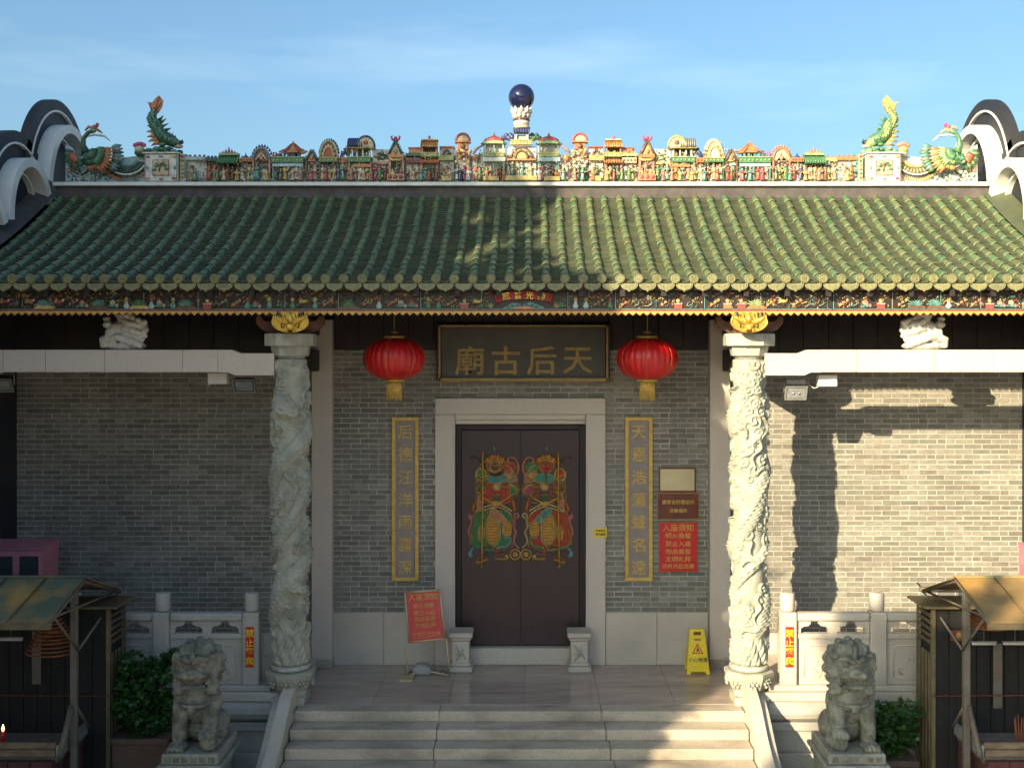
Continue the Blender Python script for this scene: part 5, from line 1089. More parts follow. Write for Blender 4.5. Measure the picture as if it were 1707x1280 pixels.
# guardian figures: raised painted shapes
SK = 4.57
def gp(x, y, sg):
    px = 740 + x / SK; py = 720 + y / SK; Yd = .07; X = wx(px, Yd)
    if sg > 0: X = 2 * (-.006) - X
    return X, wz(py, Yd)
def guardian(sg):
    dl = dr_[sg]; s = MB(); lay = [0.0]
    A = dict(cape=c_dgreen, torso=c_red, face=c_brown, sh=c_red) if sg < 0 else None
    cape, torso, face, sh, sleeve, hang = (GRN, RED, BRN, RED, GRN, SAL) if sg < 0 else (RED, BRN, RED, GRN, MAG, TEA)
    def poly(pts, mi, y):
        lay[0] += .00006; y += lay[0]; G = [gp(a, b, sg) for a, b in pts]; s.ext(G, .075 - y, .0748, mi)
        s.tube([(g_[0], .075 - y - .001, g_[1]) for g_ in G + G[:1]], .0042, 4, CRM if mi in (YEL, ORA) else YEL)
    def ell(cx, cy, rx_, ry_, mi, y, n=16): poly([(cx + rx_ * math.cos(6.2832 * i / n), cy + ry_ * math.sin(6.2832 * i / n)) for i in range(n)], mi, y)
    def line(pts, r, mi, y):
        P = []
        for i in range(len(pts) - 1):
            for u in (0, .33, .66): P.append((pts[i][0] * (1 - u) + pts[i + 1][0] * u, pts[i][1] * (1 - u) + pts[i + 1][1] * u))
        P.append(pts[-1]); Q = [(gp(a, b, sg)[0], .075 - y, gp(a, b, sg)[1]) for a, b in P]
        for _ in range(2): Q = [Q[0]] + [tuple((Q[i - 1][k] + 2 * Q[i][k] + Q[i + 1][k]) / 4 for k in range(3)) for i in range(1, len(Q) - 1)] + [Q[-1]]
        s.tube(Q, r / SK / 124, 5, mi)
    out = []
    def done(nm):
        nonlocal s
        obj(nm, s, DOORP, dl); s = MB()
    # silhouette under everything
    poly([(250, 300), (300, 215), (345, 195), (440, 195), (470, 230), (530, 230), (560, 290), (550, 380), (580, 430), (560, 480), (520, 500), (530, 600), (545, 700), (520, 870), (430, 900), (340, 905), (240, 880), (195, 850), (200, 770), (225, 640), (240, 500), (245, 400)], BRN, .003); done('backing')
    # ribbons
    line([(200, 620), (185, 650), (205, 668), (225, 650), (200, 620), (215, 690), (185, 740), (190, 790)], 9, PNK, .006); done('ribbon')
    line([(550, 655), (575, 640), (560, 615), (530, 630), (545, 665), (520, 720), (560, 760), (530, 810), (535, 850), (575, 885)], 9, PNK if sg < 0 else CRM, .006); done('ribbon')
    line([(500, 240), (480, 215), (500, 190), (540, 195), (565, 240), (570, 290), (545, 330), (560, 360), (535, 385)], 10, SAL, .006); done('ribbon')
    line([(200, 195), (240, 190), (270, 215), (275, 240)], 9, BRN, .006); done('ribbon'); line([(505, 400), (560, 480), (575, 490)], 6, GRY, .005); done('ribbon')
    line([(195, 910), (190, 940), (210, 950)], 9, SKY, .006); done('ribbon'); line([(225, 880), (200, 905), (215, 950)], 9, SKY, .006); done('ribbon')
    # arms and shoulder guards
    for q in ((285, 330), (500, 340)): ell(q[0], q[1], 46, 58, YEL if q[0] < 400 else ORA, .012); ell(q[0], q[1], 34, 46, GRN if sg < 0 else RED, .015); line([(q[0] - 36, q[1] + 20), (q[0], q[1] + 44), (q[0] + 36, q[1] + 20)], 6, CRM, .018); line([(q[0] - 30, q[1] - 6), (q[0], q[1] + 12), (q[0] + 30, q[1] - 6)], 5, YEL, .018); done('shoulder_guard')
    ell(285, 440, 34, 44, DGR if sg < 0 else BRN, .014); line([(255, 450), (285, 480), (318, 450)], 6, YEL, .018); done('sleeve'); ell(520, 440, 34, 40, GRN if sg < 0 else MAG, .014); line([(490, 400), (535, 410), (560, 450)], 6, CRM, .018)
    done('sleeve')
    for a, b in (((235, 540), (215, 600)), ((525, 520), (545, 600))): line([a, b], 14, ORA, .010); done('sash_end')
    # robe
    poly([(240, 600), (340, 600), (330, 720), (345, 860), (300, 865), (250, 870), (205, 845), (205, 800), (225, 700)], cape, .008)
    poly([(420, 600), (500, 590), (525, 660), (505, 760), (515, 850), (440, 880), (375, 885), (350, 855), (430, 760)], cape, .008)
    for k in range(5): line([(235 + k * 14, 640), (215 + k * 20, 760), (222 + k * 22, 850)], 4, LGR if sg < 0 else ORA, .014)
    line([(210, 850), (250, 885), (270, 875), (300, 900), (330, 885), (350, 905), (380, 890)], 8, TEA if sg < 0 else LGR, .012); line([(400, 890), (440, 870), (470, 875), (500, 850), (515, 800), (490, 790), (460, 800)], 9, SKY if sg < 0 else LGR, .012)
    line([(240, 605), (320, 590), (400, 560), (470, 590), (515, 630)], 8, CRM, .018); done('robe')
    # armour tabards
    ell(372, 735, 62, 130, DGR, .013); ell(372, 735, 55, 122, CRM, .015); ell(372, 735, 47, 112, YEL, .018)
    for k in range(9): line([(372 - 42 * math.sqrt(max(0, 1 - ((k - 4) / 4.8) ** 2)), 650 + k * 22), (372, 655 + k * 22), (372 + 42 * math.sqrt(max(0, 1 - ((k - 4) / 4.8) ** 2)), 650 + k * 22)], 3, ORA, .021)
    ell(480, 740, 36, 70, YEL, .014); ell(285, 770, 26, 60, YEL, .013)
    for k in range(6): line([(455, 690 + k * 20), (506, 688 + k * 20)], 3, ORA, .018)
    line([(425, 640), (428, 720), (430, 830), (380, 870)], 6, CRM, .02); poly([(350, 580), (385, 575), (480, 660), (465, 690), (440, 690), (350, 625)], hang, .022); line([(350, 580), (385, 575), (480, 660), (465, 692), (440, 690), (350, 625), (350, 580)], 5, CRM, .026); done('armour')
    poly([(300, 400), (340, 385), (470, 385), (505, 410), (500, 480), (510, 530), (400, 560), (285, 525), (265, 480)], torso, .016)
    poly([(500, 400), (545, 400), (570, 430), (560, 470), (510, 475)], sleeve, .014); poly([(260, 480), (300, 470), (300, 560), (245, 600), (250, 530)], SAL, .013)
    for k in range(4): line([(310, 410 + k * 30), (350, 430 + k * 30), (372, 405 + k * 30)], 4, ORA, .02); line([(440, 405 + k * 30), (465, 430 + k * 30), (495, 410 + k * 30)], 4, ORA, .02)
    ell(403, 415, 30, 30, YEL, .024); ell(403, 415, 20, 20, CRM, .027); line([(375, 490), (403, 465), (430, 490)], 6, LGR, .022); line([(370, 500), (403, 515), (436, 500)], 9, GRN, .022)
    line([(270, 480), (330, 520), (400, 545), (470, 515), (515, 480)], 7, YEL, .023); ell(400, 543, 36, 16, YEL, .027); line([(430, 550), (480, 575), (520, 600)], 8, CRM, .024); line([(370, 550), (300, 570), (245, 605)], 8, CRM, .024); done('breastplate')
    # collar, shoulders, face
    ell(405, 352, 82, 42, TEA, .020); ell(500, 270, 46, 42, sh, .014); line([(470, 250), (500, 262), (530, 300), (500, 320)], 6, CRM, .018); ell(495, 335, 30, 26, FLE if sg < 0 else YEL, .018); ell(535, 365, 28, 24, TEA, .012); ell(300, 385, 36, 46, DGR, .018); ell(462, 385, 36, 26, BRN, .019)
    for k in range(9): a = R(200 + k * 17.5); line([(390 + 45 * math.cos(a), 250 + 40 * math.sin(a)), (390 + 86 * math.cos(a), 245 + 74 * math.sin(a))], 12, YEL if k % 2 else ORA, .016)
    ell(388, 250, 62, 64, ORA, .02); ell(388, 250, 54, 56, BRN, .022); ell(390, 260, 42, 48, FLE if sg < 0 else RED, .028)
    if sg < 0: ell(390, 262, 34, 34, BRN, .029); poly([(325, 285), (355, 300), (385, 312), (425, 300), (455, 285), (445, 325), (400, 342), (350, 328)], BLK, .032)
    else: poly([(382, 305), (398, 305), (394, 400), (386, 400)], BLK, .034)
    for q in (-14, 14): ell(390 + q, 250, 8, 5, WHI, .033, 8); ell(390 + q, 250, 3, 3, BLK, .035, 6); line([(390 + q - 9, 239), (390 + q + 9, 236)], 3, BLK, .034)
    line([(390, 252), (390, 266)], 5, SAL, .034); line([(380, 278), (400, 278)], 4, RED if sg < 0 else BLK, .034)
    poly([(350, 215), (375, 195), (390, 188), (405, 195), (430, 215), (420, 226), (360, 226)], BRN, .03); line([(352, 220), (390, 205), (428, 220)], 5, YEL, .034); line([(388, 190), (386, 150), (386, 100)], 5, GRY, .02); ell(386, 128, 9, 9, GRY, .02, 8); ell(386, 108, 5, 6, GRY, .02, 8); done('head')
    # boots and staff
    poly([(245, 985), (270, 955), (330, 930), (335, 965), (300, 985), (262, 1010)], BRN, .012); poly([(395, 930), (460, 925), (500, 945), (480, 968), (395, 968)], BRN, .012); line([(245, 992), (290, 985), (332, 968)], 6, YEL, .016); line([(395, 966), (440, 966), (495, 962)], 6, YEL, .016)
    ell(543, 930, 42, 42, YEL, .012); ell(543, 930, 34, 34, BRN, .015); ell(543, 930, 17, 17, YEL, .018); poly([(370, 880), (410, 870), (430, 905), (400, 915)], RED, .012); ell(480, 945, 14, 10, CRM, .018, 10); done('boots')
    line([(297, 150), (297, 580), (290, 1010)], 7, YEL, .036); ell(290, 1020, 11, 8, GRY, .03, 8); ell(303, 390, 22, 30, BRN, .03); done('staff')
for sg in (-1, 1): guardian(sg)
# door piers (carved blocks)
for sg, lab in ((-1, 'carved stone door pier at the left jamb'), (1, 'carved stone door pier at the right jamb')):
    X = sg * .775 - .01; dp = thing('door_pier', lab, 'stone pier', (X, -.2, 0), 'carved door piers')
    s = MB(); s.b2(X - .155, X + .155, -.40, -.06, 0, .07, bev=.012); s.b2(X - .135, X + .135, -.38, -.06, .07, .115, bev=.02); obj('foot', s, granite, dp)
    s = MB(); s.b2(X - .112, X + .112, -.36, -.06, .115, .40, bev=.008); obj('shaft', s, granite, dp)
    s = MB(); s.b2(X - .135, X + .135, -.38, -.06, .40, .45, bev=.02); s.b2(X - .155, X + .155, -.40, -.06, .45, .515, bev=.01); obj('cap', s, granite, dp)
    s = MB()
    for k in range(4): squ = R(60 + sg * 0 + 45 * k); s.tube([(X, -.362, .20), (X + .05 * math.cos(squ), -.372, .20 + .08 * math.sin(squ)), (X + .075 * math.cos(squ + .3), -.366, .2 + .13 * math.sin(squ + .2))], [.008, .014, .004], 6)
    s.tube([(X - .07, -.365, .36), (X - .02, -.375, .28), (X + .03, -.375, .24), (X + .07, -.365, .17)], [.006, .012, .012, .006], 6); obj('relief', s, granite_grey, dp)

# ================================================================== SIGNS
nb = thing('name_board', 'dark slate temple name board with gold characters, hung above the lintel', 'sign', (-.02, -.1, 3.80))
x0, x1, z0, z1 = wx(736, -.1), wx(1009, -.1), 3.82, 4.50
s = MB(); s.b2(x0, x1, -.10, -.06, z0, z1); obj('board', s, sign_slate, nb)
s = MB()
for a, b, c, d in ((x0 - .06, x1 + .06, z0 - .04, z0 + .0), (x0 - .06, x1 + .06, z1, z1 + .04), (x0 - .06, x0, z0, z1), (x1, x1 + .06, z0, z1)): s.b2(a, b, -.15, -.06, c, d, bev=.006)
obj('frame', s, dark_wood, nb)
s = MB()
for a, b, c, d in ((x0 - .045, x1 + .045, z0 - .035, z0 + .008), (x0 - .03, x1 + .03, z1 + .005, z1 + .03), (x0 - .035, x0 - .01, z0 - .03, z1 + .03), (x1 + .01, x1 + .035, z0 - .03, z1 + .03)): s.b2(a, b, -.158, -.148, c, d)
obj('gilt_edge', s, gold_dull, nb)
for ch, px in zip('廟古后天', (783, 843, 903, 963)): text('gold_character', ch, .40, gold_dull, (wx(px, -.11), -.104, 4.06), nb, .008, .006, 1.02)
for px0, px1, chars, lab, pxc in ((653, 698, '后德汪洋雨露深', 'vertical gold-edged couplet board left of the door', 675), (1042, 1088, '天恩浩蕩聲名遠', 'vertical gold-edged couplet board right of the door', 1065)):
    x0, x1, z0, z1 = wx(px0, -.04), wx(px1, -.04), wz(968, -.04), wz(695, -.04); cp = thing('couplet_board', lab, 'sign', ((x0 + x1) / 2, -.03, z0), 'couplet boards beside the door')
    s = MB(); s.b2(x0, x1, -.030, -.004, z0, z1); obj('board', s, couplet_ground, cp); s = MB(); w = .05
    for a, b, c, d in ((x0, x1, z0, z0 + w), (x0, x1, z1 - w, z1), (x0, x0 + w, z0 + w, z1 - w), (x1 - w, x1, z0 + w, z1 - w)): s.b2(a, b, -.045, -.031, c, d, bev=.004)
    obj('gilt_frame', s, gold_paint, cp)
    for k, ch in enumerate(chars): text('gold_character', ch, .205, gold_dull if False else gold_paint, ((x0 + x1) / 2, -.032, z1 - .20 - k * (z1 - z0 - .38) / 6), cp, .004, .0008)
def plate(name, lab, cat, px0, px1, py0, py1, mat, frame, fw, lines, tmat, Y=-.02):
    x0, x1, z0, z1 = wx(px0, Y), wx(px1, Y), wz(py1, Y), wz(py0, Y); p = thing(name, lab, cat, ((x0 + x1) / 2, Y, z0))
    s = MB(); s.b2(x0, x1, Y, -.004, z0, z1); obj('plate', s, mat, p)
    if frame:
        s = MB()
        for a, b, c, d in ((x0, x1, z0, z0 + fw), (x0, x1, z1 - fw, z1), (x0, x0 + fw, z0 + fw, z1 - fw), (x1 - fw, x1, z0 + fw, z1 - fw)): s.b2(a, b, Y - .008, Y - .001, c, d)
        obj('frame', s, frame, p)
    for body, fx, fz_, size, sx in lines: text('lettering', body, size, tmat, (x0 + (x1 - x0) * fx, Y - .002, z0 + (z1 - z0) * fz_), p, .0012, .0006, sx)
    return p
plate('brass_plate', 'blank brass plate in a dark frame, topmost of the three wall plates', 'plate', 1098, 1160, 779, 820, brass, maroon, .02, [], gold)
plate('maroon_plaque', 'maroon plaque with gold lettering, middle of the three wall plates', 'plaque', 1095, 1166, 821, 866, maroon, gold_dull, .012, [('廣東省民間信仰', .5, .64, .062, 1.0), ('活動場所', .5, .32, .06, 1.0)], gold_paint)
notice = [('入庙须知', .5, .875, .105, 1.0), ('明火香蠟', .5, .72, .078, 1.1), ('禁止入庙', .5, .56, .078, 1.1), ('勿点高香', .5, .40, .078, 1.1), ('文明礼拜', .5, .25, .078, 1.1), ('沙井天后古廟', .5, .11, .066, 1.1)]
plate('red_notice', 'red notice board with gold lettering, lowest of the three wall plates', 'notice', 1098, 1163, 870, 953, red_board, gold_dull, .006, notice, gold_paint)
plate('yellow_sticker', 'small yellow sticker on the right door jamb', 'sticker', 990, 1012, 880, 895, yellow_p, None, 0, [('有电危险', .5, .7, .035, 1), ('请勿触摸', .5, .3, .035, 1)], maroon, -.054)

# lanterns
for px, lab in ((657, 'red silk lantern with gold tassel hanging left of the name board'), (1079, 'red silk lantern with gold tassel hanging right of the name board')):
    YL = -1.0; X = wx(px, YL); zc = wz(598, YL); la = thing('red_lantern', lab, 'lantern', (X, YL, zc), 'red lanterns under the eave')
    s = MB(); prof = []; NR = 28
    for i in range(15): a = R(-76 + 152 * i / 14); prof.append((.385 * math.cos(a) ** .72, .262 * math.sin(a)))
    vs = []; fs = []; n = 168
    for r, z in prof:
        for j in range(n): q = r * (1 + .03 * abs(math.cos(NR / 2 * 2 * math.pi * j / n)) - .03); vs.append((X + q * math.cos(2 * math.pi * j / n), YL + q * math.sin(2 * math.pi * j / n), zc + z))
    for i in range(14):
        for j in range(n): fs.append((i * n + j, i * n + (j + 1) % n, (i + 1) * n + (j + 1) % n, (i + 1) * n + j))
    s.add(vs, fs, 0, True); obj('silk_body', s, silk_red, la)
    for j in range(NR):
        a = 2 * math.pi * (j + .5) / NR
        if j % 4 == 0: s = MB(); s.tube([(X + r * math.cos(a) * 1.002, YL + r * math.sin(a) * 1.002, zc + z) for r, z in prof], .0018, 4); obj('rib_thread', s, gold_paint, la)
    s = MB(); s.lathe((X, YL, zc + .25), [(.13, 0), (.135, .03), (.12, .035)], 20); s.lathe((X, YL, zc - .285), [(.12, 0), (.135, .005), (.13, .035)], 20); obj('gold_rim', s, gold_paint, la)
    s = MB()
    for j in range(26): a = 2 * math.pi * j / 26; s.tube([(X + .07 * math.cos(a), YL + .07 * math.sin(a), zc - .27), (X + .085 * math.cos(a), YL + .085 * math.sin(a), zc - .34), (X + .092 * math.cos(a), YL + .092 * math.sin(a), zc - .52 + .012 * (j % 3))], [.012, .013, .008], 5)
    s.lathe((X, YL, zc - .33), [(.07, 0), (.075, .06), (.05, .07)], 14); s.lathe((X, YL, zc - .34), [(.094, 0), (.094, .012)], 16); obj('tassel', s, gold_paint, la)
    s = MB(); s.tube([(X, YL, zc + .28), (X, YL, 5.15)], .006, 5); s.sph((X, YL, zc + .33), (.05, .05, .02), 8); obj('hanging_hook', s, gold_dull, la)

# flood lights and junction boxes
for px, py, tilt, YF, lab, big in ((407, 643, 1, -1.35, 'black-edged floodlight under the left beam beside the left column', 0), (3, 642, 1, -1.35, 'black-edged floodlight under the left beam at the picture edge', 0), (1327, 655, 1, -1.42, 'silver floodlight with two lamps glinting under the right beam beside the right column', 1)):
    X, Z = wx(px, YF), wz(py, YF); fl_ = thing('floodlight', lab, 'floodlight', (X, YF, Z), 'floodlights under the granite beams')
    rt = Matrix.Rotation(R(28), 4, 'X')
    def rb_(mb): 
        mb.v = [tuple(rt @ (Vector(v) - Vector((X, YF, Z))) + Vector((X, YF, Z))) for v in mb.v]; return mb
    s = MB(); s.b2(X - .13, X + .13, YF, YF + .05, Z - .09, Z + .09, bev=.01)
    for k in range(7): s.b2(X - .11 + k * .033, X - .10 + k * .033, YF + .05, YF + .09, Z - .07, Z + .07)
    obj('housing', rb_(s), grey_metal if big else black_m, fl_)
    s = MB(); 
    for a, b, c, d in ((X - .132, X + .132, Z - .094, Z - .08), (X - .132, X + .132, Z + .08, Z + .094), (X - .132, X - .12, Z - .08, Z + .08), (X + .12, X + .132, Z - .08, Z + .08)): s.b2(a, b, YF - .012, YF, c, d)
    obj('front_rim', rb_(s), grey_metal, fl_)
    s = MB(); s.b2(X - .105, X + .105, YF - .004, YF - .001, Z - .065, Z + .065); s.ext([(X - .105, Z - .065), (X + .105, Z - .065), (X + .07, Z - .03), (X - .07, Z - .03)], YF - .010, YF - .005); obj('glass', rb_(s), glass_m, fl_)
    if big:
        for q in (-.035, .035): s = MB(); s.sph((X + q, YF - .012, Z), (.015, .008, .015), 10, 0, 8); obj('lamp', rb_(s), reflector, fl_)
        s = MB(); s.b2(X - .12, X + .12, YF, YF + .08, Z + .10, Z + .17, bev=.008); obj('ballast_box', s, grey_metal, fl_)
    s = MB(); s.tube([(X - .14, YF + .02, Z), (X - .14, YF + .02, Z + .14 - .0), (X + .14, YF + .02, Z + .14), (X + .14, YF + .02, Z)], .008, 5); s.tube([(X, YF + .02, Z + .14), (X, YF - .0, 3.9)], .008, 5); obj('bracket', s, grey_metal, fl_)
for px, py, lab in ((364, 631, 'grey-white junction box fixed below the left beam'), (1378, 635, 'bright white junction box fixed below the right beam')):
    X, Z = wx(px, -1.5), wz(py, -1.5); s = MB(); s.b2(X - .115, X + .115, -1.56, -1.44, Z - .065, Z + .075, bev=.008); jb = thing('junction_box', lab, 'junction box', (X, -1.5, Z - .07), 'junction boxes')
    obj('case', s, white_plastic, jb); s = MB(); s.tube([(X - .08, -1.5, Z - .06), (X - .14, -1.46, Z - .09), (X - .20, -1.42, Z - .04)], .006, 5); obj('cable', s, white_plastic, jb)

# standing notice, transformer box with cables
ns = thing('standing_notice', 'red notice board on a leaning metal stand left of the door', 'sign stand', (wx(705, -.55), -.55, 0)); YN = -.62
def nq(px, py): return wx(px, YN), wz(py, YN)
bl_, br_, tr_, tl_ = nq(682, 1070), nq(742, 1064), nq(733, 983), nq(675, 987)
s = MB(); s.ext([bl_, br_, tr_, tl_], YN, YN + .015); obj('panel', s, red_poster, ns)
s = MB(); Pn = [bl_, br_, tr_, tl_, bl_]
for i in range(4): s.tube([(Pn[i][0], YN - .003, Pn[i][1]), (Pn[i + 1][0], YN - .003, Pn[i + 1][1])], .014, 6)
for i in range(4):
    c0 = (sum(p[0] for p in Pn[:4]) / 4, sum(p[1] for p in Pn[:4]) / 4); a, b = Pn[i], Pn[i + 1]; f = .87
    s.tube([(c0[0] + (a[0] - c0[0]) * f, YN - .002, c0[1] + (a[1] - c0[1]) * f), (c0[0] + (b[0] - c0[0]) * f, YN - .002, c0[1] + (b[1] - c0[1]) * f)], .0025, 4)
obj('frame', s, brass, ns)
s = MB(); q = nq(676, 1070); s.tube([(q[0], YN, q[1]), (wx(680, YN), YN - .01, .02)], .013, 6); q = nq(744, 1064); s.tube([(q[0], YN, q[1]), (wx(750, YN), YN, .02)], .013, 6); s.b2(wx(668, YN), wx(690, YN), YN - .16, YN + .10, 0, .02); s.tube([(wx(680, YN), YN + .06, .02), (wx(712, YN), YN + .14, .05), (wx(748, YN), YN + .04, .02)], .012, 6); obj('stand', s, brass, ns)
ang = math.atan2(tr_[1] - tl_[1], tr_[0] - tl_[0])
for body, fz_, size in (('入庙须知', .875, .095), ('明火香蠟', .70, .068), ('禁止入庙', .56, .068), ('勿点高香', .43, .068), ('文明礼拜', .30, .068), ('沙井天后古廟', .13, .06)):
    u = fz_; X = (bl_[0] + br_[0]) / 2 * (1 - u) + (tl_[0] + tr_[0]) / 2 * u; Z = (bl_[1] + br_[1]) / 2 * (1 - u) + (tl_[1] + tr_[1]) / 2 * u
    text('lettering', body, size, gold_paint, (X, YN - .003, Z), ns, .001, .0004, 1.0, rot=(0, -ang, 0))
tb_ = thing('power_box', 'grey plastic adaptor box with cables on the floor under the standing notice', 'adaptor box', (wx(708, -.42), -.42, 0))
X = wx(706, -.42); s = MB(); s.b2(X - .14, X + .10, -.52, -.32, .0, .10, bev=.02); s.b2(X - .10, X + .06, -.50, -.34, .10, .125, bev=.01); obj('case', s, dirty_plastic, tb_)
s = MB(); s.tube([(X + .10, -.42, .04), (X + .2, -.45, .02), (X + .26, -.5, .06), (X + .34, -.52, .015)], .010, 6); s.tube([(X - .14, -.42, .03), (X - .22, -.5, .015), (X - .27, -.62, .012)], .008, 6); obj('cable', s, cable_m, tb_)
# wet floor sign
wf = thing('wet_floor_sign', 'yellow folding wet floor warning sign at the right end of the porch', 'warning sign', (wx(1163, -.35), -.3, 0)); YW = -.40
X = wx(1163, YW); hb, ht, H = .150, .095, .56
for sgn, nm in ((-1, 'front_panel'), (1, 'rear_panel')):
    s = MB(); yb, yt = -.33 + sgn * .13, -.33 + sgn * .012
    pts = [(-hb, 0), (-hb + .045, 0), (-hb + .06, .03), (hb - .06, .03), (hb - .045, 0), (hb, 0), (ht, H - .03), (ht - .03, H), (.045, H), (.045, H - .06), (-.045, H - .06), (-.045, H), (-ht + .03, H), (-ht, H - .03)]
    pts = [(-hb, 0), (-hb + .045, 0), (-hb + .06, .03), (hb - .06, .03), (hb - .045, 0), (hb, 0), (ht, H - .02), (ht - .02, H), (-ht + .02, H), (-ht, H - .02)]
    n = len(pts); f_ = []; b_ = []
    for a, z in pts:
        y = yb + (yt - yb) * z / H; f_.append((X + a, y - .006, z)); b_.append((X + a, y + .006, z))
    s.add(f_ + b_, [tuple(range(n)), tuple(range(2 * n - 1, n - 1, -1))] + [(i, i + n, (i + 1) % n + n, (i + 1) % n) for i in range(n)]); pnl = obj(nm, s, yellow_p, wf)
    if sgn < 0:
        def fy(z): return yb + (yt - yb) * z / H - .0075
        def fq(pts, mat, nm2, lift=0.0):
            s2 = MB(); n2 = len(pts); A = sum(pts[i][0] * pts[(i + 1) % n2][1] - pts[(i + 1) % n2][0] * pts[i][1] for i in range(n2)); pts = pts if A > 0 else pts[::-1]
            s2.add([(X + a, fy(z) - lift, z) for a, z in pts], [tuple(range(n2))]); obj(nm2, s2, mat, pnl)
        fq([(-.075, .255), (.075, .255), (0, .385)], silk_red, 'warning_triangle'); fq([(-.052, .268), (.052, .268), (0, .358)], yellow_p, 'triangle_field', .0006)
        fq([(-.008, .335), (.008, .335), (.008, .322), (-.008, .322)], print_black, 'falling_man', .0012); fq([(-.02, .318), (.012, .318), (.02, .295), (.035, .278), (.022, .274), (.004, .292), (-.01, .275), (-.026, .275), (-.008, .298)], print_black, 'falling_man', .0012)
        fq([(-.05, H - .075), (.05, H - .075), (.046, H - .035), (-.046, H - .035)], maroon, 'handle_slot', .0006)
        fq([(-.05, .43), (.05, .43), (.05, .438), (-.05, .438)], print_black, 'print_line', .0006); fq([(-.04, .415), (.04, .415), (.04, .422), (-.04, .422)], print_black, 'print_line', .0006)
        me = text_mesh('小心地滑', .062, print_black, .0005, .0008); o = bpy.data.objects.new('lettering', me); COL.objects.link(o); o.parent = pnl; o.location = Vector((X, fy(.17) - .001, .175)) - ORG[pnl.name]; o.rotation_euler = (R(-12), 0, 0)
# ================================================================== BALUSTRADES
YR = -1.58
for sg in (-1, 1):
    ra = thing('stone_balustrade', ('grey carved stone balustrade in front of the shaded left bay' if sg < 0 else 'sunlit carved stone balustrade in front of the right bay'), 'balustrade', (sg * 4.7, YR, .14), 'stone balustrades')
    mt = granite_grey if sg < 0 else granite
    ps = [3.20, 4.27, 5.34, 6.41]
    s = MB(); s.b2(sg * 2.96, sg * 7.1, YR - .10, YR + .10, .142, .21, bev=.01); obj('base_rail', s, mt, ra)
    for p in ps:
        s = MB(); s.b2(sg * p - .095, sg * p + .095, YR - .095, YR + .095, .212, 1.075, bev=.01); s.b2(sg * p - .06, sg * p + .06, YR - .100, YR - .096, .30, .98) ; po = obj('post', s, mt, ra)
        s = MB(); s.lathe((sg * p, YR, 1.077), [(.070, 0), (.085, .012), (.088, .03), (.088, .20), (.08, .215), (.05, .222)], 18); obj('post_cap', s, mt, po)
    for a, b in zip(ps, ps[1:]):
        x0, x1 = a + .10, b - .10; w = x1 - x0
        s = MB(); s.b2(sg * x0, sg * x1, YR - .075, YR + .075, .965, 1.06, bev=.02); obj('handrail', s, mt, ra)
        s = MB(); s.b2(sg * x0, sg * x1, YR - .05, YR + .05, .755, .815, bev=.006)
        # cloud-shaped supports in the openwork
        def cloud(c, full=True):
            pts = [(-.17, .962), (-.17, .93), (-.14, .905), (-.09, .90), (-.055, .88), (-.05, .817), (.05, .817), (.055, .88), (.09, .90), (.14, .905), (.17, .93), (.17, .962)]
            if full == 'l': pts = [(max(0, p), z) for p, z in pts]
            if full == 'r': pts = [(min(0, p), z) for p, z in pts]
            q = []
            for p in pts:
                if not q or q[-1] != p: q.append(p)
            s.ext([(sg * (c + p), z) for p, z in q], YR - .04, YR + .04)
        cloud((x0 + x1) / 2); cloud(x0, 'l'); cloud(x1, 'r'); obj('openwork', s, mt, ra)
        s = MB(); s.b2(sg * x0, sg * x1, YR - .03, YR + .03, .213, .753); fo = obj('infill_panel', s, mt, ra)
        s = MB(); m = .09; cx = sg * (x0 + x1) / 2; hw = w / 2 - m
        ring = [(-hw, .30), (-hw, .62), (-hw + .05, .67), (hw - .05, .67), (hw, .62), (hw, .30), (hw - .05, .26), (-hw + .05, .26), (-hw, .30)]
        s.tube([(cx + p, YR - .032, z) for p, z in ring], .009, 5)
        rg2 = random.Random(int(a * 10))
        for k in range(9):
            c0 = (cx + rg2.uniform(-hw + .08, hw - .08), rg2.uniform(.33, .60)); r0 = rg2.uniform(.03, .06)
            s.tube([(c0[0] + r0 * u * math.cos(6 * u + k), YR - .033, c0[1] + r0 * u * math.sin(6 * u + k)) for u in (.2, .4, .6, .8, 1.0, 1.2)], .009, 5)
        obj('panel_relief', s, mt, fo)
    # warning strip on the first post
    X = sg * 3.205; st_ = thing('warning_strip', 'vertical red sticker with yellow characters on the post beside the %s column' % ('left' if sg < 0 else 'right'), 'sticker', (X, YR - .1, .4), 'red warning strips')
    s = MB(); s.b2(X - .05, X + .05, YR - .1035, YR - .1005, .43, .91); obj('strip', s, red_board, st_)
    for k, ch in enumerate('禁止攀爬'): text('character', ch, .105, yellow_p, (X, YR - .1045, .835 - k * .11), st_, .0006, .001)

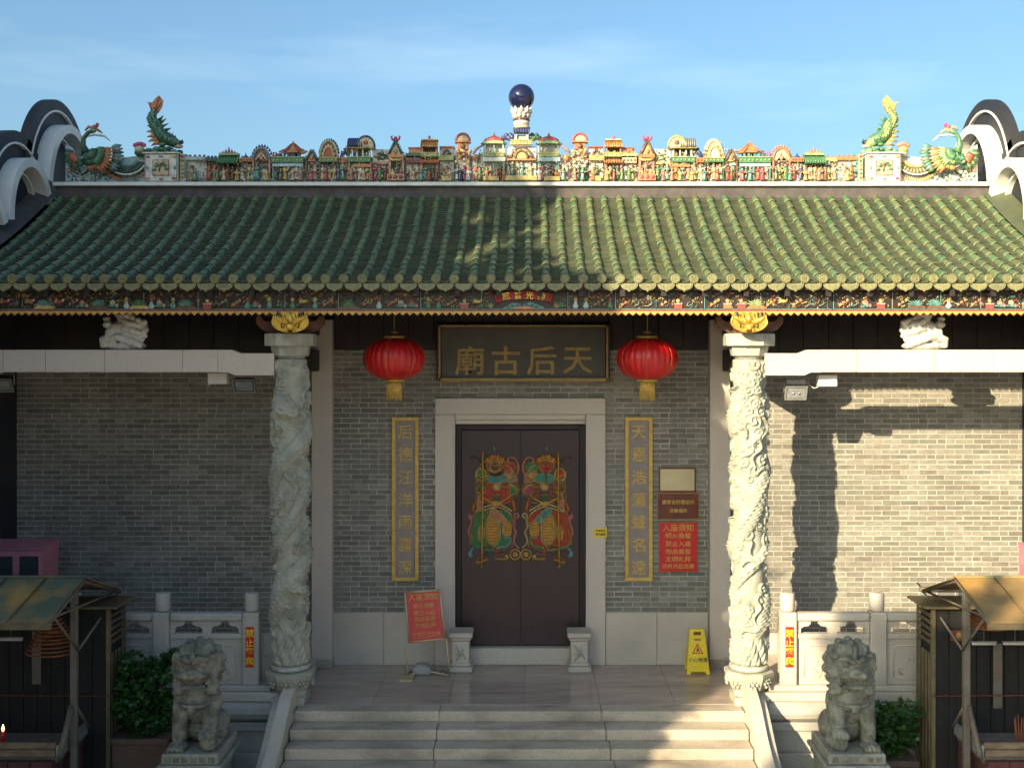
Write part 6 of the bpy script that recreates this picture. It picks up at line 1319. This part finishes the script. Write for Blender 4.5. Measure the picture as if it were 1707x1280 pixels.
# ================================================================== STONE LIONS
def lion_mesh():
    s = MB()
    s.sph((0, .12, .20), (.21, .24, .20), 16, 0, 12); s.sph((0, .02, .40), (.19, .20, .24), 16, 0, 12); s.sph((0, -.10, .50), (.205, .165, .155), 16, 0, 12)
    for q in (-1, 1):
        s.sph((q * .17, .12, .15), (.10, .19, .15), 12, 0, 8); s.sph((q * .18, -.05, .05), (.07, .12, .05), 10, 0, 7); s.sph((q * .15, -.08, .45), (.10, .12, .14), 12, 0, 8)
    # straight leg
    s.tube([(-.145, -.12, .46), (-.155, -.17, .28), (-.16, -.19, .10)], [.095, .080, .072], 12); s.sph((-.16, -.22, .045), (.10, .12, .05), 12, 0, 8)
    for k in range(4): s.sph((-.225 + k * .043, -.315, .04), (.024, .045, .038), 8, 0, 6)
    # leg resting on the ball
    s.tube([(.145, -.12, .46), (.155, -.18, .32), (.155, -.23, .22)], [.095, .080, .070], 12); s.sph((.155, -.27, .20), (.09, .09, .045), 12, 0, 8); s.sph((.155, -.25, .09), (.095, .095, .092), 14, 0, 10)
    for k in range(4): s.sph((.092 + k * .042, -.345, .175), (.023, .035, .042), 8, 0, 6)
    # head
    s.sph((0, -.12, .80), (.185, .19, .18), 16, 0, 12); s.sph((0, -.20, .76), (.165, .13, .12), 14, 0, 10)
    s.sph((0, -.30, .755), (.150, .075, .040), 14, 0, 8); s.sph((-.062, -.335, .762), (.062, .05, .040), 10, 0, 8); s.sph((.062, -.335, .762), (.062, .05, .040), 10, 0, 8)
    s.sph((0, -.285, .645), (.125, .085, .030), 12, 0, 8); s.sph((0, -.352, .805), (.062, .04, .032), 10, 0, 7); s.sph((-.05, -.345, .795), (.025, .03, .022), 8, 0, 6); s.sph((.05, -.345, .795), (.025, .03, .022), 8, 0, 6)
    for k in range(6): s.lathe((-.075 + k * .03, -.335, .722), [(.010, .02), (.012, 0), (.004, -.022)], 6)
    for q in (-1, 1):
        s.sph((q * .085, -.275, .865), (.046, .042, .040), 12, 0, 8); s.sph((q * .088, -.312, .868), (.018, .012, .018), 8, 0, 6); s.tube([(q * .015, -.31, .875), (q * .07, -.325, .925), (q * .15, -.265, .905)], [.020, .032, .016], 8)
        s.tube([(q * .15, -.27, .74), (q * .16, -.24, .70), (q * .13, -.25, .655)], [.02, .024, .02], 8); s.sph((q * .215, -.12, .87), (.045, .04, .075), 8, 0, 6)
    s.lathe((0, -.275, .90), [(.012, -.02), (.034, 0), (.03, .04), (.003, .11)], 10, 0, True, 1, .6)
    # mane: rows of curls and radiating locks
    for row, (rad, z0, n, rr) in enumerate(((.205, 0, 9, .042), (.21, .09, 11, .045))):
        for k in range(n):
            a = R(-35 + 250 * k / (n - 1)); s.sph((rad * 1.08 * math.cos(a), -.12 + z0 * 1.2, .80 + (rad + .02) * math.sin(a)), rr * 1.12, 8, 0, 6)
    for q in (-1, 1):
        for k in range(7):
            z = .56 + k * .055; s.tube([(q * .13, -.24 + .01 * k, z + .02), (q * .20, -.19 + .012 * k, z), (q * (.245 - .004 * k), -.12 + .01 * k, z - .01)], [.026, .036, .012], 7)
        for k in range(4): x = q * (.03 + .05 * k); s.tube([(x * .8, -.25 + .02 * k, .945 - .01 * k), (x, -.17, 1.02 - .012 * k * k), (x * 1.1, -.06, 1.02 - .015 * k * k), (x * 1.1, .06, .93 - .01 * k)], [.02, .03, .032, .025], 8)
    s.sph((0, -.16, 1.045), (.035, .05, .03), 8, 0, 6)
    for k in range(7): a = R(-90 + (k - 3) * 24); s.sph((.17 * math.cos(a) * 1.05, -.20 + .13 * math.sin(a) * .2, .60), (.035, .035, .04), 8, 0, 6)
    # collar and bell
    s.tube([(.205 * math.cos(R(180 + 18 * k)), -.11 + .185 * math.sin(R(180 + 18 * k)), .50 - .055 * math.sin(R(18 * k))) for k in range(11)], .017, 7); s.sph((0, -.305, .415), (.042, .03, .045), 10, 0, 8); s.b2(-.05, .05, -.325, -.28, .445, .47)
    # tail
    s.tube([(0, .32, .10), (0, .36, .26), (.02, .32, .42)], [.05, .06, .03], 8); s.sph((.02, .32, .46), (.07, .06, .08), 9, 0, 7)
    return remesh(s, .0085, [lion_stone], 0, .0035, 30)
lm = lion_mesh()
for sg, lab in ((-1, 'weathered stone guardian lion on a pedestal left of the steps, paw on a cub-sized ball'), (1, 'weathered stone guardian lion on a pedestal right of the steps, paw on a ball')):
    X = wx(333, -2.85) if sg < 0 else wx(1414, -2.85); zb = -.06
    ln = thing('stone_lion', lab, 'lion statue', (X, -2.85, -.82), 'guardian lions by the steps')
    me = lm.copy(); shift_mesh(me, (0, 0, 0), sg > 0); o = inst('lion_figure', me, (X, -2.83, zb - .01), ln); o.scale = (1.06, 1.0, 1.08); 
    s = MB(); s.b2(X - .30, X + .30, -3.21, -2.44, zb - .11, zb, bev=.012); s.tube([], 0) if False else None
    obj('plinth', s, lion_base, ln); s = MB()
    for k in range(6): s.b2(X - .27 + k * .092, X - .20 + k * .092, -3.216, -3.211, zb - .085, zb - .03)
    obj('plinth_fret', s, lion_stone, ln)
    s = MB(); s.b2(X - .34, X + .34, -3.25, -2.40, zb - .16, zb - .112, bev=.01); s.b2(X - .31, X + .31, -3.22, -2.43, zb - .24, zb - .16, bev=.02); s.b2(X - .28, X + .28, -3.19, -2.46, -.62, zb - .24, bev=.006); s.b2(X - .36, X + .36, -3.28, -2.37, -.82, -.62, bev=.02); obj('pedestal', s, lion_base, ln)
    s = MB(); s.tube([(X + .2 * math.cos(a * .5), -3.2, -.38 + .1 * math.sin(a * .5)) for a in range(13)], .012, 5)
    for q in (-1, 1):
        s.ext([(X + q * .05, -.3), (X + q * .2, -.3), (X + q * .2, -.5)], -3.20, -3.185)
    for k in range(5): s.tube([(X + .282, -3.1 + k * .13, -.5), (X + .286, -3.06 + k * .13, -.4), (X + .282, -3.1 + k * .13, -.3)], .012, 5)
    obj('pedestal_relief', s, lion_stone, ln)

# ================================================================== INCENSE SHELTERS
def shelter(sg):
    """built for the left side, mirrored about x = 0.02 for the right"""
    mir = None if sg < 0 else .02
    side = 'left' if sg < 0 else 'right'
    def P(x): return x if sg < 0 else .04 - x
    sh = thing('incense_shelter', 'rusty metal canopy on posts over the incense trough, at the %s edge' % side, 'shelter', (P(-6.0), -3.0, -.82), 'incense shelters')
    def put(n, mb, mat, par=None): return obj(n, mb, mat, par or sh, mirror=mir)
    XE = -4.62; zr, zf, zk = 1.755, 1.50, 1.42; yr, yf, yk = -3.0, -3.93, -1.98
    # roof sheets: standing-seam strips, front and back slope
    w = .42; x = XE
    for i in range(8):
        a, b = x - w, x - .004
        s = MB(); s.add([(a, yf, zf), (b, yf, zf), (b, (yf + yr) / 2, (zf + zr) / 2 + .012 * ((i % 3) - 1)), (a, (yf + yr) / 2, (zf + zr) / 2 + .012 * ((i % 3) - 1)), (b, yr, zr), (a, yr, zr), (a, yf, zf - .008), (b, yf, zf - .008), (b, yr, zr - .008), (a, yr, zr - .008)],
              [(0, 1, 2, 3), (3, 2, 4, 5), (0, 6, 7, 1), (7, 6, 9, 8), (1, 7, 8, 4, 2), (0, 3, 5, 9, 6)]); put('roof_sheet', s, shed_roof if sg < 0 else shed_roof_ochre)
        s = MB(); s.tube([(b, yf, zf + .008), (b, (yf + yr) / 2, (zf + zr) / 2 + .012), (b, yr, zr + .008)], .008, 4); put('seam', s, shed_frame)
        s = MB(); s.add([(a, yr, zr), (b, yr, zr), (b, yk, zk), (a, yk, zk), (a, yr, zr - .008), (b, yr, zr - .008), (b, yk, zk - .008), (a, yk, zk - .008)], [(0, 1, 2, 3), (4, 7, 6, 5), (1, 5, 6, 2), (3, 2, 6, 7)]); put('rear_roof_sheet', s, shed_roof if sg < 0 else shed_roof_ochre)
        x -= w
    s = MB(); s.b2(-8.0, XE + .02, yf - .012, yf + .02, zf - .075, zf - .010, bev=.004); put('front_fascia', s, shed_frame)
    s = MB(); s.tube([(-8, yr, zr + .008), (XE, yr, zr + .008)], .018, 6); put('ridge_cap', s, shed_roof)
    # verge rafters, tie, posts, braces
    s = MB(); s.tube([(XE - .03, yf + .03, zf - .045), (XE - .03, yr, zr - .04), (XE - .03, yk + .02, zk - .03)], .022, 4); put('verge_rafter', s, shed_post)
    s = MB(); s.tube([(XE - .06, yf + .12, zf - .0), (XE - .06, yk + .10, zk - .03)], .014, 4); put('tie_bar', s, shed_post)
    s = MB(); XP, YP = P(wx(124, -3.0)) if sg > 0 else wx(124, -3.0), -3.0
    XP = wx(124, -3.0)
    s.b2(XP - .034, XP + .034, YP - .034, YP + .034, -.80, 1.60, bev=.005); put('post', s, shed_post)
    s = MB(); s.tube([(XP + .04, YP, .98), (XP + .08, yf + .22, 1.50)], .016, 4); put('brace', s, shed_post); s = MB(); s.tube([(XP + .04, YP, .98), (XP + .08, yk + .25, 1.44)], .016, 4); put('brace', s, shed_post)
    s = MB(); s.tube([(XP - .02, YP - .02, .40), (XP - .03, YP - .30, -.05)], .035, 4); put('foot_brace', s, shed_post); s = MB(); s.tube([(XP + .01, YP, .40), (XP + .03, YP + .30, .06)], .022, 4); put('foot_brace', s, shed_post)
    s = MB(); s.b2(-8, XP, YP - .03, YP + .03, 1.58, 1.64, bev=.004); put('purlin', s, shed_post)
    s = MB(); s.b2(-8.0, XP + .1, yk + .1, yk + .15, 1.36, 1.42, bev=.004); put('purlin', s, shed_post)
    s = MB(); s.b2(-8.0, XE - .1, yf + .1, yf + .15, 1.42, 1.47, bev=.004); put('purlin', s, shed_post)
    # trough below
    tr = thing('incense_trough', 'red brick incense trough with a worn rim under the %s shelter' % side, 'incense burner', (P(-6.2), -3.2, -.82), 'incense troughs')
    def pt(n, mb, mat): return obj(n, mb, mat, tr, mirror=mir)
    XT = -4.86
    s = MB(); s.b2(-8.0, XT, -3.22, -3.18, -.005, .065, bev=.01); pt('rim', s, trough_m); s = MB(); s.b2(-8.0, XT - .01, -3.215, -3.185, -.085, -.012, bev=.008); pt('front_board', s, trough_m)
    s = MB(); s.b2(XT, XT + .05, -3.22, -2.48, -.09, .04, bev=.01); pt('side_rim', s, grey_metal)
    s = MB(); s.b2(-8.0, XT - .002, -3.18, -2.44, -.16, -.09); pt('ash_bed', s, M('incense_ash_' + side, (.16, .14, .12), .95, (.10, .09, .08), 9, .5, .8, 20))
    for r_ in range(7):
        z = -.80 + r_ * .098; xb = XT - .02 - (.12 if r_ % 2 else 0); k = 0
        while xb > -7.3:
            s = MB(); s.b2(xb - .225, xb, -3.26 if r_ == 6 else -3.22, -3.1, z, z + .088, bev=.006)
            if k < 12: pt('brick', s, burner_brick)
            xb -= .235; k += 1
    s = MB(); s.b2(-8, XT - .01, -3.12, -2.46, -.82, -.165); pt('core', s, burner_brick)
    # dark slatted cabinet behind
    cb = thing('metal_cabinet', 'soot-black slatted metal cabinet with a louvred end behind the %s shelter' % side, 'cabinet', (P(-6.3), -2.1, -.82), 'metal cabinets behind the shelters')
    def pc(n, mb, mat, par=None): return obj(n, mb, mat, par or cb, mirror=mir)
    XC = wx(184, -2.42); zt = 1.30; yf2, yb2 = -2.42, -1.93
    for i in range(22):
        x = XC - .05 - i * .155; s = MB(); s.b2(x - .148, x, yf2, yf2 + .02, -.75, zt, bev=.004); pc('slat', s, soot)
    s = MB(); s.b2(XC - .045, XC, yf2 - .02, yf2 + .03, -.8, zt, bev=.004); pc('corner_post', s, shed_frame); s = MB(); s.b2(XC - .03, XC, yb2 - .03, yb2, -.8, zt, bev=.004); pc('corner_post', s, shed_frame)
    s = MB(); s.b2(-8.1, XC - .05, yf2 + .05, yb2, -.8, zt); pc('body', s, soot)
    for i in range(5): z = zt - .10 - i * .075; s = MB(); s.box((XC - .012, (yf2 + yb2) / 2, z), (.03, yb2 - yf2 - .08, .03), ry=.5); pc('louvre', s, shed_frame)
    for i in range(4): y = yf2 + .07 + i * .105; s = MB(); s.b2(XC - .02, XC - .004, y, y + .055, -.7, zt - .52, bev=.004); pc('upright', s, shed_frame)
    s = MB(); s.b2(-8.1, XC + .10, yf2 - .08, yb2 + .03, zt + .002, zt + .03, bev=.006); pc('lid', s, shed_frame)
    s = MB(); s.tube([(-8, yf2 - .05, .35), (XC, yf2 - .05, .33)], .006, 4); pc('red_cord', s, maroon)
    for k in range(14):
        s = MB(); s.sph((XC - .15 - k * .2, yf2 - .055, .34), (.018, .006, .012), 5, 0, 4)
        if k < 8: pc('cord_tag', s, maroon)
    # hanging incense coil
    ci = thing('incense_coil', 'brown spiral incense coil hanging under the %s shelter' % side, 'incense coil', (P(wx(96, -2.8)), -2.8, .9), 'hanging incense coils')
    s = MB(); cx = wx(88, -2.8); n = 26 * 11; path = []; rad = []
    for i in range(n):
        u = i / n; r_ = (.05 + .23 * u) if sg < 0 else (.05 + .2 * u); path.append((cx + r_ * math.cos(i * 2 * math.pi / 26), -2.8 + r_ * math.sin(i * 2 * math.pi / 26), (1.34 - .42 * u) if sg < 0 else 1.42 - .22 * u))
    s.tube(path, .010, 5); obj('coil', s, coil_m, ci, mirror=mir)
    s = MB(); s.tube([(cx, -2.8, 1.58), (cx, -2.8, 1.34)], .004, 4); obj('hook_wire', s, black_m, ci, mirror=mir)
    # pink cabinet on the platform behind
    X0, X1 = (wx(-60, -1.25), wx(69, -1.25)) if sg < 0 else (wx(1728, -1.25), wx(1860, -1.25))
    pk = thing('pink_cabinet', 'pink painted cabinet with glazed doors standing behind the %s shelter' % side, 'cabinet', ((X0 + X1) / 2, -1.0, .14), 'pink cabinets')
    za, zb_ = .14, wz(919, -1.25) if sg < 0 else wz(925, -1.25)
    s = MB(); s.b2(X0, X1, -1.22, -.75, za, zb_ - .0, bev=.004); s.extx([(-1.25, zb_ + .002), (-.72, zb_ + .07), (-.72, zb_ + .002)], X0 - .0, X1 + .0) ; obj('carcass', s, pink_paint, pk)
    n = 3; w = (X1 - X0) / n
    for i in range(n):
        a, b = X0 + i * w, X0 + (i + 1) * w; s = MB()
        for q in ((a, b, zb_ - .06, zb_), (a, a + .04, .2, zb_ - .06), (b - .04, b, .2, zb_ - .06), (a, b, .16, .2)): s.b2(q[0] + .001, q[1] - .001, -1.245, -1.222, q[2], q[3] - .001)
        d_ = obj('door', s, pink_paint, pk); s = MB(); s.b2(a + .041, b - .041, -1.232, -1.226, .2, zb_ - .062); obj('glass_pane', s, window_glass, d_)
for sg in (-1, 1): shelter(sg)
# candle, incense sticks, paper strip, framed print in the shelters
XCn = wx(5, -3.0); cd = thing('red_candle', 'lit red candle standing in the left trough', 'candle', (XCn, -3.0, -.09))
s = MB(); s.lathe((XCn, -3.0, -.09), [(.022, 0), (.022, .20), (.018, .205)], 12); obj('wax', s, wax_red, cd); s = MB(); s.lathe((XCn, -3.0, .115), [(.004, 0), (.016, .02), (.012, .04), (.001, .075)], 10); obj('flame', s, flame_m, cd)
XI = wx(1699, -3.0); ic_ = thing('incense_sticks', 'bundle of red incense sticks standing in the right trough', 'incense', (XI, -3.0, -.09))
for k in range(9): s = MB(); a = k * .7; s.tube([(XI + .02 * math.cos(a), -3.0 + .02 * math.sin(a), -.1), (XI + .05 * math.cos(a), -3.0 + .05 * math.sin(a), .22 + .03 * (k % 3))], .004, 5); obj('stick', s, coil_m, ic_)
for px, py0, py1, Yp, mat_, lab, nm in ((61, 1052, 1140, -2.46, grey_metal, 'faded strip hanging on the black slats inside the left shelter', 'hanging_strip'), (1663, 1072, 1180, -2.46, grey_metal, 'pale printed strip hanging on the black slats inside the right shelter', 'hanging_strip')):
    X = wx(px, Yp); s = MB(); s.b2(X - .05, X + .05, Yp - .004, Yp, wz(py1, Yp), wz(py0, Yp)); h = obj(nm, s, shed_post, label=lab, cat='strip')
X = wx(1598, -2.46); s = MB(); s.b2(X - .09, X + .09, -2.466, -2.45, wz(1068, -2.46), wz(1050, -2.46)); fr = thing('red_picture', 'small faded red and gold picture on the black slats of the right shelter', 'picture', (X, -2.46, wz(1068, -2.46))); obj('sheet', s, maroon, fr)
s = MB(); zc_ = wz(1059, -2.46); s.lathe((X, -2.468, zc_), [(.03, -.03), (.035, 0), (.015, .04)], 8, 0, True, 1, .1); obj('figure', s, gold_dull, fr)
# fluorescent tubes under canopies
for k, (px, lab) in enumerate(((18, 'unlit white strip lamp under the left shelter roof'), (1640, 'unlit white strip lamp under the right shelter roof, near the post'), (1692, 'unlit white strip lamp under the right shelter roof, near the picture edge'))):
    X = wx(px, -2.6); Zt = wz(1066 if k == 0 else 1073, -2.6); s = MB(); s.tube([(X - .13, -2.6, Zt), (X + .13, -2.6, Zt)], .012, 8); t_ = thing('strip_lamp', lab, 'lamp', (X, -2.6, Zt), 'strip lamps'); obj('tube', s, white_plastic, t_); s = MB(); s.b2(X - .14, X + .14, -2.61, -2.59, Zt + .013, Zt + .03); obj('fitting', s, grey_metal, t_)
    s = MB(); s.tube([(X, -2.6, Zt + .03), (X, -2.6, 1.52)], .004, 4); obj('hanger', s, grey_metal, t_)
# ================================================================== SHRUBS
def leaf_cloud(n, boxf, size, seed, mat):
    rg = np.random.RandomState(seed); c = boxf(rg, n); a = rg.uniform(0, 6.28, n); t = rg.uniform(-.9, .9, n); L_ = (size * rg.uniform(.6, 1.3, n))[:, None]; W_ = L_ * .42
    d = np.stack([np.cos(a) * np.cos(t), np.sin(a) * np.cos(t), np.sin(t)], 1); u = np.cross(d, np.stack([rg.uniform(-.4, .4, n), rg.uniform(-.4, .4, n), np.ones(n)], 1)); u /= np.linalg.norm(u, axis=1, keepdims=True) + 1e-6; nr = np.cross(d, u)
    v = np.stack([c, c + d * L_ * .5 + u * W_ + nr * L_ * .08, c + d * L_ - nr * L_ * .12, c + d * L_ * .5 - u * W_ + nr * L_ * .08], 1).reshape(-1, 3)
    me = bpy.data.meshes.new('foliage'); me.vertices.add(len(v)); me.vertices.foreach_set('co', v.ravel().astype(np.float32)); me.loops.add(4 * n); me.loops.foreach_set('vertex_index', np.arange(4 * n, dtype=np.int32))
    me.polygons.add(n); me.polygons.foreach_set('loop_start', np.arange(0, 4 * n, 4, dtype=np.int32)); me.update(calc_edges=True); me.materials.append(mat); return me
def in_clumps(cl, lo, flat):
    cl = np.array(cl)
    def f(rg, n):
        c = cl[rg.randint(len(cl), size=n)]; v = rg.normal(size=(n, 3)); v /= np.linalg.norm(v, axis=1, keepdims=True); r_ = (c[:, 3] * rg.uniform(lo, 1, n) ** .5)[:, None]
        return c[:, :3] + v * r_ * np.array([1, 1, flat])
    return f
def shrub(lab, X, Y, zb, w, d, h, n, seed, pot):
    sb = thing('potted_shrub', lab, 'shrub', (X, Y, zb), 'potted shrubs behind the lions')
    rr = random.Random(seed); cl_ = [(rr.uniform(-.8, .8) * w, rr.uniform(-.7, .7) * d, rr.uniform(.15, 1.0) * h, rr.uniform(.06, .17)) for _ in range(34)]
    me = leaf_cloud(n, in_clumps(cl_, .4, .8), .07, seed, leaf_m); o = bpy.data.objects.new('foliage', me); COL.objects.link(o); o.parent = sb
    s = MB()
    for c in cl_[:12]: s.tube([(X + c[0] * .1, Y, zb), (X + c[0] * .5, Y + c[1] * .5, zb + c[2] * .55), (X + c[0], Y + c[1], zb + c[2])], [.014, .009, .004], 5)
    obj('stems', s, bark, sb)
    s = MB(); s.b2(X - w * .95, X + w * .95, Y - d, Y + d, -.82, zb, bev=.01); s.b2(X - w * 1.0, X + w * 1.0, Y - d * 1.08, Y + d * 1.08, zb - .06, zb + .01, bev=.01); obj('planter', s, pot, sb)
shrub('dark green leafy shrub in a brown planter between the left shelter and the left lion', wx(240, -2.25), -2.2, -.18, .33, .2, .85, 5200, 5, terracotta)
shrub('low green shrub in a planter between the right lion and the right cabinet', wx(1487, -2.2), -2.15, -.45, .26, .2, .55, 3200, 6, terracotta)

# ================================================================== NEIGHBOUR ACROSS THE SQUARE (outside the frame; shades the left half)
def house(lab, x0, x1, y0, y1, z1, cols, floors):
    h = thing('neighbour_building', lab, 'building', ((x0 + x1) / 2, (y0 + y1) / 2, -.82)); s = MB(); s.b2(x0, x1, y0, y1, -.82, z1); obj('walls', s, plaster, h); s = MB(); s.b2(x0 - .15, x1 + .12, y0 - .15, y1 + .15, z1 + .002, z1 + .2); obj('parapet', s, plaster, h)
    for f in range(floors):
        for c in range(cols):
            xx = x0 + (c + .5) * (x1 - x0) / cols; zz = .5 + f * 3.0
            if zz + 1.6 > z1: continue
            s = MB(); s.b2(xx - .6, xx + .6, y1 + .002, y1 + .04, zz, zz + 1.5); w_ = obj('window', s, grey_metal, h); s = MB(); s.b2(xx - .54, xx + .54, y1 + .041, y1 + .05, zz + .06, zz + 1.44); obj('pane', s, window_glass, w_)
house('plain plastered five storey neighbour building outside the left of the picture', -26.0, -13.9, -15.5, -12.0, 16.2, 4, 5)
house('plain plastered three storey neighbour building beside the tall one, outside the picture', -13.7, -9.2, -15.0, -12.2, 8.9, 2, 3)
house('unseen row house added behind the camera to cut low sky light, left part', -30.0, -6.0, -50.0, -42.0, 6.0, 6, 4)  # unseen row houses added to hold back low sky light
house('unseen row house added behind the camera to cut low sky light, middle part', -5.8, 14.0, -51.0, -43.0, 5.5, 5, 4)
house('unseen row house added behind the camera to cut low sky light, right part', 14.2, 36.0, -50.0, -41.5, 6.2, 5, 4)
rr = random.Random(8)
def top_v(u):
    pts = [(-9, 10.4), (-2.2, 9.6), (-1.7, 8.2), (-1.35, 7.2), (-.8, 6.4), (-.1, 5.6), (.5, 4.6), (1.1, 4.1), (1.8, 3.7), (2.3, 3.6), (2.7, 3.4), (3.02, 2.9), (3.2, 0), (3.3, -1.2), (3.45, -3)]
    for (a, b), (c, d) in zip(pts, pts[1:]):
        if a <= u <= c: return b + (d - b) * (u - a) / (c - a)
    return -9
def low_v(u): return -9 if u < 4.95 else (.12 + .16 * math.sin(u * 3.1) if u < 6.5 else -.45)
def tree(lab, YO, u0, u1, v0, v1, topf, n, nl, leaf, tx, seed, sprigs):
    t_ = thing('street_tree', lab, 'tree', (tx, YO, -.82)); cl = []
    while len(cl) < n:
        u = rr.uniform(u0, u1); v = rr.uniform(v0, v1); r_ = rr.uniform(.22, .42); tv = min(topf(u + r_ * .7), topf(u), topf(u - r_ * .7))
        if v > tv - r_ * .6: continue
        cl.append((u, v, r_))
    for q in range(sprigs): u = rr.uniform(max(u0, -1.6), min(u1, 2.4) if u0 < 0 else u1); cl.append((u + .2, topf(u) + rr.uniform(-.1, .45), rr.uniform(.06, .15)))
    C_ = []
    for u, v, r_ in cl: y = YO + rr.uniform(-.55, .55); C_.append((u + .745 * y - tx, y - YO, v - .455 * y + .82, r_))
    me = leaf_cloud(nl, in_clumps(C_, .15, 1), leaf, seed, tree_leaf); o = bpy.data.objects.new('crown', me); COL.objects.link(o); o.parent = t_
    zt = max(c[2] for c in C_) - .9; s = MB(); s.tube([(tx, YO, -.82), (tx + .2, YO, zt * .3), (tx, YO, zt * .65), (tx - .2, YO, zt)], [.28, .22, .17, .06], 12); obj('trunk', s, bark, t_)
    for k in range(14):
        c = C_[k * 9]; z = max(1.5, (c[2] - .82) * (.45 + .03 * k)); s = MB(); s.tube([(tx, YO, z), (tx + c[0] * .5, YO + c[1] * .5, (z + c[2] - .5) / 2), (tx + c[0], YO + c[1], c[2] - .82)], [.09, .06, .02], 7); obj('branch', s, bark, t_)
tree('tall leafy tree beside the neighbour building, outside the left of the picture', -11.6, -3.2, 3.3, -2.0, 10, top_v, 950, 70000, .22, -8.6, 3, 40)
tree('lower round tree further back in the square, behind and left of the camera', -19.0, 4.95, 9.9, -3.2, .4, low_v, 420, 30000, .22, -6.6, 4, 30)
